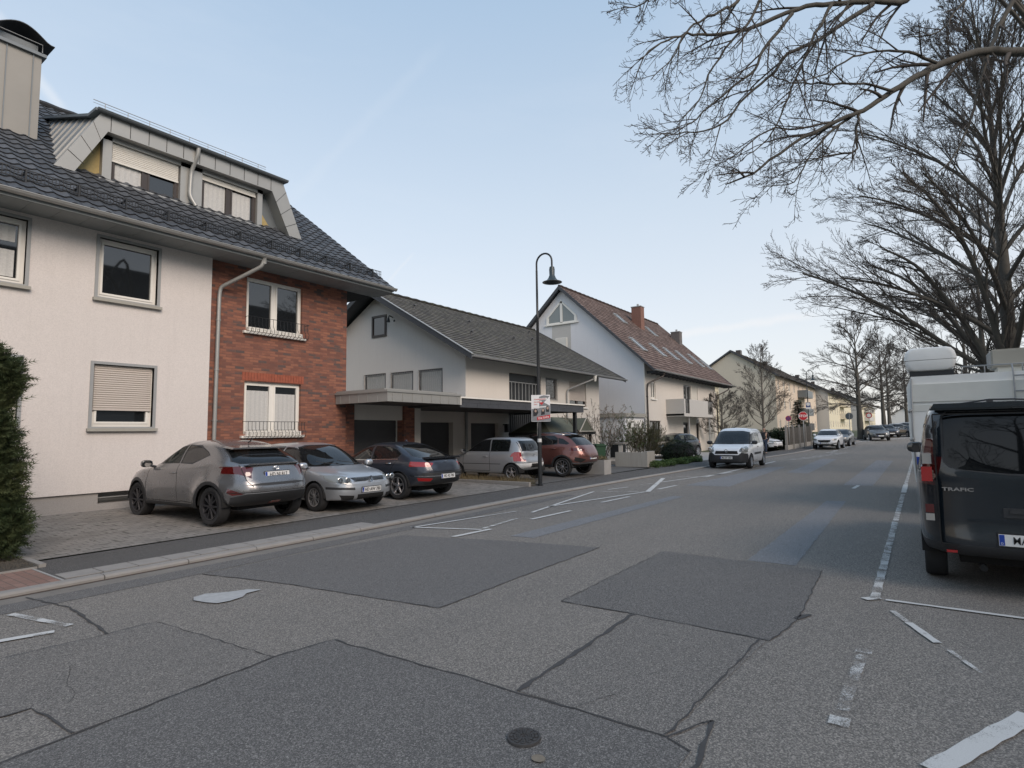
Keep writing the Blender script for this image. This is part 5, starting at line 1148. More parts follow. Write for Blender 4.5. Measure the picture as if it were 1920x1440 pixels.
make_car('parked_van', (26.35, 7.12, .0), radians(1.5), 'white small van with black bumper parked facing the camera', rows, P_['wh'], 2.75, .32, .37,
 [[(1.20, 1.16), (1.58, 1.50), (1.98, 1.56), (2.02, 1.12)], [(2.12, 1.12), (2.10, 1.57), (2.95, 1.57), (2.95, 1.12)], [(3.08, 1.14), (3.08, 1.56), (3.9, 1.55), (3.9, 1.16)]], [(-.80, 1.09), (-.70, 1.60), (-.4, 1.66), (.4, 1.66), (.70, 1.60), (.80, 1.09)], [(-.64, 1.15), (-.6, 1.55), (.6, 1.55), (.64, 1.15)], .80, .80, None, None,
 [(None, 'trim', 'F', [(-1, .2), (1, .2), (1, .66), (.62, .72), (.5, .62), (-.5, .62), (-.62, .72), (-1, .66)], front, 0), (None, 'trim', 'S', [(-.1, .2), (.44, .2), (.44, .62), (-.1, .70)], None, 0), ('grille', 'under', 'F', [(-.50, .66), (-.46, .80), (.46, .80), (.50, .66)], front, 0), ('headlight', 'lampl', 'F', [(.52, .78), (.60, .96), (.78, 1.0), (.88, .96), (.88, .74), (.68, .70)], front, 1),
  (None, 'trim', 'S', [(1.35, .60), (2.85, .60), (2.85, .70), (1.35, .70)], None, 0)],
 wheels=(.32, .2, .2, 'fan', 8, 'rim'), plates=[(-.02, 0, .50, 0, 'MA EF 1901', .52, .11, -.1)], mirrors=(1.12, 1.12, 'trim', 1.15), handles=[(2.06, .95, 'trim')], gaps=[[(1.12, 1.08), (1.14, .7), (1.2, .34)], [(2.07, 1.1), (2.07, .34), (1.2, .34)], [(3.02, 1.1), (3.02, .4)]], sideglass=['cglass', 'cglass', 'platew'])
r = S.objects['parked_van']; badge(r, -.005, 0, .80, .07, -1)
q = B()
for sg in (1, -1): q.lathe([(.09, 0), (.07, -.012), (.02, -.002)], (.07, sg*.70, .87), 'x', 16)
q.build('lamp_reflector', M['chrome'], r, True)
q = B(); q.tube([(.66, .5, 1.11), (.86, -.1, 1.22)], .008, 5); q.tube([(.66, -.1, 1.11), (.84, -.6, 1.20)], .008, 5); q.build('wiper', M['trim'], r)
# ---- white compact SUV further up, facing the camera
SW = [[(1.30, 1.10), (1.70, 1.35), (2.0, 1.45), (2.30, 1.48), (2.34, 1.12)], [(2.41, 1.12), (2.38, 1.48), (2.95, 1.46), (3.3, 1.36), (3.4, 1.17)]]
SX = [('grille', 'under', 'F', [(-.40, .60), (-.46, .74), (.46, .74), (.40, .60), (.2, .55), (-.2, .55)], front, 0), ('headlight', 'lampl', 'F', [(.46, .74), (.60, .84), (.88, .86), (.86, .74), (.6, .69)], front, 1), (None, 'trim', 'F', [(-.8, .30), (-.6, .42), (.6, .42), (.8, .30)], front, 0), (None, 'under', 'F', [(.46, .46), (.80, .54), (.82, .47), (.5, .42)], front, 1)]
def suv(loc, rz, label, pm, grp=None):
    t = make_car('parked_suv', loc, rz, label, SUV, pm, 2.56, .34, .385, SW, [(-.72, 1.09), (-.6, 1.45), (.6, 1.45), (.72, 1.09)], None, .79, .84, None, .05, SX, wheels=(.34, .22, .24, 'twin', 5, 'rim'), plates=[(-.02, 0, .50, 0, 'HD ZK 505', .52, .11, 0)], mirrors=(1.25, 1.10, pm), sub=3, n=64)
    return t
s0 = suv((50.6, 6.25, gz(52)), radians(-2), 'white compact SUV facing the camera beside the stop sign', P_['wh'], None)
badge(s0, -.02, 0, .69, .07, -1)
def dup(root, loc, rz, label, cat=None, mat=None, old=None, scale=None, name=None, group=None):
    r = root.copy(); S.collection.objects.link(r); r.location = loc; r.rotation_euler = (0, 0, rz); r['label'] = label
    if cat: r['category'] = cat
    if name: r.name = name
    if group: r['group'] = group
    if scale: r.scale = scale
    def rec(a, pa):
        for ch in list(a.children):
            if ch.name.split('.')[0] in ('plate_text',): continue
            c = ch.copy(); S.collection.objects.link(c); c.parent = pa
            if mat and any(s_ and s_.name == old for s_ in c.data.materials):
                key = (c.data.name, mat.name)
                if key not in MC:
                    me = c.data.copy(); 
                    for i, s_ in enumerate(me.materials):
                        if s_ and s_.name == old: me.materials[i] = mat
                    MC[key] = me
                c.data = MC[key]
            rec(ch, c)
    rec(root, r); return r
MC = {}
WH = P_['wh'].name
FG = 'cars parked further up the street'
dup(s0, (56.3, 6.0, gz(57)), radians(-3), 'grey car parked close behind the white SUV', 'car', P_['gr'], WH, (1, 1, .93), 'parked_car')
dup(s0, (67.6, 3.35, gz(68)), radians(14), 'grey SUV parked at an angle just right of the big tree', 'car', P_['gr'], WH, None, 'parked_suv')
dup(s0, (76, 2.7, gz(77)), radians(16), 'dark car partly hidden behind the grey SUV by the big tree', 'car', P_['blue'], WH, (1, 1, .92), 'parked_car')
dup(s0, (84, 1.9, gz(85)), radians(16), 'silver car parked between the two far trees', 'car', P_['silver'], WH, (1, 1, .9), 'parked_car')
dup(s0, (92, 1.1, gz(93)), radians(14), 'small silver car farthest up the left side of the street', 'car', P_['silver2'], WH, (1, 1, .9), 'parked_car')
dup(s0, (77.5, .2, gz(78)), radians(20), 'low dark car seen just left of the camper wing', 'car', P_['blk'], WH, (1.05, 1.05, .82), 'parked_car')
hb = S.objects['parked_hatchback']
dup(hb, (48.2, 8.95, gz(49)+.05), radians(76), 'white hatchback nosing out of a drive beside the walking man', 'car', P_['wh'], P_['silver'].name, None, 'parked_hatchback')
# ---- dark van at the right, seen from behind
rows = [[.25, .30, .85, .28, .28, 4.75, .36, 6], [.06, .32, .93, .29, .29, 4.92, .40, 7], [.0, .50, .965, .44, .44, 4.995, .50, 8], [.02, .70, .975, .66, .66, 4.975, .68, 9], [.12, .90, .978, .92, .92, 4.965, .92, 9],
 [.40, 1.08, .972, 1.10, 1.10, 4.96, 1.12, 9], [.95, 1.24, .955, 1.20, 1.20, 4.955, 1.22, 10], [1.25, 1.45, .92, 1.42, 1.42, 4.93, 1.44, 11], [1.6, 1.68, .88, 1.66, 1.66, 4.90, 1.67, 11], [1.86, 1.83, .84, 1.82, 1.82, 4.87, 1.82, 10], [2.1, 1.915, .80, 1.90, 1.90, 4.84, 1.90, 8], [2.3, 1.95, .72, 1.94, 1.94, 4.76, 1.945, 6], [2.7, 1.965, .1, 1.965, 1.965, 4.2, 1.965, 3]]
VX = 7.62
M['vglass'] = glass('tinted_rear_glass', (.006, .007, .008), 0, .02, .35, 0)
make_car('parked_minibus', (VX+4.98, -.885, 0), radians(180), 'large dark minibus van seen from behind at the right', rows, P_['van'], 3.1, .33, .385,
 [[(1.45, 1.22), (1.80, 1.66), (2.15, 1.70), (2.15, 1.20)], [(2.28, 1.2), (2.28, 1.71), (3.4, 1.72), (3.4, 1.2)], [(3.52, 1.2), (3.52, 1.72), (4.60, 1.72), (4.68, 1.24)]],
 [(-.84, 1.25), (-.76, 1.78), (.76, 1.78), (.84, 1.25)], [(-.56, 1.255), (-.66, 1.28), (-.705, 1.33), (-.715, 1.42), (-.70, 1.80), (-.66, 1.845), (.66, 1.845), (.70, 1.80), (.715, 1.42), (.705, 1.33), (.66, 1.28), (.56, 1.255), (.2, 1.225), (-.2, 1.225)], .84, .93, None, None,
 [('tail_light', 'redd', 'R', [(.80, 1.57), (.90, 1.57), (.985, 1.09), (.81, 1.09)], tailc(4.0), 1), ('tail_light', 'redd', 'S', [(4.85, 1.57), (5.0, 1.57), (5.0, 1.09), (4.90, 1.09)], None, 0), (None, 'trim', 'R', [(-1, .27), (1, .27), (1, .505), (-1, .505)], tailc(4.0), 0), (None, 'trim', 'S', [(4.45, .2), (4.45, .50), (5.1, .50), (5.1, .2)], None, 0)],
 wheels=(.33, .21, .21, 'fan', 8, 'rim'), plates=[(5.012, -.065, .585, 1, 'MA  EF 31', .52, .11, 0)], mirrors=(1.15, 1.35, 'trim', 1.1), handles=[], gaps=[[(2.2, 1.18), (2.2, .36)], [(4.62, 1.78), (4.66, .5)]], glassm='vglass', interior=False)
r = S.objects['parked_minibus']
r['label'] = 'large dark minibus van seen from behind, parked before the white camper'
# tailgate details: x = 4.99 is the rear face; local -y is image left
lx = 4.975
def lens(y0, y1, z0, z1, m, x=lx, name='lamp_lens', dx=.012):
    q = B(); q.box(x-.01, x+dx, min(y0, y1), max(y0, y1), z0, z1); return q.build(name, M[m], r, bevel=.006)
for sg in (-1, 1):
    lens(sg*.825, sg*.905, 1.31, 1.42, 'whitel', 4.94); lens(sg*.825, sg*.92, 1.13, 1.28, 'redl', 4.95); lens(sg*.83, sg*.905, .81, .895, 'redd', 4.96); lens(sg*.83, sg*.905, .73, .80, 'whitel', 4.96); lens(sg*.66, sg*.75, .42, .445, 'redl', 4.965, 'rear_reflector')
q = B()
for sg in (-1, 1): q.box(4.93, 4.975, sg*.79-.006, sg*.79+.006, .50, 1.82)
q.box(4.93, 4.98, -.79, .79, .498, .508); q.box(4.9, 4.935, -.79, .79, 1.818, 1.83); q.build('tailgate_gap', M['under'], r)
q = B(); q.prism([(-.77, 1.935), (.77, 1.935), (.80, 1.885), (-.80, 1.885)], lambda u, v, w_: (w_, u, v), 4.72, 4.95); q.box(4.84, 4.93, -.81, .81, 1.866, 1.886); q.build('roof_spoiler', P_['van'], r, bevel=.012)
q = B(); q.box(4.86, 4.945, -.13, .13, 1.87, 1.925); q.build('brake_light', M['black'], r, bevel=.012)
q = B(); q.tube([(4.78, -.52, 1.935), (4.85, -.3, 1.965), (4.88, -.1, 1.96), (4.83, .18, 1.935)], .008, 6); q.box(4.80, 4.88, -.32, -.27, 1.93, 1.965); q.build('roof_wiper', M['trim'], r)
q = B(); q.box(4.965, 4.985, -.27, .27, .80, .89); q.box(4.985, 4.998, -.22, .22, .84, .88); q.build('tailgate_handle', M['trim'], r, bevel=.01)
q = B(); q.prism([(-.56, .74), (.56, .74), (.56, .775), (-.56, .775)], lambda u, v, w_: (w_, u, v), 4.95, 4.974); q.build('plate_recess', P_['van'], r, bevel=.01)
textmesh('model_lettering', 'TRAFIC', .064, M['chrome'], r, frame((4.972, -.62, 1.055), (0, 1, 0), (0, 0, 1))@Matrix.Diagonal((1.25, .75, 1, 1)), .004, bold=.0015)
q = B(); q.tube([(4.7, -.45, .26), (4.85, -.45, .27)], .035, 8); q.build('exhaust_pipe', M['under'], r)
# ---- white camper beyond the van
CX = 14.2
S.objects['parked_minibus'].scale = (1, 1, 1.022)
cp = empty('parked_camper', (CX, -.90, 0), 0, 'white camper with a roof box parked beyond the dark minibus', 'camper')
M['camp'] = plain('camper_skin', (.80, .80, .77), .5, .08, 2.5, obj=True); M['campd'] = plain('camper_band', (.66, .66, .61), .55, .1, 2.5, obj=True)
q = B(); prof = [(-1.02, .62), (1.06, .62), (1.11, 1.3), (1.11, 2.45), (1.02, 2.66), (-1.02, 2.66), (-1.11, 2.45), (-1.11, 1.3)]
q.prism(prof, lambda u, v, w_: (w_, u, v), 0, 5.6); q.build('body', M['camp'], cp, bevel=.03)
q = B(); q.prism([(-1.03, 2.16), (1.03, 2.16), (1.03, 2.50), (-1.03, 2.50)], lambda u, v, w_: (w_, u, v), -.03, .0); q.box(-.012, 0, -1.03, 1.03, 1.98, 2.10); q.build('rear_panel', M['campd'], cp, bevel=.012)
q = B()
for sg in (1, -1): q.tube([(-.02, sg*1.03, .7), (-.03, sg*1.055, 1.6), (-.03, sg*1.02, 2.62)], .018, 6)
for z in (1.45, 2.0): q.tube([(-.02, 1.04, z), (-.06, 1.07, z), (-.06, 1.10, z-.04)], .022, 8)
q.build('corner_trim', M['grey'], cp, True)
q = B(); q.box(-.015, .4, -1.05, 1.05, .95, 1.10); q.build('blue_band', M['plateb'], cp)
q = B(); q.box(-.12, .25, -1.02, 1.02, .50, .80); q.build('bumper', M['trim'], cp, bevel=.04)
q = B(); q.box(-.02, .05, .85, 1.0, .85, .95); q.build('tail_light', M['redl'], cp)
for cx in (1.2, 4.6):
    for sg in (1, -1): wheel(cp, cx, sg*.88, .34, .22, .2, sg, 'fan', 'rim', 8)
q = B(); q.box(.6, 5.4, -.8, .8, .35, .65); q.build('chassis', M['under'], cp)
q = B(); q.tube([(.05, -1.0, 2.66), (.05, -1.0, 2.80), (.05, .2, 2.80), (.05, .2, 2.66)], .014, 6)
for y in (-.7, -.15): q.tube([(.05, y, 2.66), (.05, y, 2.80)], .012, 6)
for z in [.9+.28*i for i in range(7)]: q.tube([(-.08, -.88, z), (-.08, -.55, z)], .012, 6)
for y in (-.88, -.55): q.tube([(-.08, y, .8), (-.08, y, 2.66), (.05, y, 2.80)], .014, 6)
q.build('roof_rail', M['grey'], cp, True)
def rbox(t, nm, x0, x1, y0, y1, z0, z1, m, bv=.06):
    q = B(); q.box(x0, x1, y0, y1, z0, z1); bm = bmesh.new(); vs = [bm.verts.new(p) for p in q.v]
    for f in q.f: bm.faces.new([vs[i] for i in f])
    bmesh.ops.bevel(bm, geom=bm.edges[:], offset=bv, segments=3, affect='EDGES'); return link(nm, bm, m, t, True, auto=40)
cp.scale = (1, 1, 1.035)
bx = empty('roof_box', (CX, -.88, 2.75), 0, 'white luggage box carried on the left end of the camper roof', 'roof box')
for nm_, P in (('lid', [(.24, .325), (1.10, .325), (1.10, .36), (1.07, .48), (1.02, .545), (.94, .57), (.40, .57), (.32, .545), (.27, .48), (.24, .36)]), ('tray', [(.26, .315), (.255, .26), (.29, .16), (.36, .11), (.46, .10), (.88, .10), (.98, .11), (1.05, .16), (1.085, .26), (1.08, .315)])):
    q = B(); n_ = len(P); c_ = Vector((sum(p[0] for p in P)/n_, .32)); vs = []
    for x_, k_ in ((-.05, .80), (-.035, .93), (0, 1), (1.5, 1), (1.56, .9)): vs += [(x_, c_.x+(p[0]-c_.x)*k_, c_.y+(p[1]-c_.y)*k_) for p in P]
    q.mesh(vs, [(r_i*n_+i, r_i*n_+(i+1) % n_, (r_i+1)*n_+(i+1) % n_, (r_i+1)*n_+i) for r_i in range(4) for i in range(n_)]+[tuple(range(n_))[::-1], tuple(range(4*n_, 5*n_))]); q.build(nm_, M['camp'], bx, True, auto=35)
q = B(); q.box(.0, 1.4, .3, 1.02, .0, .11); q.build('bracket', M['black'], bx)
ac = empty('roof_air_unit', (CX+.6, -1.75, 2.75), 0, 'beige ribbed box standing on the camper roof at the frame edge', 'roof unit')
rbox(ac, 'case', 0, .8, -.9, .55, .14, .5, plain('unit_plastic', (.30, .29, .25), .6, .1, 3), .03)
q = B(); q.box(.1, .7, -.8, .45, 0, .14); q.build('foot', M['campd'], ac)
q = B()
for k in range(9): q.box(.03+.08*k, .07+.08*k, .55, .565, .18, .46)
ring(q, lambda u, z, d: (-.01+d, u, z), -.35, -.05, .22, .44, .02, 0, .012); q.build('rib', M['grey'], ac)
# ================================================================== house 3
H3 = empty('white_gabled_house', (0, 0, 0), 0, 'tall white house with steep brown tiled roof, skylights and triangular gable window', 'house')
Y3, X3 = 15.0, 36.6; T3, TG3 = FR(Y3), GB(X3)
bl3 = stucco('blue_lit_render', (.76, .77, .79), .06, .12)  # white gable's bluish light put into the colour; garage wall shares it
o3 = [(37.65, 38.5, 3.95, 5.12), (44.3, 46.1, 2.95, 5.3), (46.3, 47.8, 3.0, 5.3), (50.9, 51.6, 3.0, 4.9), (44.0, 45.2, .1, 2.35), (47.1, 47.8, .3, 2.3), (50.2, 52.2, .1, 2.3), (37.2, 39.2, .6, 2.42)]
wall('front_wall', T3, X3, 52.8, 0, 6.35, o3, M['stucco2'], H3, .14)
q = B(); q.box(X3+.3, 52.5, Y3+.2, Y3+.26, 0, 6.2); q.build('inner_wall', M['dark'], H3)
wall('gable_wall', TG3, Y3, 27.6, 0, 6.35, [], bl3, H3, .1, .2, top=[(21.3, 12.25)])
q = B(); q.box(X3-.005, X3+.06, Y3-.006, Y3+.06, 0, 6.3); q.build('corner_bead', M['white'], H3)
q = B(); q.face([(52.8, Y3, 0), (52.8, 27.6, 0), (52.8, 27.6, 6.3), (52.8, 21.3, 12.25), (52.8, Y3, 6.3)]); q.face([(X3, 27.6, 0), (52.8, 27.6, 0), (52.8, 27.6, 6.3), (X3, 27.6, 6.3)]); q.build('rear_wall', M['stucco3'], H3)
window(H3, T3, 37.65, 38.5, 3.95, 5.12, .1, 2, fw=.05, sill='white'); window(H3, T3, 44.3, 46.1, 2.95, 5.3, .1, 2, fm='grey', fw=.06)
window(H3, T3, 46.3, 47.8, 3.0, 5.3, .1, 1, fm='frame', fw=.06, blind=.95, blindm='blindw'); window(H3, T3, 50.9, 51.6, 3.0, 4.9, .1, 1, fm='frame', fw=.05)
window(H3, T3, 44.0, 45.2, .1, 2.35, .1, 1, fm='dark', fw=.12, name='entrance_door'); window(H3, T3, 47.1, 47.8, .3, 2.3, .1, 1, fm='frame', fw=.06)
window(H3, T3, 50.2, 52.2, .1, 2.3, .1, 1, fm='white', fw=.06, blind=.95, blindm='blindw'); window(H3, T3, 37.2, 39.2, .6, 2.42, .1, 2, fm='frame', fw=.06)
q = B(); q.box(X3-.012, X3+.01, 20.57, 22.17, 5.5, 9.66); q.build('gable_panel', M['greyren'], H3)
o = window(H3, TG3, 20.88, 21.88, 7.3, 8.66, -.03, 2, fw=.05, blind=.45, blindm='white')
# triangular window
tri = [(22.62, 9.76), (20.03, 9.76), (20.03, 10.22), (21.32, 11.5), (22.62, 10.30)]
def inset(P, w_):
    c = Vector((sum(p[0] for p in P)/len(P), sum(p[1] for p in P)/len(P))); return [tuple(c+(Vector(p)-c)*(1-w_)) for p in P]
q = B(); I = inset(tri, .16)
for i in range(5): q.prism([tri[i], tri[(i+1) % 5], I[(i+1) % 5], I[i]], lambda u, v, w_: (w_, u, v), X3-.07, X3)
q.box(X3-.07, X3, 21.22, 21.42, 9.8, 11.4); q.box(X3-.12, X3, 19.9, 22.75, 9.66, 9.76); o = q.build('gable_window', M['white'], H3)
q = B(); q.prism(I, lambda u, v, w_: (w_, u, v), X3-.03, X3-.005); q.build('pane', plain('frosted_pane', (.22, .25, .25), .12, .1, 1), o)
EY3, EZ3, RY3, RZ3 = 14.15, 5.80, 21.3, 12.50; s3 = (RZ3-EZ3)/(RY3-EY3)
tile_roof('roof_front', M['t3'], H3, 36.25, 56.0, EY3, EZ3, RY3, RZ3, .27, .33, 0, .03)
q = B(); q.face([(36.25, 28.45, EZ3), (56, 28.45, EZ3), (56, RY3, RZ3), (36.25, RY3, RZ3)]); q.build('roof_back', M['t3'], H3)
q = B(); q.tube([(36.25+i*.35, RY3, RZ3+.02+.03*(i % 2)) for i in range(57)], .10, 8); q.build('ridge_tiles', M['t3'], H3)
for xx in (36.2, 55.97):
    q = B(); q.prism([(EY3, EZ3+.02), (RY3, RZ3+.05), (28.45, EZ3+.02), (28.45, EZ3-.2), (RY3, RZ3-.24), (EY3, EZ3-.16)], lambda u, v, w_: (w_, u, v), xx, xx+.07); q.build('verge_board', M['frame'] if xx > 50 else M['slate'], H3)
q = B(); q.prism([(EY3, EZ3-.03), (RY3, RZ3-.03), (28.4, EZ3-.03), (28.4, EZ3-.12), (RY3, RZ3-.12), (EY3, EZ3-.12)], lambda u, v, w_: (w_, u, v), 36.28, 55.95); q.build('roof_lining', M['slate'], H3)
q = B(); gutter(q, 36.3, 56.3, EY3-.06, EZ3-.02, .08)
q.build('gutter', M['grey'], H3, True, auto=40)
q = B(); x = 37
while x < 55.5: q.box(x, x+.12, EY3+.02, Y3, EZ3-.20, EZ3-.02); x += .8
q.build('rafter_ends', M['slate'], H3)
def skylight(x, y0, y1, w_=.78):
    z0, z1 = EZ3+s3*(y0-EY3), EZ3+s3*(y1-EY3); n = Vector((0, -s3, 1)).normalized()
    def TT(u, v, d): y = y0+(y1-y0)*v; z = z0+(z1-z0)*v; return (x+u, y+n.y*d, z+n.z*d)
    q = B()
    for a, b, c, d in ((0, w_, 0, .07), (0, w_, .93, 1), (0, .07, .07, .93), (w_-.07, w_, .07, .93)): q.mesh([TT(a, c, .0), TT(b, c, .0), TT(b, d, .0), TT(a, d, .0), TT(a, c, .12), TT(b, c, .12), TT(b, d, .12), TT(a, d, .12)], [(4, 5, 6, 7), (0, 1, 5, 4), (1, 2, 6, 5), (2, 3, 7, 6), (3, 0, 4, 7)])
    o = q.build('skylight', M['grey'], H3); q = B(); q.face([TT(.05, .05, .09), TT(w_-.05, .05, .09), TT(w_-.05, .95, .09), TT(.05, .95, .09)]); q.build('pane', M['skyg'], o)
M['skyg'] = glass('skylight_glass', (.10, .11, .12), 0, .04, 1.0)
for x, a, b in ((42.4, 19.0, 19.95), (48.0, 18.6, 19.6), (38.6, 15.85, 17.0), (42.4, 15.82, 17.0), (45.3, 15.82, 17.0), (48.4, 15.77, 17.1), (52.0, 15.8, 17.2), (54.2, 15.75, 16.8)): skylight(x, a, b)
for (x, y, z0, z1, m) in ((46.0, 19.3, 10.0, 12.35, 'redch'), (54.4, 18.9, 9.8, 11.25, 'greych')):
    if m not in M: M[m] = plain(m, (.20, .105, .08) if m == 'redch' else (.13, .12, .115), .9, .3, 6)
    q = B(); q.box(x, x+.75, y-.3, y+.55, z0, z1); o = q.build('chimney', M[m], H3); q = B(); q.box(x-.04, x+.79, y-.34, y+.59, z1, z1+.07); q.tube([(x+.37, y+.1, z1), (x+.37, y+.1, z1+.3)], .1, 8); q.build('chimney_cap', M['grey'], o)
q = B(); q.box(40.4, 47.4, 13.7, 15, 2.78, 2.92); q.build('balcony_slab', M['greyren'], H3)
q = B(); q.box(40.4, 47.4, 13.66, 13.70, 2.72, 2.95); q.box(40.4, 40.44, 13.7, 15, 2.74, 3.98); q.box(41.6, 46.0, 13.66, 13.70, 2.95, 3.98); q.box(40.4, 40.7, 13.66, 13.7, 2.95, 3.98); q.box(47.36, 47.4, 13.7, 15, 2.74, 3.98); q.build('balcony_panel', M['greyren'], H3)
q = B(); 
for a, b in ((40.7, 41.6), (46.0, 47.4)): 
    q.tube([(a, 13.68, 3.96), (b, 13.68, 3.96)], .02, 6)
    for k in range(6): q.tube([(a+(b-a)*(k+.5)/6, 13.68, 2.95), (a+(b-a)*(k+.5)/6, 13.68, 3.96)], .012, 5)
q.build('balcony_rails', M['black'], H3)
q = B(); q.tube([(41.9, 13.85, .1), (41.9, 13.85, 2.78)], .05, 8); q.tube([(46.8, 13.85, .1), (46.8, 13.85, 2.78)], .05, 8); q.build('balcony_post', M['grey'], H3)
pipe(H3, [(38.0, 14.1, 5.75), (38.0, 14.2, 5.45), (36.75, 14.85, 4.9), (36.75, 14.9, 4.6), (36.75, 14.9, .1)], .055, 'frame')
pipe(H3, [(54.2, 14.1, 5.75), (54.2, 14.2, 5.35), (52.9, 14.85, 4.8), (52.9, 14.9, 4.5), (52.9, 14.9, .1)], .055, 'frame')
# garage of house 3
G3 = empty('white_garage', (0, 0, 0), 0, 'small flat-roofed garage with white door beside the white gabled house', 'garage')
q = B(); q.box(33.3, 36.3, 15.02, 21, 0, 2.62); q.build('wall', bl3, G3); q = B(); q.box(33.15, 36.4, 14.9, 21.1, 2.62, 2.86); q.build('roof', M['sill'], G3, bevel=.01)
q = B(); 
for k in range(12): q.box(33.55, 36.05, 14.985-.004*(k % 2), 15.02, .15+k*.19, .335+k*.19)
q.build('garage_door', M['white'], G3)
# ================================================================== yellow house, row of flats
def simple_house(name, x0, x1, yf, yb, z0, ze, zr, wm, rm, label, cat, storeys=2, nx=5, side='beige', ov=.5, balc=(), group=None, gablewin=False, win=(1.2, 1.3)):
    t = empty(name, (0, 0, 0), 0, label, cat, group); T = FR(yf); ops = []
    sh = (ze-z0)/storeys
    for s_ in range(storeys):
        for k in range(nx):
            u = x0+(x1-x0)*(k+.5)/nx; ops.append((u-win[0]/2, u+win[0]/2, z0+sh*s_+sh*.34, z0+sh*s_+sh*.34+win[1]))
    wall('front_wall', T, x0, x1, z0-1.5, ze, ops, wm, t, .15)
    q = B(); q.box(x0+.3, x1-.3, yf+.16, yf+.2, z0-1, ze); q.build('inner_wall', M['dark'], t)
    for i, o in enumerate(ops): window(t, T, *o, rec=.1, split=2, fm='white', fw=.08, blind=(.0, .5, 0, .3, 0)[i % 5])
    ym = (yf+yb)/2
    wall('gable_wall', GB(x0), yf, yb, z0-1.5, ze, [], M[side], t, .1, .1, top=[(ym, zr-.3)])
    q = B(); q.face([(x1, yf, z0-1.5), (x1, yb, z0-1.5), (x1, yb, ze), (x1, ym, zr-.3), (x1, yf, ze)]); q.face([(x0, yb, z0-1.5), (x1, yb, z0-1.5), (x1, yb, ze), (x0, yb, ze)]); q.build('rear_wall', M[side], t)
    s_ = (zr-ze)/(ym-yf+ov); tile_roof('roof_front', M[rm], t, x0-.3, x1+.3, yf-ov, ze-.1, ym, zr, .3, .35, 0, .03)
    q = B(); q.face([(x0-.3, yb+ov, ze-.1), (x1+.3, yb+ov, ze-.1), (x1+.3, ym, zr), (x0-.3, ym, zr)]); q.build('roof_back', M[rm], t)
    q = B(); q.prism([(yf-ov, ze-.1), (ym, zr), (yb+ov, ze-.1), (yb+ov, ze-.35), (ym, zr-.27), (yf-ov, ze-.35)], lambda u, v, w_: (w_, u, v), x0-.34, x0-.28); q.build('verge_board', M['slate'], t)
    q = B(); gutter(q, x0-.3, x1+.3, yf-ov-.06, ze-.12, .08); q.build('gutter', M['slate'], t, True)
    for k in range(max(1, int((x1-x0)/14))):
        x = x0+(x1-x0)*(k+.35)/max(1, int((x1-x0)/14)); q = B(); q.box(x, x+.9, ym+.2, ym+.9, zr-.9, zr+.75); q.build('chimney', M['frame'], t)
    for (u0, u1, zz, m) in balc:
        q = B(); q.box(u0, u1, yf-1.3, yf, zz-.15, zz); q.box(u0, u1, yf-1.32, yf-1.28, zz, zz+1.0); q.box(u0, u0+.05, yf-1.28, yf, zz, zz+1.0); q.box(u1-.05, u1, yf-1.28, yf, zz, zz+1.0); q.build('balcony', M[m], t, bevel=.01)
    return t
z4 = gz(100)
simple_house('yellow_house', 62, 70.5, 19.6, 28, gz(66), 7.2, 9.6, M['yellow'], 't4', 'pale yellow house showing between the white house and the beige gable', 'house', 2, 3, 'yellow')
simple_house('block_of_flats', 85, 121.5, 16, 27.4, z4-.4, 9.15, 13.1, M['peach'], 't4', 'nearest block of flats with beige gable end and peach street front', 'flats', 3, 9, 'beige', .6, [(102, 108.5, 4.0, 'zinc_d'), (102, 108.5, 6.9, 'zinc_d'), (102, 108.5, 1.6, 'dark')], 'blocks of flats in the row')
simple_house('block_of_flats', 122.2, 164, 14.0, 25.4, z4-.2, 8.5, 12.0, M['yellow'], 't4', 'second block of flats with grey end wall and yellow street front', 'flats', 3, 11, 'greyren', .6, [(140, 148, 3.8, 'cream'), (140, 148, 6.4, 'cream')], 'blocks of flats in the row')
simple_house('block_of_flats', 170, 232, 12.8, 24, z4, 8.4, 11.8, M['yellow'], 't4', 'farthest block of flats behind the big tree at the end of the row', 'flats', 3, 13, 'greyren', .6, [(186, 204, 3.8, 'greyren'), (186, 204, 6.2, 'greyren')], 'blocks of flats in the row')
simple_house('white_house', 205, 216, 1.2, 7.2, z4, 5.6, 7.6, M['stucco3'], 't4', 'small white house closing the far end of the street', 'house', 2, 3, 'stucco3')
# houses across the street, behind the camera: they show in the windows
def mirrored_row():
    for i, (x0, x1, zr, lab) in enumerate(((-9, 23, 14.8, 'tall house across the street behind the camera, left one'), (27, 56, 13.8, 'tall house across the street behind the camera, right one'))):
        t = empty('opposite_house', (0, 0, 0), 0, lab, 'house')
        T = lambda u, z, d: (u, -15-d, z)
        ops = [(x0+2+k*4.2, x0+3.4+k*4.2, 1.2+s_*2.8, 2.6+s_*2.8) for k in range(int((x1-x0)/4.3)) for s_ in range(3)]
        wall('front_wall', T, x0, x1, 0, 8.6, ops, M['greyren'], t, .15)
        for o in ops: window(t, T, *o, rec=.1, split=1)
        q = B(); q.face([(x0-.4, -14.3, 8.4), (x1+.4, -14.3, 8.4), (x1+.4, -20, zr), (x0-.4, -20, zr)]); q.face([(x0-.4, -25.7, 8.4), (x1+.4, -25.7, 8.4), (x1+.4, -20, zr), (x0-.4, -20, zr)]); q.build('roof', M['t4'], t)
        q = B()
        for x in (x0, x1): q.face([(x, -15, 0), (x, -25, 0), (x, -25, 8.5), (x, -20, zr-.2), (x, -15, 8.5)])
        q.face([(x0, -25, 0), (x1, -25, 0), (x1, -25, 8.5), (x0, -25, 8.5)]); q.build('side_wall', M['greyren'], t)
mirrored_row()

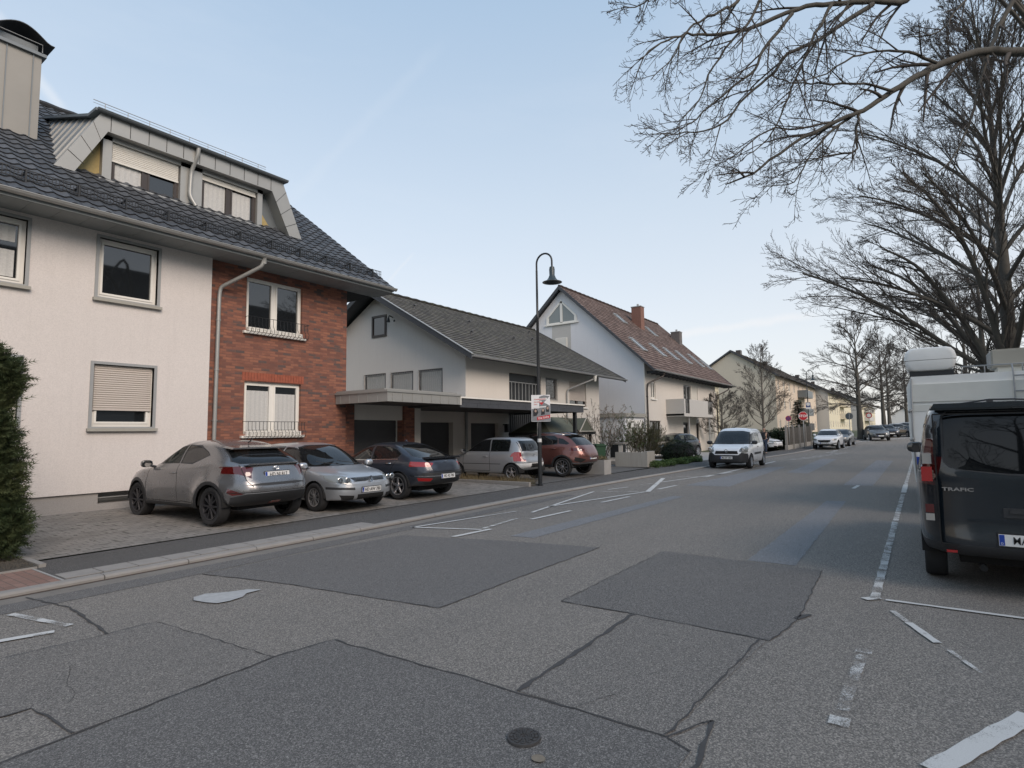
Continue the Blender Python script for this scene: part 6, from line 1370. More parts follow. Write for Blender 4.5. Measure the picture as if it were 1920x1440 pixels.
simple_house('unseen_left_house', -24, -7, 15.5, 26, 0, 5.8, 10.4, M['cream'], 't4', 'unseen cream house added outside the left edge to cut glare in the car glass', 'house', 2, 4, 'cream')  # added out of view to cut horizon glare in the car reflections
simple_house('unseen_back_house', -64, -50, -9, 5, 0, 8.0, 12.5, M['greyren'], 't4', 'unseen grey house added behind the camera to cut glare in the car glass', 'house', 3, 3, 'greyren')  # also added, never in view; darkens the horizon mirrored in the vehicles
# ------------------------------------------------------------------ bare trees
def rperp(d, rng):
    v = Vector((rng.gauss(0, 1), rng.gauss(0, 1), rng.gauss(0, 1))); v -= d*v.dot(d)
    return v.normalized() if v.length > 1e-4 else d.orthogonal().normalized()
class Tr:
    def __init__(s, seed, par):
        s.r = random.Random(seed); s.limb = B(); s.twig = B(); s.p = par; s.n = 0; s.mid = None
    def kids(s, pts, dirs, L, r0, lvl, t0=.2):
        P = s.p; k = P['k'][lvl]; rng = s.r; n = len(pts)-1
        if k <= 0: return
        for j in range(k):
            t = t0+(1-t0)*(j+rng.uniform(.1, .9))/k; i = min(n-1, int(t*n)); f = t*n-i
            p = pts[i].lerp(pts[i+1], f); d = dirs[i]
            ang = radians(rng.uniform(*P['ang'][lvl])); ax = rperp(d, rng)
            if P.get('flat'): ax = (ax+Vector((0, 0, P['flat'])) *(1 if rng.random() < .5 else -1)).normalized(); ax = (ax-d*ax.dot(d)).normalized()
            nd = (Matrix.Rotation(ang, 3, ax) @ d).normalized()
            ll = L*P['len'][lvl]*rng.uniform(.65, 1.15)*(1-.45*t); rr = min(r0*(1-.75*t)*.52+.001, r0*.5)
            s.grow(p, nd, ll, rr, lvl+1)
    def grow(s, p, d, L, r, lvl):
        P = s.p; rng = s.r; n = P['seg'][lvl]; pts = [p.copy()]; dirs = []; q = p.copy(); d = d.copy()
        for i in range(n):
            tz = P['trop'][lvl]*(1 if not P.get('curl') else (1 if i < n*.6 else -P['curl']))
            d = (d+Vector((rng.gauss(0, 1), rng.gauss(0, 1), rng.gauss(0, 1)))*P['wob'][lvl]+Vector((0, 0, tz/n))).normalized()
            q = q+d*(L/n); pts.append(q.copy()); dirs.append(d.copy())
            if q.z < P.get('zmin', 1.5)+.8: d.z += .10; d.normalize()
        s.path(pts, r, lvl); dirs.append(d)
        if lvl < len(P['k']): s.kids(pts, dirs, L, r, lvl)
    def path(s, pts, r, lvl, r1=None):
        n = len(pts)-1; rm = s.p.get('rmin', .0022); r1 = r*.3 if r1 is None else r1
        rs = [max(rm, r+(r1-r)*i/n) for i in range(n+1)]; sd = (9, 7, 5, 3, 3, 3)[min(lvl, 5)]
        (s.limb if lvl <= 1 else s.twig).tube(pts, rs, sd, False); s.n += 1
    def guided(s, P, r0, r1, lvl, L=None, sub=4, wob=.007, t0=.1):
        "a branch along given points, then its own offspring"
        P = [Vector(p) for p in P]; pts = []
        for i in range(len(P)-1):
            for k in range(sub): pts.append(Vector(crom([tuple(v) for v in P], i+k/sub))+Vector([s.r.gauss(0, wob) for _ in range(3)])*(0 if i+k == 0 else 1))
        pts.append(P[-1]); dirs = [(b-a).normalized() for a, b in zip(pts, pts[1:])]; dirs.append(dirs[-1])
        n = len(pts)-1; rs = [r0+(r1-r0)*(i/n)**.8 for i in range(n+1)]
        (s.limb if r0 > .018 else s.twig).tube(pts, rs, 9 if r0 > .04 else 6, False)
        s.kids(pts, dirs, L or sum((b-a).length for a, b in zip(pts, pts[1:]))*.6, r0, lvl, t0)
    def build(s, t, m1='bark', m2='twig', nm='branches'):
        if s.limb.v: s.limb.build('limbs', M[m1], t, True)
        s.twig.build('twigs', M[m2], t, True)
def trunk(t, pts, rs, m='bark', n=14):
    q = B(); P = []; R = []
    for i in range(len(pts)-1):
        for k in range(5): f = k/5; P.append(Vector(pts[i]).lerp(Vector(pts[i+1]), f)); R.append((rs[i]+(rs[i+1]-rs[i])*f)*(1+.04*sin(k*2+i)))
    P.append(Vector(pts[-1])); R.append(rs[-1]); R[0] *= 1.25; q.tube(P, R, n); return q.build('trunk', M[m], t, True)
# --- roadside lime whose limbs hang over the camera's right (trunk outside the frame)
def D(px, py, dep): v = f_*dep+r2*(px-960)/1080*dep-u2*(py-720)/1080*dep; return (v.x, v.y, v.z+HC)
ta = empty('lime_tree', (13.2, -3.3, .1), 0, 'bare lime tree whose limbs reach into the top right of the view', 'tree', 'roadside lime trees')
A = Tr(11, dict(k=[6, 12, 7, 4], len=[.7, .62, .52, .46], ang=[(20, 45), (18, 46), (20, 48), (25, 55)], seg=[8, 9, 7, 5, 3], trop=[-.25, -.55, -.35, .25, .3], wob=[.05, .03, .045, .07, .1], zmin=3.2, rmin=.0027))
A.limb = B(); A.twig = B()
LIMBS = [([(12.96,-3.73,7.76),(12.04,-2.67,7.59),(11.1,-1.58,7.28),(10.59,-1.1,7.21),(10.05,-0.57,6.95),(9.65,-0.24,6.66),(9.29,0.05,6.37),(8.9,0.38,6.02),(8.54,0.65,5.82),(8.02,1.18,5.42),(7.6,1.56,4.99),(7.25,1.82,4.79)],
0.085,0.008,1,2.6),([(9.76,-0.47,6.83),(9.36,-0.16,6.89),(8.99,0.14,6.83),(8.61,0.45,6.65),(8.22,0.82,6.33),(7.9,1.04,6.18)],
0.024,0.006,1,2.0),([(9.2,0.05,6.33),(8.85,0.36,6.37),(8.4,0.84,6.33),(8.06,1.14,6.29),(7.8,1.33,6.32)],
0.022,0.006,1,2.0),([(8.84,0.43,5.99),(8.78,0.49,5.69),(8.76,0.5,5.44),(8.57,0.7,5.37),(8.31,1.02,5.27),(8.09,1.29,5.06)],
0.022,0.005,1,1.8),([(8.8,0.5,5.96),(8.48,0.74,5.67),(8.17,0.97,5.28),(7.91,1.14,4.88),(7.52,1.44,4.75)],
0.02,0.005,1,1.9),([(11.13,-1.63,9.84),(10.33,-0.55,8.61),(9.97,-0.19,8.03),(9.54,0.19,7.92),(9.04,0.69,7.79),(8.61,1.08,7.62),(8.12,1.58,7.28),(7.81,1.8,7.11),(7.51,2.01,7.0),(7.22,2.2,6.92),(6.89,2.45,6.72),(6.62,2.63,6.43)],
0.055,0.007,1,2.4),([(9.31,0.21,7.74),(8.93,0.58,7.37),(8.63,0.84,7.07),(8.26,1.18,6.81),(8.03,1.34,6.47),(7.72,1.62,6.1),(7.42,1.88,5.67),(7.04,2.22,5.49),(6.67,2.55,5.43)],
0.035,0.006,1,2.2),([(8.34,1.11,7.41),(8.02,1.44,6.85),(7.85,1.53,6.51),(7.56,1.78,6.18),(7.26,2.05,5.83),(7.04,2.19,5.59),(6.75,2.44,5.35)],
0.026,0.005,1,2.0),([(8.36,1.32,8.19),(8.09,1.57,7.42),(7.8,1.81,6.97),(7.52,2.03,6.45),(7.32,2.13,6.02),(7.04,2.33,5.67)],
0.024,0.005,1,1.9),([(8.13,1.48,8.11),(7.87,1.73,7.55),(7.66,1.85,7.38),(7.4,2.04,7.17),(7.16,2.21,6.92),(6.97,2.34,6.5),(6.72,2.54,6.16)],
0.03,0.005,1,2.0),([(7.42,2.15,7.97),(7.03,2.47,7.56),(6.73,2.65,7.23),(6.45,2.79,7.07)],
0.02,0.005,1,1.2),([(11.63,-2.27,9.42),(11.09,-1.51,8.13),(10.81,-1.23,7.5),(10.62,-1.1,7.11),(10.43,-0.97,6.65),(10.25,-0.83,6.13),(10.01,-0.61,5.55),(9.68,-0.27,5.13)],
0.045,0.006,1,1.9),([(8.76,0.67,7.6),(8.5,0.86,7.12),(8.26,1.05,6.53),(8.01,1.23,5.96),(7.77,1.4,5.47),(7.45,1.66,5.13)],
0.026,0.005,1,2.1),([(9.06,0.15,8.24),(8.81,0.41,7.65),(8.56,0.67,7.15),(8.34,0.85,6.87),(7.99,1.19,6.74)],
0.02,0.005,1,1.5),([(10.66,-1.51,8.85),(10.29,-1.14,8.12),(9.91,-0.79,7.63),(9.58,-0.51,7.16),(9.15,-0.15,6.99)],
0.028,0.005,1,1.8),([(8.58,0.65,5.84),(8.12,1.07,5.66),(7.72,1.39,5.55),(7.35,1.7,5.18),(7.06,1.89,4.98)],
0.018,0.004,1,1.8)]
LIMBS += [([(13.0,-3.1,5.0),(12.98,-3.42,6.88),(12.96,-3.73,7.76)],0.10625000000000001,0.085,3,0.6),([(12.6,-2.6,6.6),(11.87,-2.12,10.32),(11.13,-1.63,9.84)],0.06875,0.055,3,0.6),([(12.6,-2.6,6.6),(12.12,-2.44,10.11),(11.63,-2.27,9.42)],0.056249999999999994,0.045,3,0.6),([(12.6,-2.6,6.6),(11.63,-2.06,9.82),(10.66,-1.51,8.85)],0.035,0.028,3,0.6),([(12.6,-2.6,6.6),(10.48,-0.64,9.49),(8.36,1.32,8.19)],0.03,0.024,3,0.6),([(12.6,-2.6,6.6),(10.37,-0.56,9.45),(8.13,1.48,8.11)],0.0375,0.03,3,0.6),([(12.6,-2.6,6.6),(10.01,-0.23,9.39),(7.42,2.15,7.97)],0.03,0.02,3,0.6),([(12.6,-2.6,6.6),(10.83,-1.23,9.52),(9.06,0.15,8.24)],0.03,0.02,3,0.6)]

ta_base = Vector((13.2, -3.3, .1))
tq = B(); tq.tube([(13.2, -3.3, 0), (13.15, -3.28, 1.2), (13.2, -3.3, 3), (13.0, -3.1, 5), (12.6, -2.6, 6.6)], [.34, .27, .25, .22, .17], 14); o = tq.build('trunk', M['bark'], ta, True); o.matrix_parent_inverse = Matrix.Translation(-ta_base)
for P, r0, r1, lvl, L in LIMBS: A.guided([Vector(p) for p in P], r0, r1, lvl, L*.8)
for nm, bb, m in (('limbs', A.limb, 'bark'), ('twigs', A.twig, 'twig')): o = bb.build(nm, M[m], ta, True); o.matrix_parent_inverse = Matrix.Translation(-ta_base)
print('tree A', A.n)
# --- big lime behind the camper
def free_tree(name, loc, label, seed, par, H, stems, tr, spread, group=None, m1='bark', m2='twig', hub=.3, tilt=(.35, .9), cat='tree', upw=1.0):
    t = empty(name, loc, 0, label, cat, group); T = Tr(seed, par); rng = T.r
    trunk(t, [(0, 0, -.1), (.02*H*.1, .01, H*hub*.5), (0, .02, H*hub), (.05, 0, H*.62), (.0, .03, H*.97)], [tr, tr*.8, tr*.66, tr*.34, .012], m1)
    for k in range(stems):
        f = (k+.5)/stems; z = H*(hub*.75+(.93-hub*.75)*f**1.15); a = 2.4*k+rng.uniform(-.4, .4); el = tilt[0]+(tilt[1]-tilt[0])*f
        d = Vector((cos(a)*cos(el), sin(a)*cos(el), sin(el)*upw)).normalized(); L = spread*(1-.55*f**1.5)*rng.uniform(.8, 1.12)
        T.grow(Vector((0, 0, z)), d, L, max(.018, tr*.30*(1-.55*f)), 0)
    T.build(t, m1, m2); print(name, T.n); return t
PL = dict(k=[12, 9, 6, 3], len=[.52, .55, .50, .45], ang=[(10, 28), (14, 36), (18, 45), (25, 55)], seg=[11, 8, 6, 4, 3], trop=[-.62, -.18, .05, .25, .3], wob=[.022, .035, .055, .09, .1], zmin=4.4, rmin=.0050)
tb = free_tree('lime_tree', (26.8, -2.75, .1), 'large bare lime tree rising behind the camper roof', 5, PL, 16.5, 34, .36, 7.7, 'roadside lime trees', hub=.22, tilt=(.62, 1.38))
# its second, leaning stem
T = Tr(9, PL); sc8 = lambda P, k: [(x*k, y*k, z) for x, y, z in P]
T.guided(sc8([(-.1, .1, 1.2), (-.5, .7, 3.0), (-1.3, 1.7, 4.8), (-2.3, 2.9, 6.2), (-3.2, 4.2, 7.4), (-4.2, 5.6, 8.0)], .62), .16, .03, 0, 3.2); T.guided(sc8([(.1, .1, 1.5), (.5, 1.0, 3.6), (.9, 2.3, 5.6), (1.5, 4.2, 7.4), (1.7, 6.2, 8.4)], .66), .15, .03, 0, 3.8); T.guided(sc8([(-.1, .0, 2.2), (-.9, .5, 4.6), (-2.6, 1.4, 7.4), (-4.2, 2.6, 9.2), (-5.2, 3.6, 10)], .75), .14, .03, 0, 4); T.build(tb)
PF = dict(k=[8, 7, 6], len=[.62, .60, .55], ang=[(16, 42), (18, 45), (20, 50)], seg=[9, 6, 5, 3], trop=[-.15, .05, .2, .2], wob=[.045, .06, .08, .1], zmin=2.5, rmin=.0075)
free_tree('lime_tree', (52.5, -2.8, gz(52)+.1), 'bare lime tree seen between the roof box and the air unit of the camper', 21, PF, 11.0, 15, .27, 5.0, 'roadside lime trees', hub=.3, tilt=(.2, .9))
free_tree('lime_tree', (39.5, -2.9, .1), 'bare lime tree right of the camper roof box, half hidden behind its neighbour', 22, PF, 12.5, 15, .27, 5.6, 'roadside lime trees', hub=.3, tilt=(.3, 1.0))
free_tree('street_tree', (71.0, 5.3, gz(71)), 'big bare street tree with thick trunk standing before the flats', 31, dict(PF, rmin=.010), 12.6, 22, .34, 5.0, 'bare trees along the left side', hub=.34, tilt=(.15, 1.15), m1='bark')
free_tree('street_tree', (84.0, 3.75, gz(84)), 'middle bare tree left of the camper, next beyond the big street tree', 32, dict(PF, rmin=.011), 12.0, 18, .31, 4.8, 'bare trees along the left side', hub=.32, tilt=(.15, 1.1))
free_tree('street_tree', (93.0, 3.5, gz(93)), 'far bare tree with a forked leaning branch left of the camper', 33, dict(PF, rmin=.012), 11.6, 15, .30, 4.6, 'bare trees along the left side', hub=.28, tilt=(.1, 1.0))
free_tree('street_tree', (101.0, 1.7, gz(100)), 'bare tree closest to the camper edge at the end of the street', 34, dict(PF, rmin=.012), 11.5, 15, .28, 4.6, 'bare trees along the left side', hub=.3, tilt=(.1, 1.0))
free_tree('lime_tree', (-15, -3.2, .1), 'bare lime tree standing behind the camera, seen only mirrored in the glass', 23, dict(PF, k=[7, 6, 4]), 11.5, 14, .27, 5.2, 'roadside lime trees', hub=.3, tilt=(.2, 1.0))
free_tree('garden_tree', (55.5, 11.6, gz(55)+.1), 'slender pale-barked bare tree in front of the beige gable', 41, dict(PF, rmin=.0062), 8.8, 24, .15, 3.2, None, 'bark_l', 'twig', .22, (.4, 1.2))
free_tree('apple_tree', (49.5, 13.6, .2), 'low spreading bare apple tree right of the white gabled house', 42, dict(PF, trop=[-.35, -.1, .3, .2], k=[9, 8, 6], rmin=.0062), 4.3, 16, .14, 2.5, None, 'bark', 'twig', .34, (.15, .8))
# conifer tips beyond the roofs
def conifer(x, y, H, label):
    t = empty('fir_tree', (x, y, gz(x)), 0, label, 'tree'); q = B(); q.tube([(0, 0, 0), (0, 0, H)], [.25, .02], 8); q.build('trunk', M['bark'], t); rng = random.Random(3); q = B()
    for k in range(46):
        z = H*(.15+.85*k/46); L = (H-z)*.30+.25
        for j in range(9):
            a = j*.7+k*1.3+rng.uniform(-.2, .2); e = Vector((cos(a)*L, sin(a)*L, -.18*L+rng.uniform(-.1, .15)))
            for m_ in range(7):
                f = (m_+1)/7; c = Vector((0, 0, z))+e*f; w_ = .16+.12*(1-f); n = Vector((-sin(a), cos(a), 0))
                for sg in (1, -1): q.face([c, c+n*sg*w_+e.normalized()*.12+Vector((0, 0, rng.uniform(-.08, .05))), c+e*.12+Vector((0, 0, .02))])
    q.build('foliage', M['needle'], t); return t
M['needle'] = plain('needles', (.035, .055, .032), .9, .4, 3)
conifer(74, 24.5, 11.2, 'dark fir top showing left of the beige gable')
conifer(63, 9.9, 4.2, 'narrow dark conifer behind the stop sign')
# ------------------------------------------------------------------ near hedge
def leaf_mat(name, a, b):
    n = N(name); v = n.noise(2.2, 4, .7); n.col(n.mix(n.ramp(v, [(.35, (0,)*3), (.65, (1,)*3)]), a, b)); n.p.inputs['Roughness'].default_value = .7; n.p.inputs['Specular IOR Level'].default_value = .25; return n.m
M['thuja'] = leaf_mat('thuja_leaf', (.026, .044, .018), (.078, .092, .040))
M['box'] = leaf_mat('boxwood_leaf', (.012, .024, .014), (.028, .045, .022))
M['cover'] = leaf_mat('ground_cover_leaf', (.045, .085, .025), (.10, .15, .05)); M['dry'] = leaf_mat('dry_leaf', (.12, .09, .05), (.2, .17, .10)); M['olive'] = leaf_mat('olive_twigs', (.075, .068, .035), (.12, .11, .06))
h = empty('conifer_hedge', (0, 0, 0), 0, 'dense dark green conifer hedge at the left edge of the picture', 'hedge')
rng = random.Random(7)
def hx(z): # right edge of the hedge
    return 2.60+.10*sin(z*2.1+.5)+.05*sin(z*5.3)-(.0 if z < 2.4 else (z-2.4)**2*1.1)-(0 if z > .5 else (.5-z)*.35)
q = B(); k = 0
def spray(q, p, d, L, w_):
    "a flat fern-like spray: stalk with scale leaves"
    d = d.normalized(); s_ = rperp(d, rng)
    for i in range(5):
        f = i/5; c = p+d*L*f; ll = L*.42*(1-.5*f)
        for sg in (1, -1):
            e = (d*.75+s_*sg*.7).normalized()*ll; n = d.cross(s_)*w_*.5; q.face([c-d*w_*.5, c+e+n*.3, c+d*w_*.6])
    q.face([p+d*L*.6-s_*w_*.4, p+d*L*1.15, p+d*L*.6+s_*w_*.4])
for i in range(15000):
    z = rng.uniform(.15, 3.15)
    u = rng.random()
    if u < .46: x = hx(z)-rng.random()**2*.3; y = rng.uniform(10.15, 12.1); nr = Vector((1, -.2, .0))
    elif u < .9: x = rng.uniform(.6, hx(z)); y = 10.15+rng.random()**2*.25; nr = Vector((.1, -1, .0))
    else: x = rng.uniform(.6, 2.6); y = rng.uniform(10.2, 12); z = 3.05-max(0, x-1.9)**2*1.1+rng.uniform(-.1, .1); nr = Vector((0, 0, 1))
    if x > hx(z)+.02: continue
    d = (nr+Vector((rng.gauss(0, .55), rng.gauss(0, .55), rng.gauss(.25, .5)))).normalized(); spray(q, Vector((x, y, z)), d, rng.uniform(.09, .2)*(1.5 if rng.random() < .06 else 1), .016)
q.build('foliage', M['thuja'], h)
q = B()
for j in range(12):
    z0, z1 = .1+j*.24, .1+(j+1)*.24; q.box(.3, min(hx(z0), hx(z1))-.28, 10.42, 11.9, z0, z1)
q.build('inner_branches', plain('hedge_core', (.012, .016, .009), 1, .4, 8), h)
q = B()
for j in range(14): a = rng.uniform(0, 6); q.tube([(2.2+.2*cos(a), 10.5+.3*abs(sin(a))+j*.1, .05), (2.25+.15*cos(a), 10.55+j*.1, .7)], [.02, .012], 5)
q.build('stems', M['bark'], h)
# ------------------------------------------------------------------ shrubs and borders
def leafball(t, nm, c, rx, ry, rz, n, m, sz, seed, top=1.0, hollow=.75):
    rg = random.Random(seed); q = B()
    for i in range(n):
        v = Vector((rg.gauss(0, 1), rg.gauss(0, 1), rg.gauss(0, 1))).normalized()*(hollow+(1-hollow)*rg.random())*(1+.1*noise.noise(Vector((i*.01, 0, 0))))
        l = 1+.16*noise.noise(v*2.3+Vector((seed, 0, 0))); p = Vector((c[0]+v.x*rx*l, c[1]+v.y*ry*l, c[2]+v.z*rz*l))
        if p.z < .06: continue
        a = rperp(Vector((0, 0, 1)), rg); b = Vector((rg.gauss(0, 1), rg.gauss(0, 1), rg.gauss(0, 1))).normalized(); s_ = sz*rg.uniform(.6, 1.3)
        q.face([p-a*s_*.4, p+b*s_, p+a*s_*.4, p-b*s_*.6])
    return q.build(nm, M[m], t)
t = empty('clipped_shrub', (0, 0, 0), 0, 'dark rounded evergreen shrub in front of the black hatchback', 'shrub')
leafball(t, 'foliage', (30.9, 10.9, .55), 1.25, .85, .72, 7000, 'box', .05, 1, hollow=.82)
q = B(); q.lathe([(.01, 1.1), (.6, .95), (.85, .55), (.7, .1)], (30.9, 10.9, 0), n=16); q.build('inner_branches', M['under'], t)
t = empty('twiggy_shrub', (29.3, 12.1, .1), 0, 'tall olive brown twiggy shrub beside the concrete planter wall', 'shrub')
T = Tr(51, dict(k=[6, 5, 3], len=[.5, .5, .5], ang=[(12, 35), (15, 40), (20, 45)], seg=[6, 5, 4, 3], trop=[.1, .1, .1, .1], wob=[.06, .09, .1, .1], zmin=.1, rmin=.0055)); T.limb = T.twig
for k in range(46): a = k*2.4; el = .55+.95*((k*37) % 46)/46; T.grow(Vector((.12*cos(a), .12*sin(a), .05)), Vector((cos(a)*cos(el), sin(a)*cos(el), sin(el))), 1.35+.45*sin(el), .012, 0)
T.twig.build('twigs', M['olive'], t)
def stick_shrub(name, loc, label, seed, H, n, leaf, lm, spread=.5, rmin=.0055, cat='shrub'):
    t = empty(name, loc, 0, label, cat); T = Tr(seed, dict(k=[5, 4, 2], len=[.5, .5, .5], ang=[(18, 40), (20, 50), (20, 50)], seg=[7, 5, 4, 3], trop=[.1, .1, .15, .1], wob=[.08, .1, .12, .1], zmin=.1, rmin=rmin)); T.limb = T.twig
    for k in range(n): a = k*2.4; el = 1.45-spread*((k*7) % n)/n; T.grow(Vector((.1*cos(a), .1*sin(a), .0)), Vector((cos(a)*cos(el), sin(a)*cos(el), sin(el))), H*T.r.uniform(.75, 1.05), .022, 0)
    pts = [T.twig.v[i] for i in range(0, len(T.twig.v), 3)]; T.twig.build('stems', M['bark_l'], t)
    if leaf:
        rg = random.Random(seed); q = B()
        for i in range(leaf):
            p = Vector(pts[rg.randrange(len(pts))]); b = rperp(Vector((0, 0, 1)), rg)*.05; u_3 = Vector((rg.gauss(0, .02), rg.gauss(0, .02), .06)); q.face([p-b*.4, p+u_3*.5-b*.1+b, p+u_3, p+u_3*.4])
        q.build('leaves', M[lm], t)
    return t
M['bud'] = leaf_mat('flower_buds', (.20, .17, .13), (.34, .28, .24))
stick_shrub('magnolia_shrub', (26.2, 13.1, .1), 'bare upright shrub covered in pale buds beside the white wall', 61, 2.9, 11, 900, 'bud', .75)
stick_shrub('magnolia_shrub', (27.6, 12.5, .1), 'thin bare shrub with grey-green leaves just left of the letterbox pillar', 62, 2.3, 9, 1100, 'cover', .9)
stick_shrub('rose_shrub', (28.6, 13.3, .1), 'low arching leafy shrub before the white garage door', 63, 1.5, 8, 800, 'box', 1.2)
stick_shrub('rose_shrub', (24.6, 14.6, .1), 'small bare shrub behind the dark canopy post', 64, 2.2, 7, 500, 'dry', .7)
q = B(); rg = random.Random(4)
for i in range(9000):
    x = rg.uniform(25.0, 31.8); y = rg.uniform(9.75, 10.35)+(.12*sin(x*3)); z = .08+rg.random()*.26*(1-.5*abs(y-10.05)/.4)+.05*sin(x*5); p = Vector((x, y, max(.05, z))); a = Vector((rg.gauss(0, 1), rg.gauss(0, 1), .2)).normalized()*.055; b = Vector((rg.gauss(0, 1), rg.gauss(0, 1), rg.gauss(.7, .5))).normalized()*.06
    q.face([p-a*.5, p+b*.5-a*.3, p+b, p+a*.5])
tag(q.build('ground_cover', M['cover']), 'low bright green ground cover along the pavement behind the concrete wall', 'ground cover', kind='stuff')
q = B(); rg = random.Random(5)
for i in range(2600):
    x = rg.uniform(15.08, 15.7); y = rg.uniform(10.15, 14.4); h_ = rg.uniform(.08, .42); dx, dy = rg.gauss(0, .10), rg.gauss(0, .10); q.face([(x-.008, y, .05), (x+.008, y, .05), (x+dx, y+dy, h_)])
tag(q.build('dry_grass', M['dry']), 'dry grasses in the narrow bed behind the street lamp', 'dry grass', kind='stuff')
q = B(); q.box(14.95, 15.07, 10.0, 14.9, 0, .19); tag(q.build('bed_edging', M['kerb'], bevel=.01), 'long low concrete edging running from the lamp post to the garages', 'edging')
q = B(); q.box(15.07, 15.75, 10.05, 14.9, 0, .09); tag(q.build('bed_soil', M['soil']), kind='structure')
q = B(); rg = random.Random(8)
for i in range(1500):
    x, y = rg.uniform(1.2, 2.64), rg.uniform(9.55, 10.6); s_ = rg.uniform(.008, .025); z = .092; q.mesh([(x-s_, y, z), (x, y-s_, z), (x+s_, y+s_*.3, z), (x, y+s_, z), (x, y, z+s_*1.1)], [(0, 1, 4), (1, 2, 4), (2, 3, 4), (3, 0, 4)])
tag(q.build('gravel', M['soil']), 'stone chips under the conifer hedge', 'gravel', kind='stuff')
# ------------------------------------------------------------------ street furniture
def lamp(x, y, z, rz, label, sc=1.0):
    t = empty('street_lamp', (x, y, z), rz, label, 'street lamp', 'street lamps'); t.scale = (sc, sc, sc)
    q = B(); q.lathe([(.085, 0), (.085, .05), (.065, .06), (.062, 2.85), (.058, 2.87), (.052, 2.9), (.045, 5.3), (.055, 5.32), (.055, 5.42), (.038, 5.46), (.034, 6.9)], n=14)
    R = .29; P = [(0, 0, 6.9)]+[(R-R*cos(a), 0, 7.12+R*sin(a)) for a in [pi*k/12 for k in range(13)]]+[(2*R, 0, 6.92)]
    q.tube(P, .03, 10); q.build('pole', M['black'], t, True, auto=40)
    q = B(); q.lathe([(.03, .32), (.075, .30), (.09, .22), (.085, .02), (.10, .0), (.12, -.06), (.17, -.13), (.25, -.175), (.315, -.195), (.315, -.205), (.24, -.20), (.1, -.1)], (2*R, 0, 6.62), n=24); q.build('lamp_shade', M['lampm'], t, True, auto=50)
    return t
M['lampm'] = plain('lamp_shade_metal', (.035, .05, .055), .4, .15, 6)
L1 = lamp(15.45, 9.9, .06, radians(-90), 'tall black street lamp with the election poster on its post')
L2 = lamp(60.2, 8.6, gz(60)+.05, radians(-90), 'farther black street lamp rising behind the stop sign', .93)
L3 = lamp(47.0, -2.7, .1, radians(90), 'black street lamp seen above the white camper', .97)
# stickers on the first post
q = B(); q.tube([(0, 0, 1.36), (0, 0, 1.47)], .066, 14); q.build('white_sticker', M['platew'], L1)
q = B()
for z0, z1, a in ((1.75, 2.0, -2.2), (1.55, 1.73, -2.5), (1.95, 2.02, -1.6)): 
    for k in range(3): aa = a+k*.18; q.box(.066*cos(aa)-.006, .066*cos(aa)+.006, .066*sin(aa)-.006, .066*sin(aa)+.006, z0+.03*k, z1)
q.build('torn_stickers', M['sill'], L1)
# election poster: two boards tied to the post, facing the camera side
po = empty('election_poster', (15.40, 9.80, 2.07), radians(-138), 'election poster with white text panels and a red strip tied to the lamp post', 'poster')
po.rotation_euler = (0, 0, radians(-57.5))
pc = plain('poster_paper', (.78, .78, .78), .6, .1, 8, obj=True); M['pgrey'] = plain('poster_photo_grey', (.22, .23, .24), .6, .45, 9, obj=True); M['pred'] = plain('poster_red', (.55, .02, .03), .5, .06, 5, obj=True)
q = B(); q.box(-.297, .297, -.006, .0, 0, .841); q.build('board', pc, po)
def pbox(nm, P, m, d):
    q = B(); q.prism(P, lambda u, v, w_: (u, w_, v), -.006-d, -.0062); return q.build(nm, m, po)
pbox('photo_area', [(-.29, .01), (.29, .01), (.29, .50), (.10, .60), (.29, .80), (.10, .83), (-.05, .78), (-.05, .42), (-.29, .40)], M['pgrey'], .001)
for P in ([(-.25, .33), (-.20, .42), (-.12, .40), (-.08, .28), (-.14, .18), (-.24, .16)], [(.02, .36), (.07, .42), (.13, .36), (.12, .22), (.0, .2)], [(.17, .46), (.22, .50), (.26, .42), (.26, .30), (.16, .30)]): pbox('portrait', P, M['seat'], .0015)
for (cx, cz) in ((-.165, .335), (.07, .355), (.215, .42)): pbox('portrait', [(cx+.035*cos(k*pi/5), cz+.045*sin(k*pi/5)) for k in range(10)], plain('poster_face', (.42, .30, .24), .6, .1, 9), .002)
for P in ([(-.24, .66), (.20, .69), (.20, .75), (-.24, .72)], [(-.24, .58), (.03, .60), (.03, .655), (-.24, .64)], [(-.24, .51), (-.08, .52), (-.08, .57), (-.24, .56)], [(-.25, .42), (.17, .45), (.17, .49), (-.25, .46)]): pbox('text_panel', P, M['platew'], .0025)
pbox('red_strip', [(-.12, .04), (.29, .11), (.29, .21), (-.12, .14)], M['pred'], .003); pbox('red_heart', [(-.05, .60), (.10, .61), (.03, .52)], M['pred'], .0035)
fr = lambda x, z, a=0: Matrix.Translation((x, -.0100, z))@Matrix.Rotation(a, 4, 'Y')@Matrix.Rotation(pi/2, 4, 'X')
textmesh('poster_text', 'Krankenhäuser', .058, M['pred'], po, fr(-.02, .705, -.065), .0005, bold=.001); textmesh('poster_text', 'für jeden', .054, M['pred'], po, fr(-.105, .618, -.065), .0005, bold=.001); textmesh('poster_text', 'Ort.', .054, M['pred'], po, fr(-.165, .54, -.065), .0005, bold=.001)
textmesh('poster_text', 'Die Linke', .088, M['platew'], po, fr(.085, .125, -.17), .0005, bold=.002)
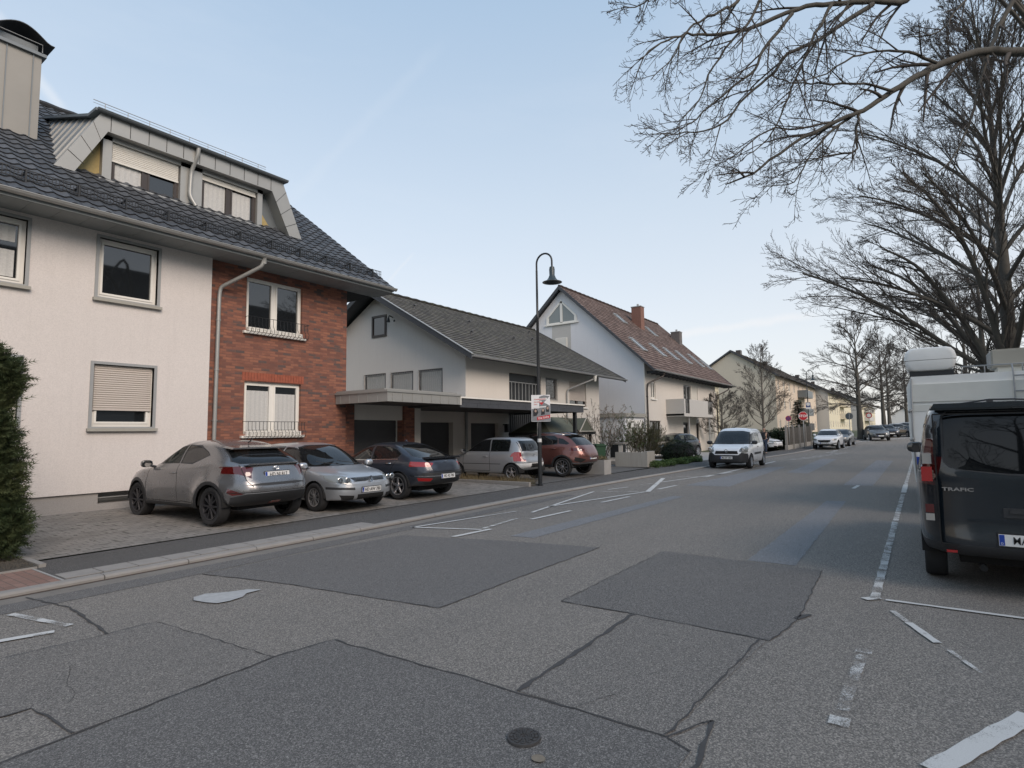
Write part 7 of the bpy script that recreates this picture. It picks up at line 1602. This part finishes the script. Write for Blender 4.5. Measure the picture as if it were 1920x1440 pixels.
# signs
def post(t, h, r=.03): q = B(); q.tube([(0, 0, 0), (0, 0, h)], r, 8); q.build('post', M['grey'], t, True)
def disc(t, nm, z, R, m, x=-.04, n=28, rot=0, th=.004, dx=0):
    q = B(); q.prism([(R*cos(2*pi*k/n+rot), z+R*sin(2*pi*k/n+rot)) for k in range(n)], lambda u, v, w_: (w_, u, v), x-dx, x-dx+th); return q.build(nm, M[m], t)
M['sred'] = plain('sign_red', (.45, .02, .03), .4, .06, 4, obj=True); M['sblue'] = plain('sign_blue', (.025, .05, .18), .4, .06, 4, obj=True)
fc = lambda x, z: Matrix.Translation((x, 0, z))@Matrix(((0, 0, -1, 0), (-1, 0, 0, 0), (0, 1, 0, 0), (0, 0, 0, 1)))
s = empty('stop_sign', (51.4, 7.75, gz(51)+.05), radians(22), 'red octagonal stop sign on a grey post', 'road sign'); post(s, 3.0)
disc(s, 'plate_rim', 2.62, .37, 'platew', n=8, rot=pi/8); disc(s, 'plate_face', 2.62, .34, 'sred', n=8, rot=pi/8, dx=.006); textmesh('lettering', 'STOP', .27, M['platew'], s, fc(-.052, 2.62), .001, bold=.008)
s = empty('no_parking_sign', (50.0, 8.6, gz(50)+.05), radians(15), 'small round blue and red no-parking sign left of the stop sign', 'road sign'); post(s, 2.7)
disc(s, 'plate_face', 2.45, .21, 'sred'); disc(s, 'blue_field', 2.45, .165, 'sblue', dx=.005)
q = B(); 
for a in (.785, -.785): q.prism([(-.17*cos(a)-.02, 2.45-.17*sin(a)), (-.17*cos(a)+.02, 2.45-.17*sin(a)), (.17*cos(a)+.02, 2.45+.17*sin(a)), (.17*cos(a)-.02, 2.45+.17*sin(a))], lambda u, v, w_: (w_, u, v), -.051, -.046)
q.build('cross_bars', M['sred'], s)
s = empty('zone_sign', (59.9, 8.55, gz(60)+3.2), radians(12), 'blue rectangular sign fixed to the farther street lamp post', 'road sign'); q = B(); q.box(-.09, -.085, -.2, .2, .1, .72); q.build('plate', M['sblue'], s)
q = B(); q.prism([(.16*cos(k*pi/8), .55+.16*sin(k*pi/8)) for k in range(16)], lambda u, v, w_: (w_, u, v), -.095, -.09); q.box(-.095, -.09, -.2, .2, .1, .28); q.build('symbol', M['platew'], s)
q = B(); q.box(-.09, 0, -.03, .03, .2, .25); q.box(-.09, 0, -.03, .03, .6, .65); q.build('clamp', M['grey'], s)
s = empty('round_sign', (72.0, 6.35, gz(72)), 0, 'grey back of a round road sign right of the white SUV', 'road sign'); post(s, 2.9, .035); disc(s, 'plate', 2.5, .37, 'zinc_d', x=.04)
s = empty('give_way_sign', (78.0, 4.9, gz(78)), 0, 'small red ringed sign far off between the two big trees', 'road sign'); post(s, 2.9, .035); disc(s, 'plate_rim', 2.5, .32, 'sred'); disc(s, 'plate_face', 2.5, .22, 'platew', dx=.006)
# ------------------------------------------------------------------ front gardens
t = empty('wheelie_bin', (22.9, 11.75, .12), radians(-20), 'green wheelie bin between the copper SUV and the planter', 'bin')
M['bing'] = plain('bin_green', (.025, .065, .035), .55, .12, 4, obj=True)
q = B(); vs = [(-.24, -.28, .08), (.24, -.28, .08), (.24, .24, .08), (-.24, .24, .08), (-.30, -.34, .98), (.30, -.34, .98), (.30, .32, .98), (-.30, .32, .98)]
q.mesh(vs, [(0, 3, 2, 1), (4, 5, 6, 7), (0, 1, 5, 4), (1, 2, 6, 5), (2, 3, 7, 6), (3, 0, 4, 7)]); q.build('body', M['bing'], t, bevel=.02)
q = B(); q.box(-.32, .32, -.38, .36, .98, 1.03); q.box(-.26, .26, -.30, .28, 1.03, 1.07); q.build('lid', M['bing'], t, bevel=.015)
q = B(); q.tube([(-.22, .40, .98), (.22, .40, .98)], .018, 8); q.build('grip', M['bing'], t)
for sx in (-.27, .27): q = B(); q.lathe([(.0, -.02), (.1, -.02), (.1, .02), (0, .02)], (sx, .27, .1), 'x', 16); q.build('bin_wheel', M['rubber'], t)
t = empty('planter', (20.7, 10.55, .1), 0, 'low concrete planter with dark plants at the edge of the pavement', 'planter')
q = B(); q.box(-.28, .32, -.42, .42, -.05, .52); q.build('box', M['concrete'], t, bevel=.02); q = B(); q.box(-.25, .29, -.39, .39, .52, .535); q.build('soil', M['soil'], t)
leafball(t, 'plants', (.02, 0, .55), .33, .45, .14, 900, 'dry', .05, 5, hollow=.3)
t = empty('letterbox_pillar', (26.6, 12.45, .1), 0, 'white pillar with a black letterbox and flat cap', 'letterbox')
q = B(); q.box(-.2, .22, -.36, .36, 0, 1.0); q.build('pillar', M['stucco2'], t, bevel=.01); q = B(); q.box(-.27, .3, -.44, .44, 1.0, 1.07); q.build('cap', M['kerb'], t, bevel=.01)
q = B(); q.box(-.23, -.2, -.16, .26, .35, .96); q.box(-.15, .15, -.385, -.36, .35, .96); q.build('letterbox', M['black'], t)
q = B(); q.box(-.3, .3, -.5, .5, -.05, .16); q.build('plinth', M['kerb'], t)
t = empty('garden_wall', (0, 0, 0), 0, 'low weathered concrete wall in front of the twiggy shrub', 'wall')
st = stucco('weathered_concrete', (.42, .40, .36), .2, .6)
q = B(); q.box(24.85, 25.0, 10.35, 11.75, .1, .76); q.build('side_wall', st, t, bevel=.01); q = B(); q.box(24.85, 25.75, 10.18, 10.35, .1, .80); q.build('front_wall', st, t, bevel=.01)
q = B(); q.box(24.9, 25.75, 10.35, 11.75, .5, .70); q.build('soil', M['soil'], t)
q = B(); q.box(24.0, 25.9, 12.05, 12.75, .06, .11); tag(q.build('doorstep_slab', M['concrete']), kind='structure')
# small tiled garden shelter by the front wall
t = empty('garden_shelter', (0, 0, 0), 0, 'small green-grey roofed shelter with a little gable beside the wall of the bungalow', 'shelter')
M['shing'] = plain('shelter_roofing', (.10, .11, .085), .9, .25, 5)
q = B(); q.mesh([(21.8, 13.4, 1.72), (26.0, 13.4, 1.72), (26.0, 15.6, 1.72), (21.8, 15.6, 1.72), (22.7, 14.5, 2.45), (25.1, 14.5, 2.45)], [(0, 1, 5, 4), (1, 2, 5), (2, 3, 4, 5), (3, 0, 4), (0, 3, 2, 1)])
q.mesh([(24.3, 13.3, 1.74), (25.7, 13.3, 1.74), (25.0, 13.3, 2.40), (25.0, 14.4, 2.40)], [(0, 2, 3), (1, 3, 2), (0, 1, 2)]); q.build('roof', M['shing'], t)
q = B()
for a, b in (((24.25, 1.72), (25.0, 2.44)), ((25.0, 2.44), (25.75, 1.72)), ((24.25, 1.74), (25.75, 1.74))): q.tube([(a[0], 13.27, a[1]), (b[0], 13.27, b[1])], .035, 4)
q.build('gable_trim', M['sill'], t)
q = B(); q.box(21.7, 26.1, 13.35, 13.42, 1.60, 1.73); q.box(21.7, 21.77, 13.42, 15.6, 1.60, 1.73); q.build('fascia', M['black'], t)
q = B()
for x, y in ((21.9, 13.5), (25.8, 13.5), (21.9, 15.4), (25.8, 15.4)): q.box(x, x+.1, y, y+.1, .1, 1.72)
q.build('posts', M['frame'], t); q = B(); q.box(22.1, 25.7, 14.6, 14.7, .1, 1.6); q.build('back_panel', M['frame'], t)
# hedge and fence beyond the white van
t = empty('garden_fence', (0, 0, 0), 0, 'weathered wooden fence on a low wall running up to the stop sign', 'fence')
q = B(); x = 49.2
fyy = lambda x: 8.7-.06*(x-49.2)
while x < 58.5:
    q.box(x, x+.11, fyy(x), fyy(x)+.03, gz(x)+.35, gz(x)+1.75+.05*sin(x*9)); x += .17
q.build('boards', plain('old_wood', (.12, .11, .095), .95, .35, 5), t)
q = B(); x = 49.2
while x < 58.6: q.box(x-.06, x+.08, fyy(x)-.1, fyy(x)+.06, gz(x), gz(x)+1.95); x += 2.15
q.build('fence_post', M['kerb'], t)
q = B(); x = 49.1
while x < 58.4: q.box(x, x+2.1, fyy(x+1)-.08, fyy(x+1)+.14, gz(x)-.1, gz(x)+.42); x += 2.12
q.build('base_wall', st, t)
t = empty('garden_hedge', (0, 0, 0), 0, 'dark clipped hedge behind the white hatchback and the walking man', 'hedge')
q = B(); rg = random.Random(6)
for i in range(9000):
    u = rg.random(); x = rg.uniform(49.0, 49.6) if u < .3 else rg.uniform(49.2, 58); y = (rg.uniform(9.3, 12.5) if u < .3 else fyy(x)+.5+rg.uniform(0, .5)); z = gz(x)+rg.uniform(.1, 1.75 if u > .3 else 1.65); p = Vector((x, y, z)); a = rperp(Vector((0, 0, 1)), rg)*.06; b = Vector((rg.gauss(0, 1), rg.gauss(0, 1), rg.gauss(0, 1))).normalized()*.1; q.face([p-a, p+b, p+a])
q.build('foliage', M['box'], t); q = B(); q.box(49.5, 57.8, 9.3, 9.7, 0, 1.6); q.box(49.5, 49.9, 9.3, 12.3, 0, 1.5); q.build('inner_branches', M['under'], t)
for i, (x0, x1, y0, y1, h_, lab) in enumerate(((27.6, 36.4, 12.9, 15, 0, 0),)): tag((lambda q: (q.box(x0, x1, y0, y1, -.02, .085), q.build('garden_soil', M['soil']))[1])(B()), kind='structure')
strip('driveway', 31.5, 44.5, lambda x: ky(x)+2.0, 15.2, .052, M['concrete'])
# bollard-like post and grey box by the van
# ------------------------------------------------------------------ walking man
def person(loc, rz, label):
    t = empty('person', loc, rz, label, 'person')
    # x is forward. one vertex per joint
    J = {'pel': (0, 0, .95, .135), 'ab': (.01, 0, 1.12, .135), 'ch': (.01, 0, 1.33, .155), 'nk': (.0, 0, 1.49, .062), 'hd': (.025, 0, 1.58, .075), 'hd2': (.03, 0, 1.68, .098), 'top': (.02, 0, 1.75, .075),
     'sL': (0, .175, 1.42, .068), 'eL': (-.06, .245, 1.15, .046), 'wL': (.06, .25, .92, .031), 'sR': (0, -.175, 1.42, .068), 'eR': (-.02, -.25, 1.14, .046), 'wR': (.10, -.25, .93, .031),
     'hL': (0, .095, .90, .092), 'kL': (.20, .10, .50, .062), 'aL': (.18, .10, .10, .042), 'fL': (.32, .11, .04, .035), 'hR': (0, -.095, .90, .092), 'kR': (.02, -.10, .49, .060), 'aR': (-.20, -.10, .14, .042), 'fR': (-.10, -.11, .05, .035)}
    E = [('pel', 'ab'), ('ab', 'ch'), ('ch', 'nk'), ('nk', 'hd'), ('hd', 'hd2'), ('hd2', 'top'), ('ch', 'sL'), ('sL', 'eL'), ('eL', 'wL'), ('ch', 'sR'), ('sR', 'eR'), ('eR', 'wR'), ('pel', 'hL'), ('hL', 'kL'), ('kL', 'aL'), ('aL', 'fL'), ('pel', 'hR'), ('hR', 'kR'), ('kR', 'aR'), ('aR', 'fR')]
    # palms and fingers
    for sd, w_, sg in (('L', 'wL', 1), ('R', 'wR', -1)):
        bx_, by, bz, _ = J[w_]; J['p'+sd] = (bx_+.03, by, bz-.07, .030); E.append((w_, 'p'+sd))
        for k in range(4): J['f%s%d' % (sd, k)] = (bx_+.015+.018*k, by-sg*.004, bz-.125, .010); J['g%s%d' % (sd, k)] = (bx_+.02+.016*k, by-sg*.022, bz-.165+.006*abs(k-1.5), .008); E += [('p'+sd, 'f%s%d' % (sd, k)), ('f%s%d' % (sd, k), 'g%s%d' % (sd, k))]
        J['t'+sd] = (bx_+.075, by-sg*.02, bz-.085, .011); J['u'+sd] = (bx_+.085, by-sg*.03, bz-.12, .009); E += [('p'+sd, 't'+sd), ('t'+sd, 'u'+sd)]
    def skin(names, edges, nm, m, root, grow=0., sub=1):
        names = list(names); me = bpy.data.meshes.new(nm); me.from_pydata([J[n][:3] for n in names], [(names.index(a), names.index(b)) for a, b in edges], []); o = bpy.data.objects.new(nm, me); S.collection.objects.link(o)
        md = o.modifiers.new('skin', 'SKIN'); md.use_smooth_shade = True
        for i, n in enumerate(names): r = J[n][3]+grow; me.skin_vertices[0].data[i].radius = (r, r*(1.25 if n in ('ch', 'pel', 'ab') else 1)); me.skin_vertices[0].data[i].use_root = (n == root)
        sb = o.modifiers.new('sub', 'SUBSURF'); sb.levels = sub; sb.render_levels = sub
        dg = bpy.context.evaluated_depsgraph_get(); m2 = bpy.data.meshes.new_from_object(o.evaluated_get(dg)); bpy.data.objects.remove(o); m2.materials.clear(); m2.materials.append(m); m2.polygons.foreach_set('use_smooth', [True]*len(m2.polygons))
        ob = bpy.data.objects.new(nm, m2); S.collection.objects.link(ob); ob.parent = t; return ob
    skin(J.keys(), E, 'body', plain('skin', (.42, .27, .20), .55, .08, 6, obj=True), 'pel', 0, 2)
    jk = ['pel', 'ab', 'ch', 'sL', 'eL', 'wL', 'sR', 'eR', 'wR', 'nk']; je = [e for e in E if e[0] in jk and e[1] in jk]
    sv_ = dict(J); J['nk'] = (0, 0, 1.46, .07); J['wL'] = (.05, .25, .935, .04); J['wR'] = (.09, -.25, .945, .04)
    skin(jk, je, 'jacket', plain('dark_jacket', (.022, .024, .030), .85, .2, 9, obj=True), 'pel', .022)
    J.update(sv_); tk = ['pel', 'hL', 'kL', 'aL', 'hR', 'kR', 'aR']; te = [e for e in E if e[0] in tk and e[1] in tk]
    skin(tk, te, 'jeans', plain('jeans', (.035, .05, .085), .9, .2, 14, obj=True), 'pel', .014)
    for sd in 'LR':
        a, f = Vector(J['a'+sd][:3]), Vector(J['f'+sd][:3]); q = B(); q.tube([a-Vector((.07, 0, .04)), a+Vector((0, 0, -.04)), f, f+Vector((.05, 0, 0))], [.04, .05, .042, .025], 10); q.build('shoe', M['black'], t, True)
    q = B()
    for sg in (1, -1): q.lathe([(0, 0), (.012, .004), (.0, .008)], (.118, sg*.033, 1.67), 'x', 8); 
    q.build('eye', M['under'], t); q = B(); q.mesh([(.115, -.012, 1.625), (.115, .012, 1.625), (.145, 0, 1.628), (.118, 0, 1.67)], [(0, 1, 2), (0, 2, 3), (1, 3, 2)]); q.tube([(.112, -.025, 1.598), (.12, 0, 1.594), (.112, .025, 1.598)], .004, 5)
    for sg in (1, -1): q.lathe([(0, -.008), (.028, 0), (0, .008)], (.02, sg*.098, 1.655), 'y', 8)
    q.build('face_features', plain('lips', (.34, .19, .15), .6, .05, 5), t); return t
person((41.9, 8.75, .06), radians(182), 'bald man in a dark jacket and jeans walking down the pavement towards the camera')
b = empty('shoulder_bag', (41.8, 9.06, .75), 0, 'small brown bag held by the walking man', 'bag'); q = B(); q.box(-.14, .14, -.05, .05, -.12, .14); q.build('pouch', plain('brown_leather', (.16, .07, .04), .6, .2, 6), b, bevel=.03); q = B(); q.tube([(-.1, 0, .14), (-.05, 0, .24), (.05, 0, .24), (.1, 0, .14)], .01, 6); q.build('handle', M['frame'], b)
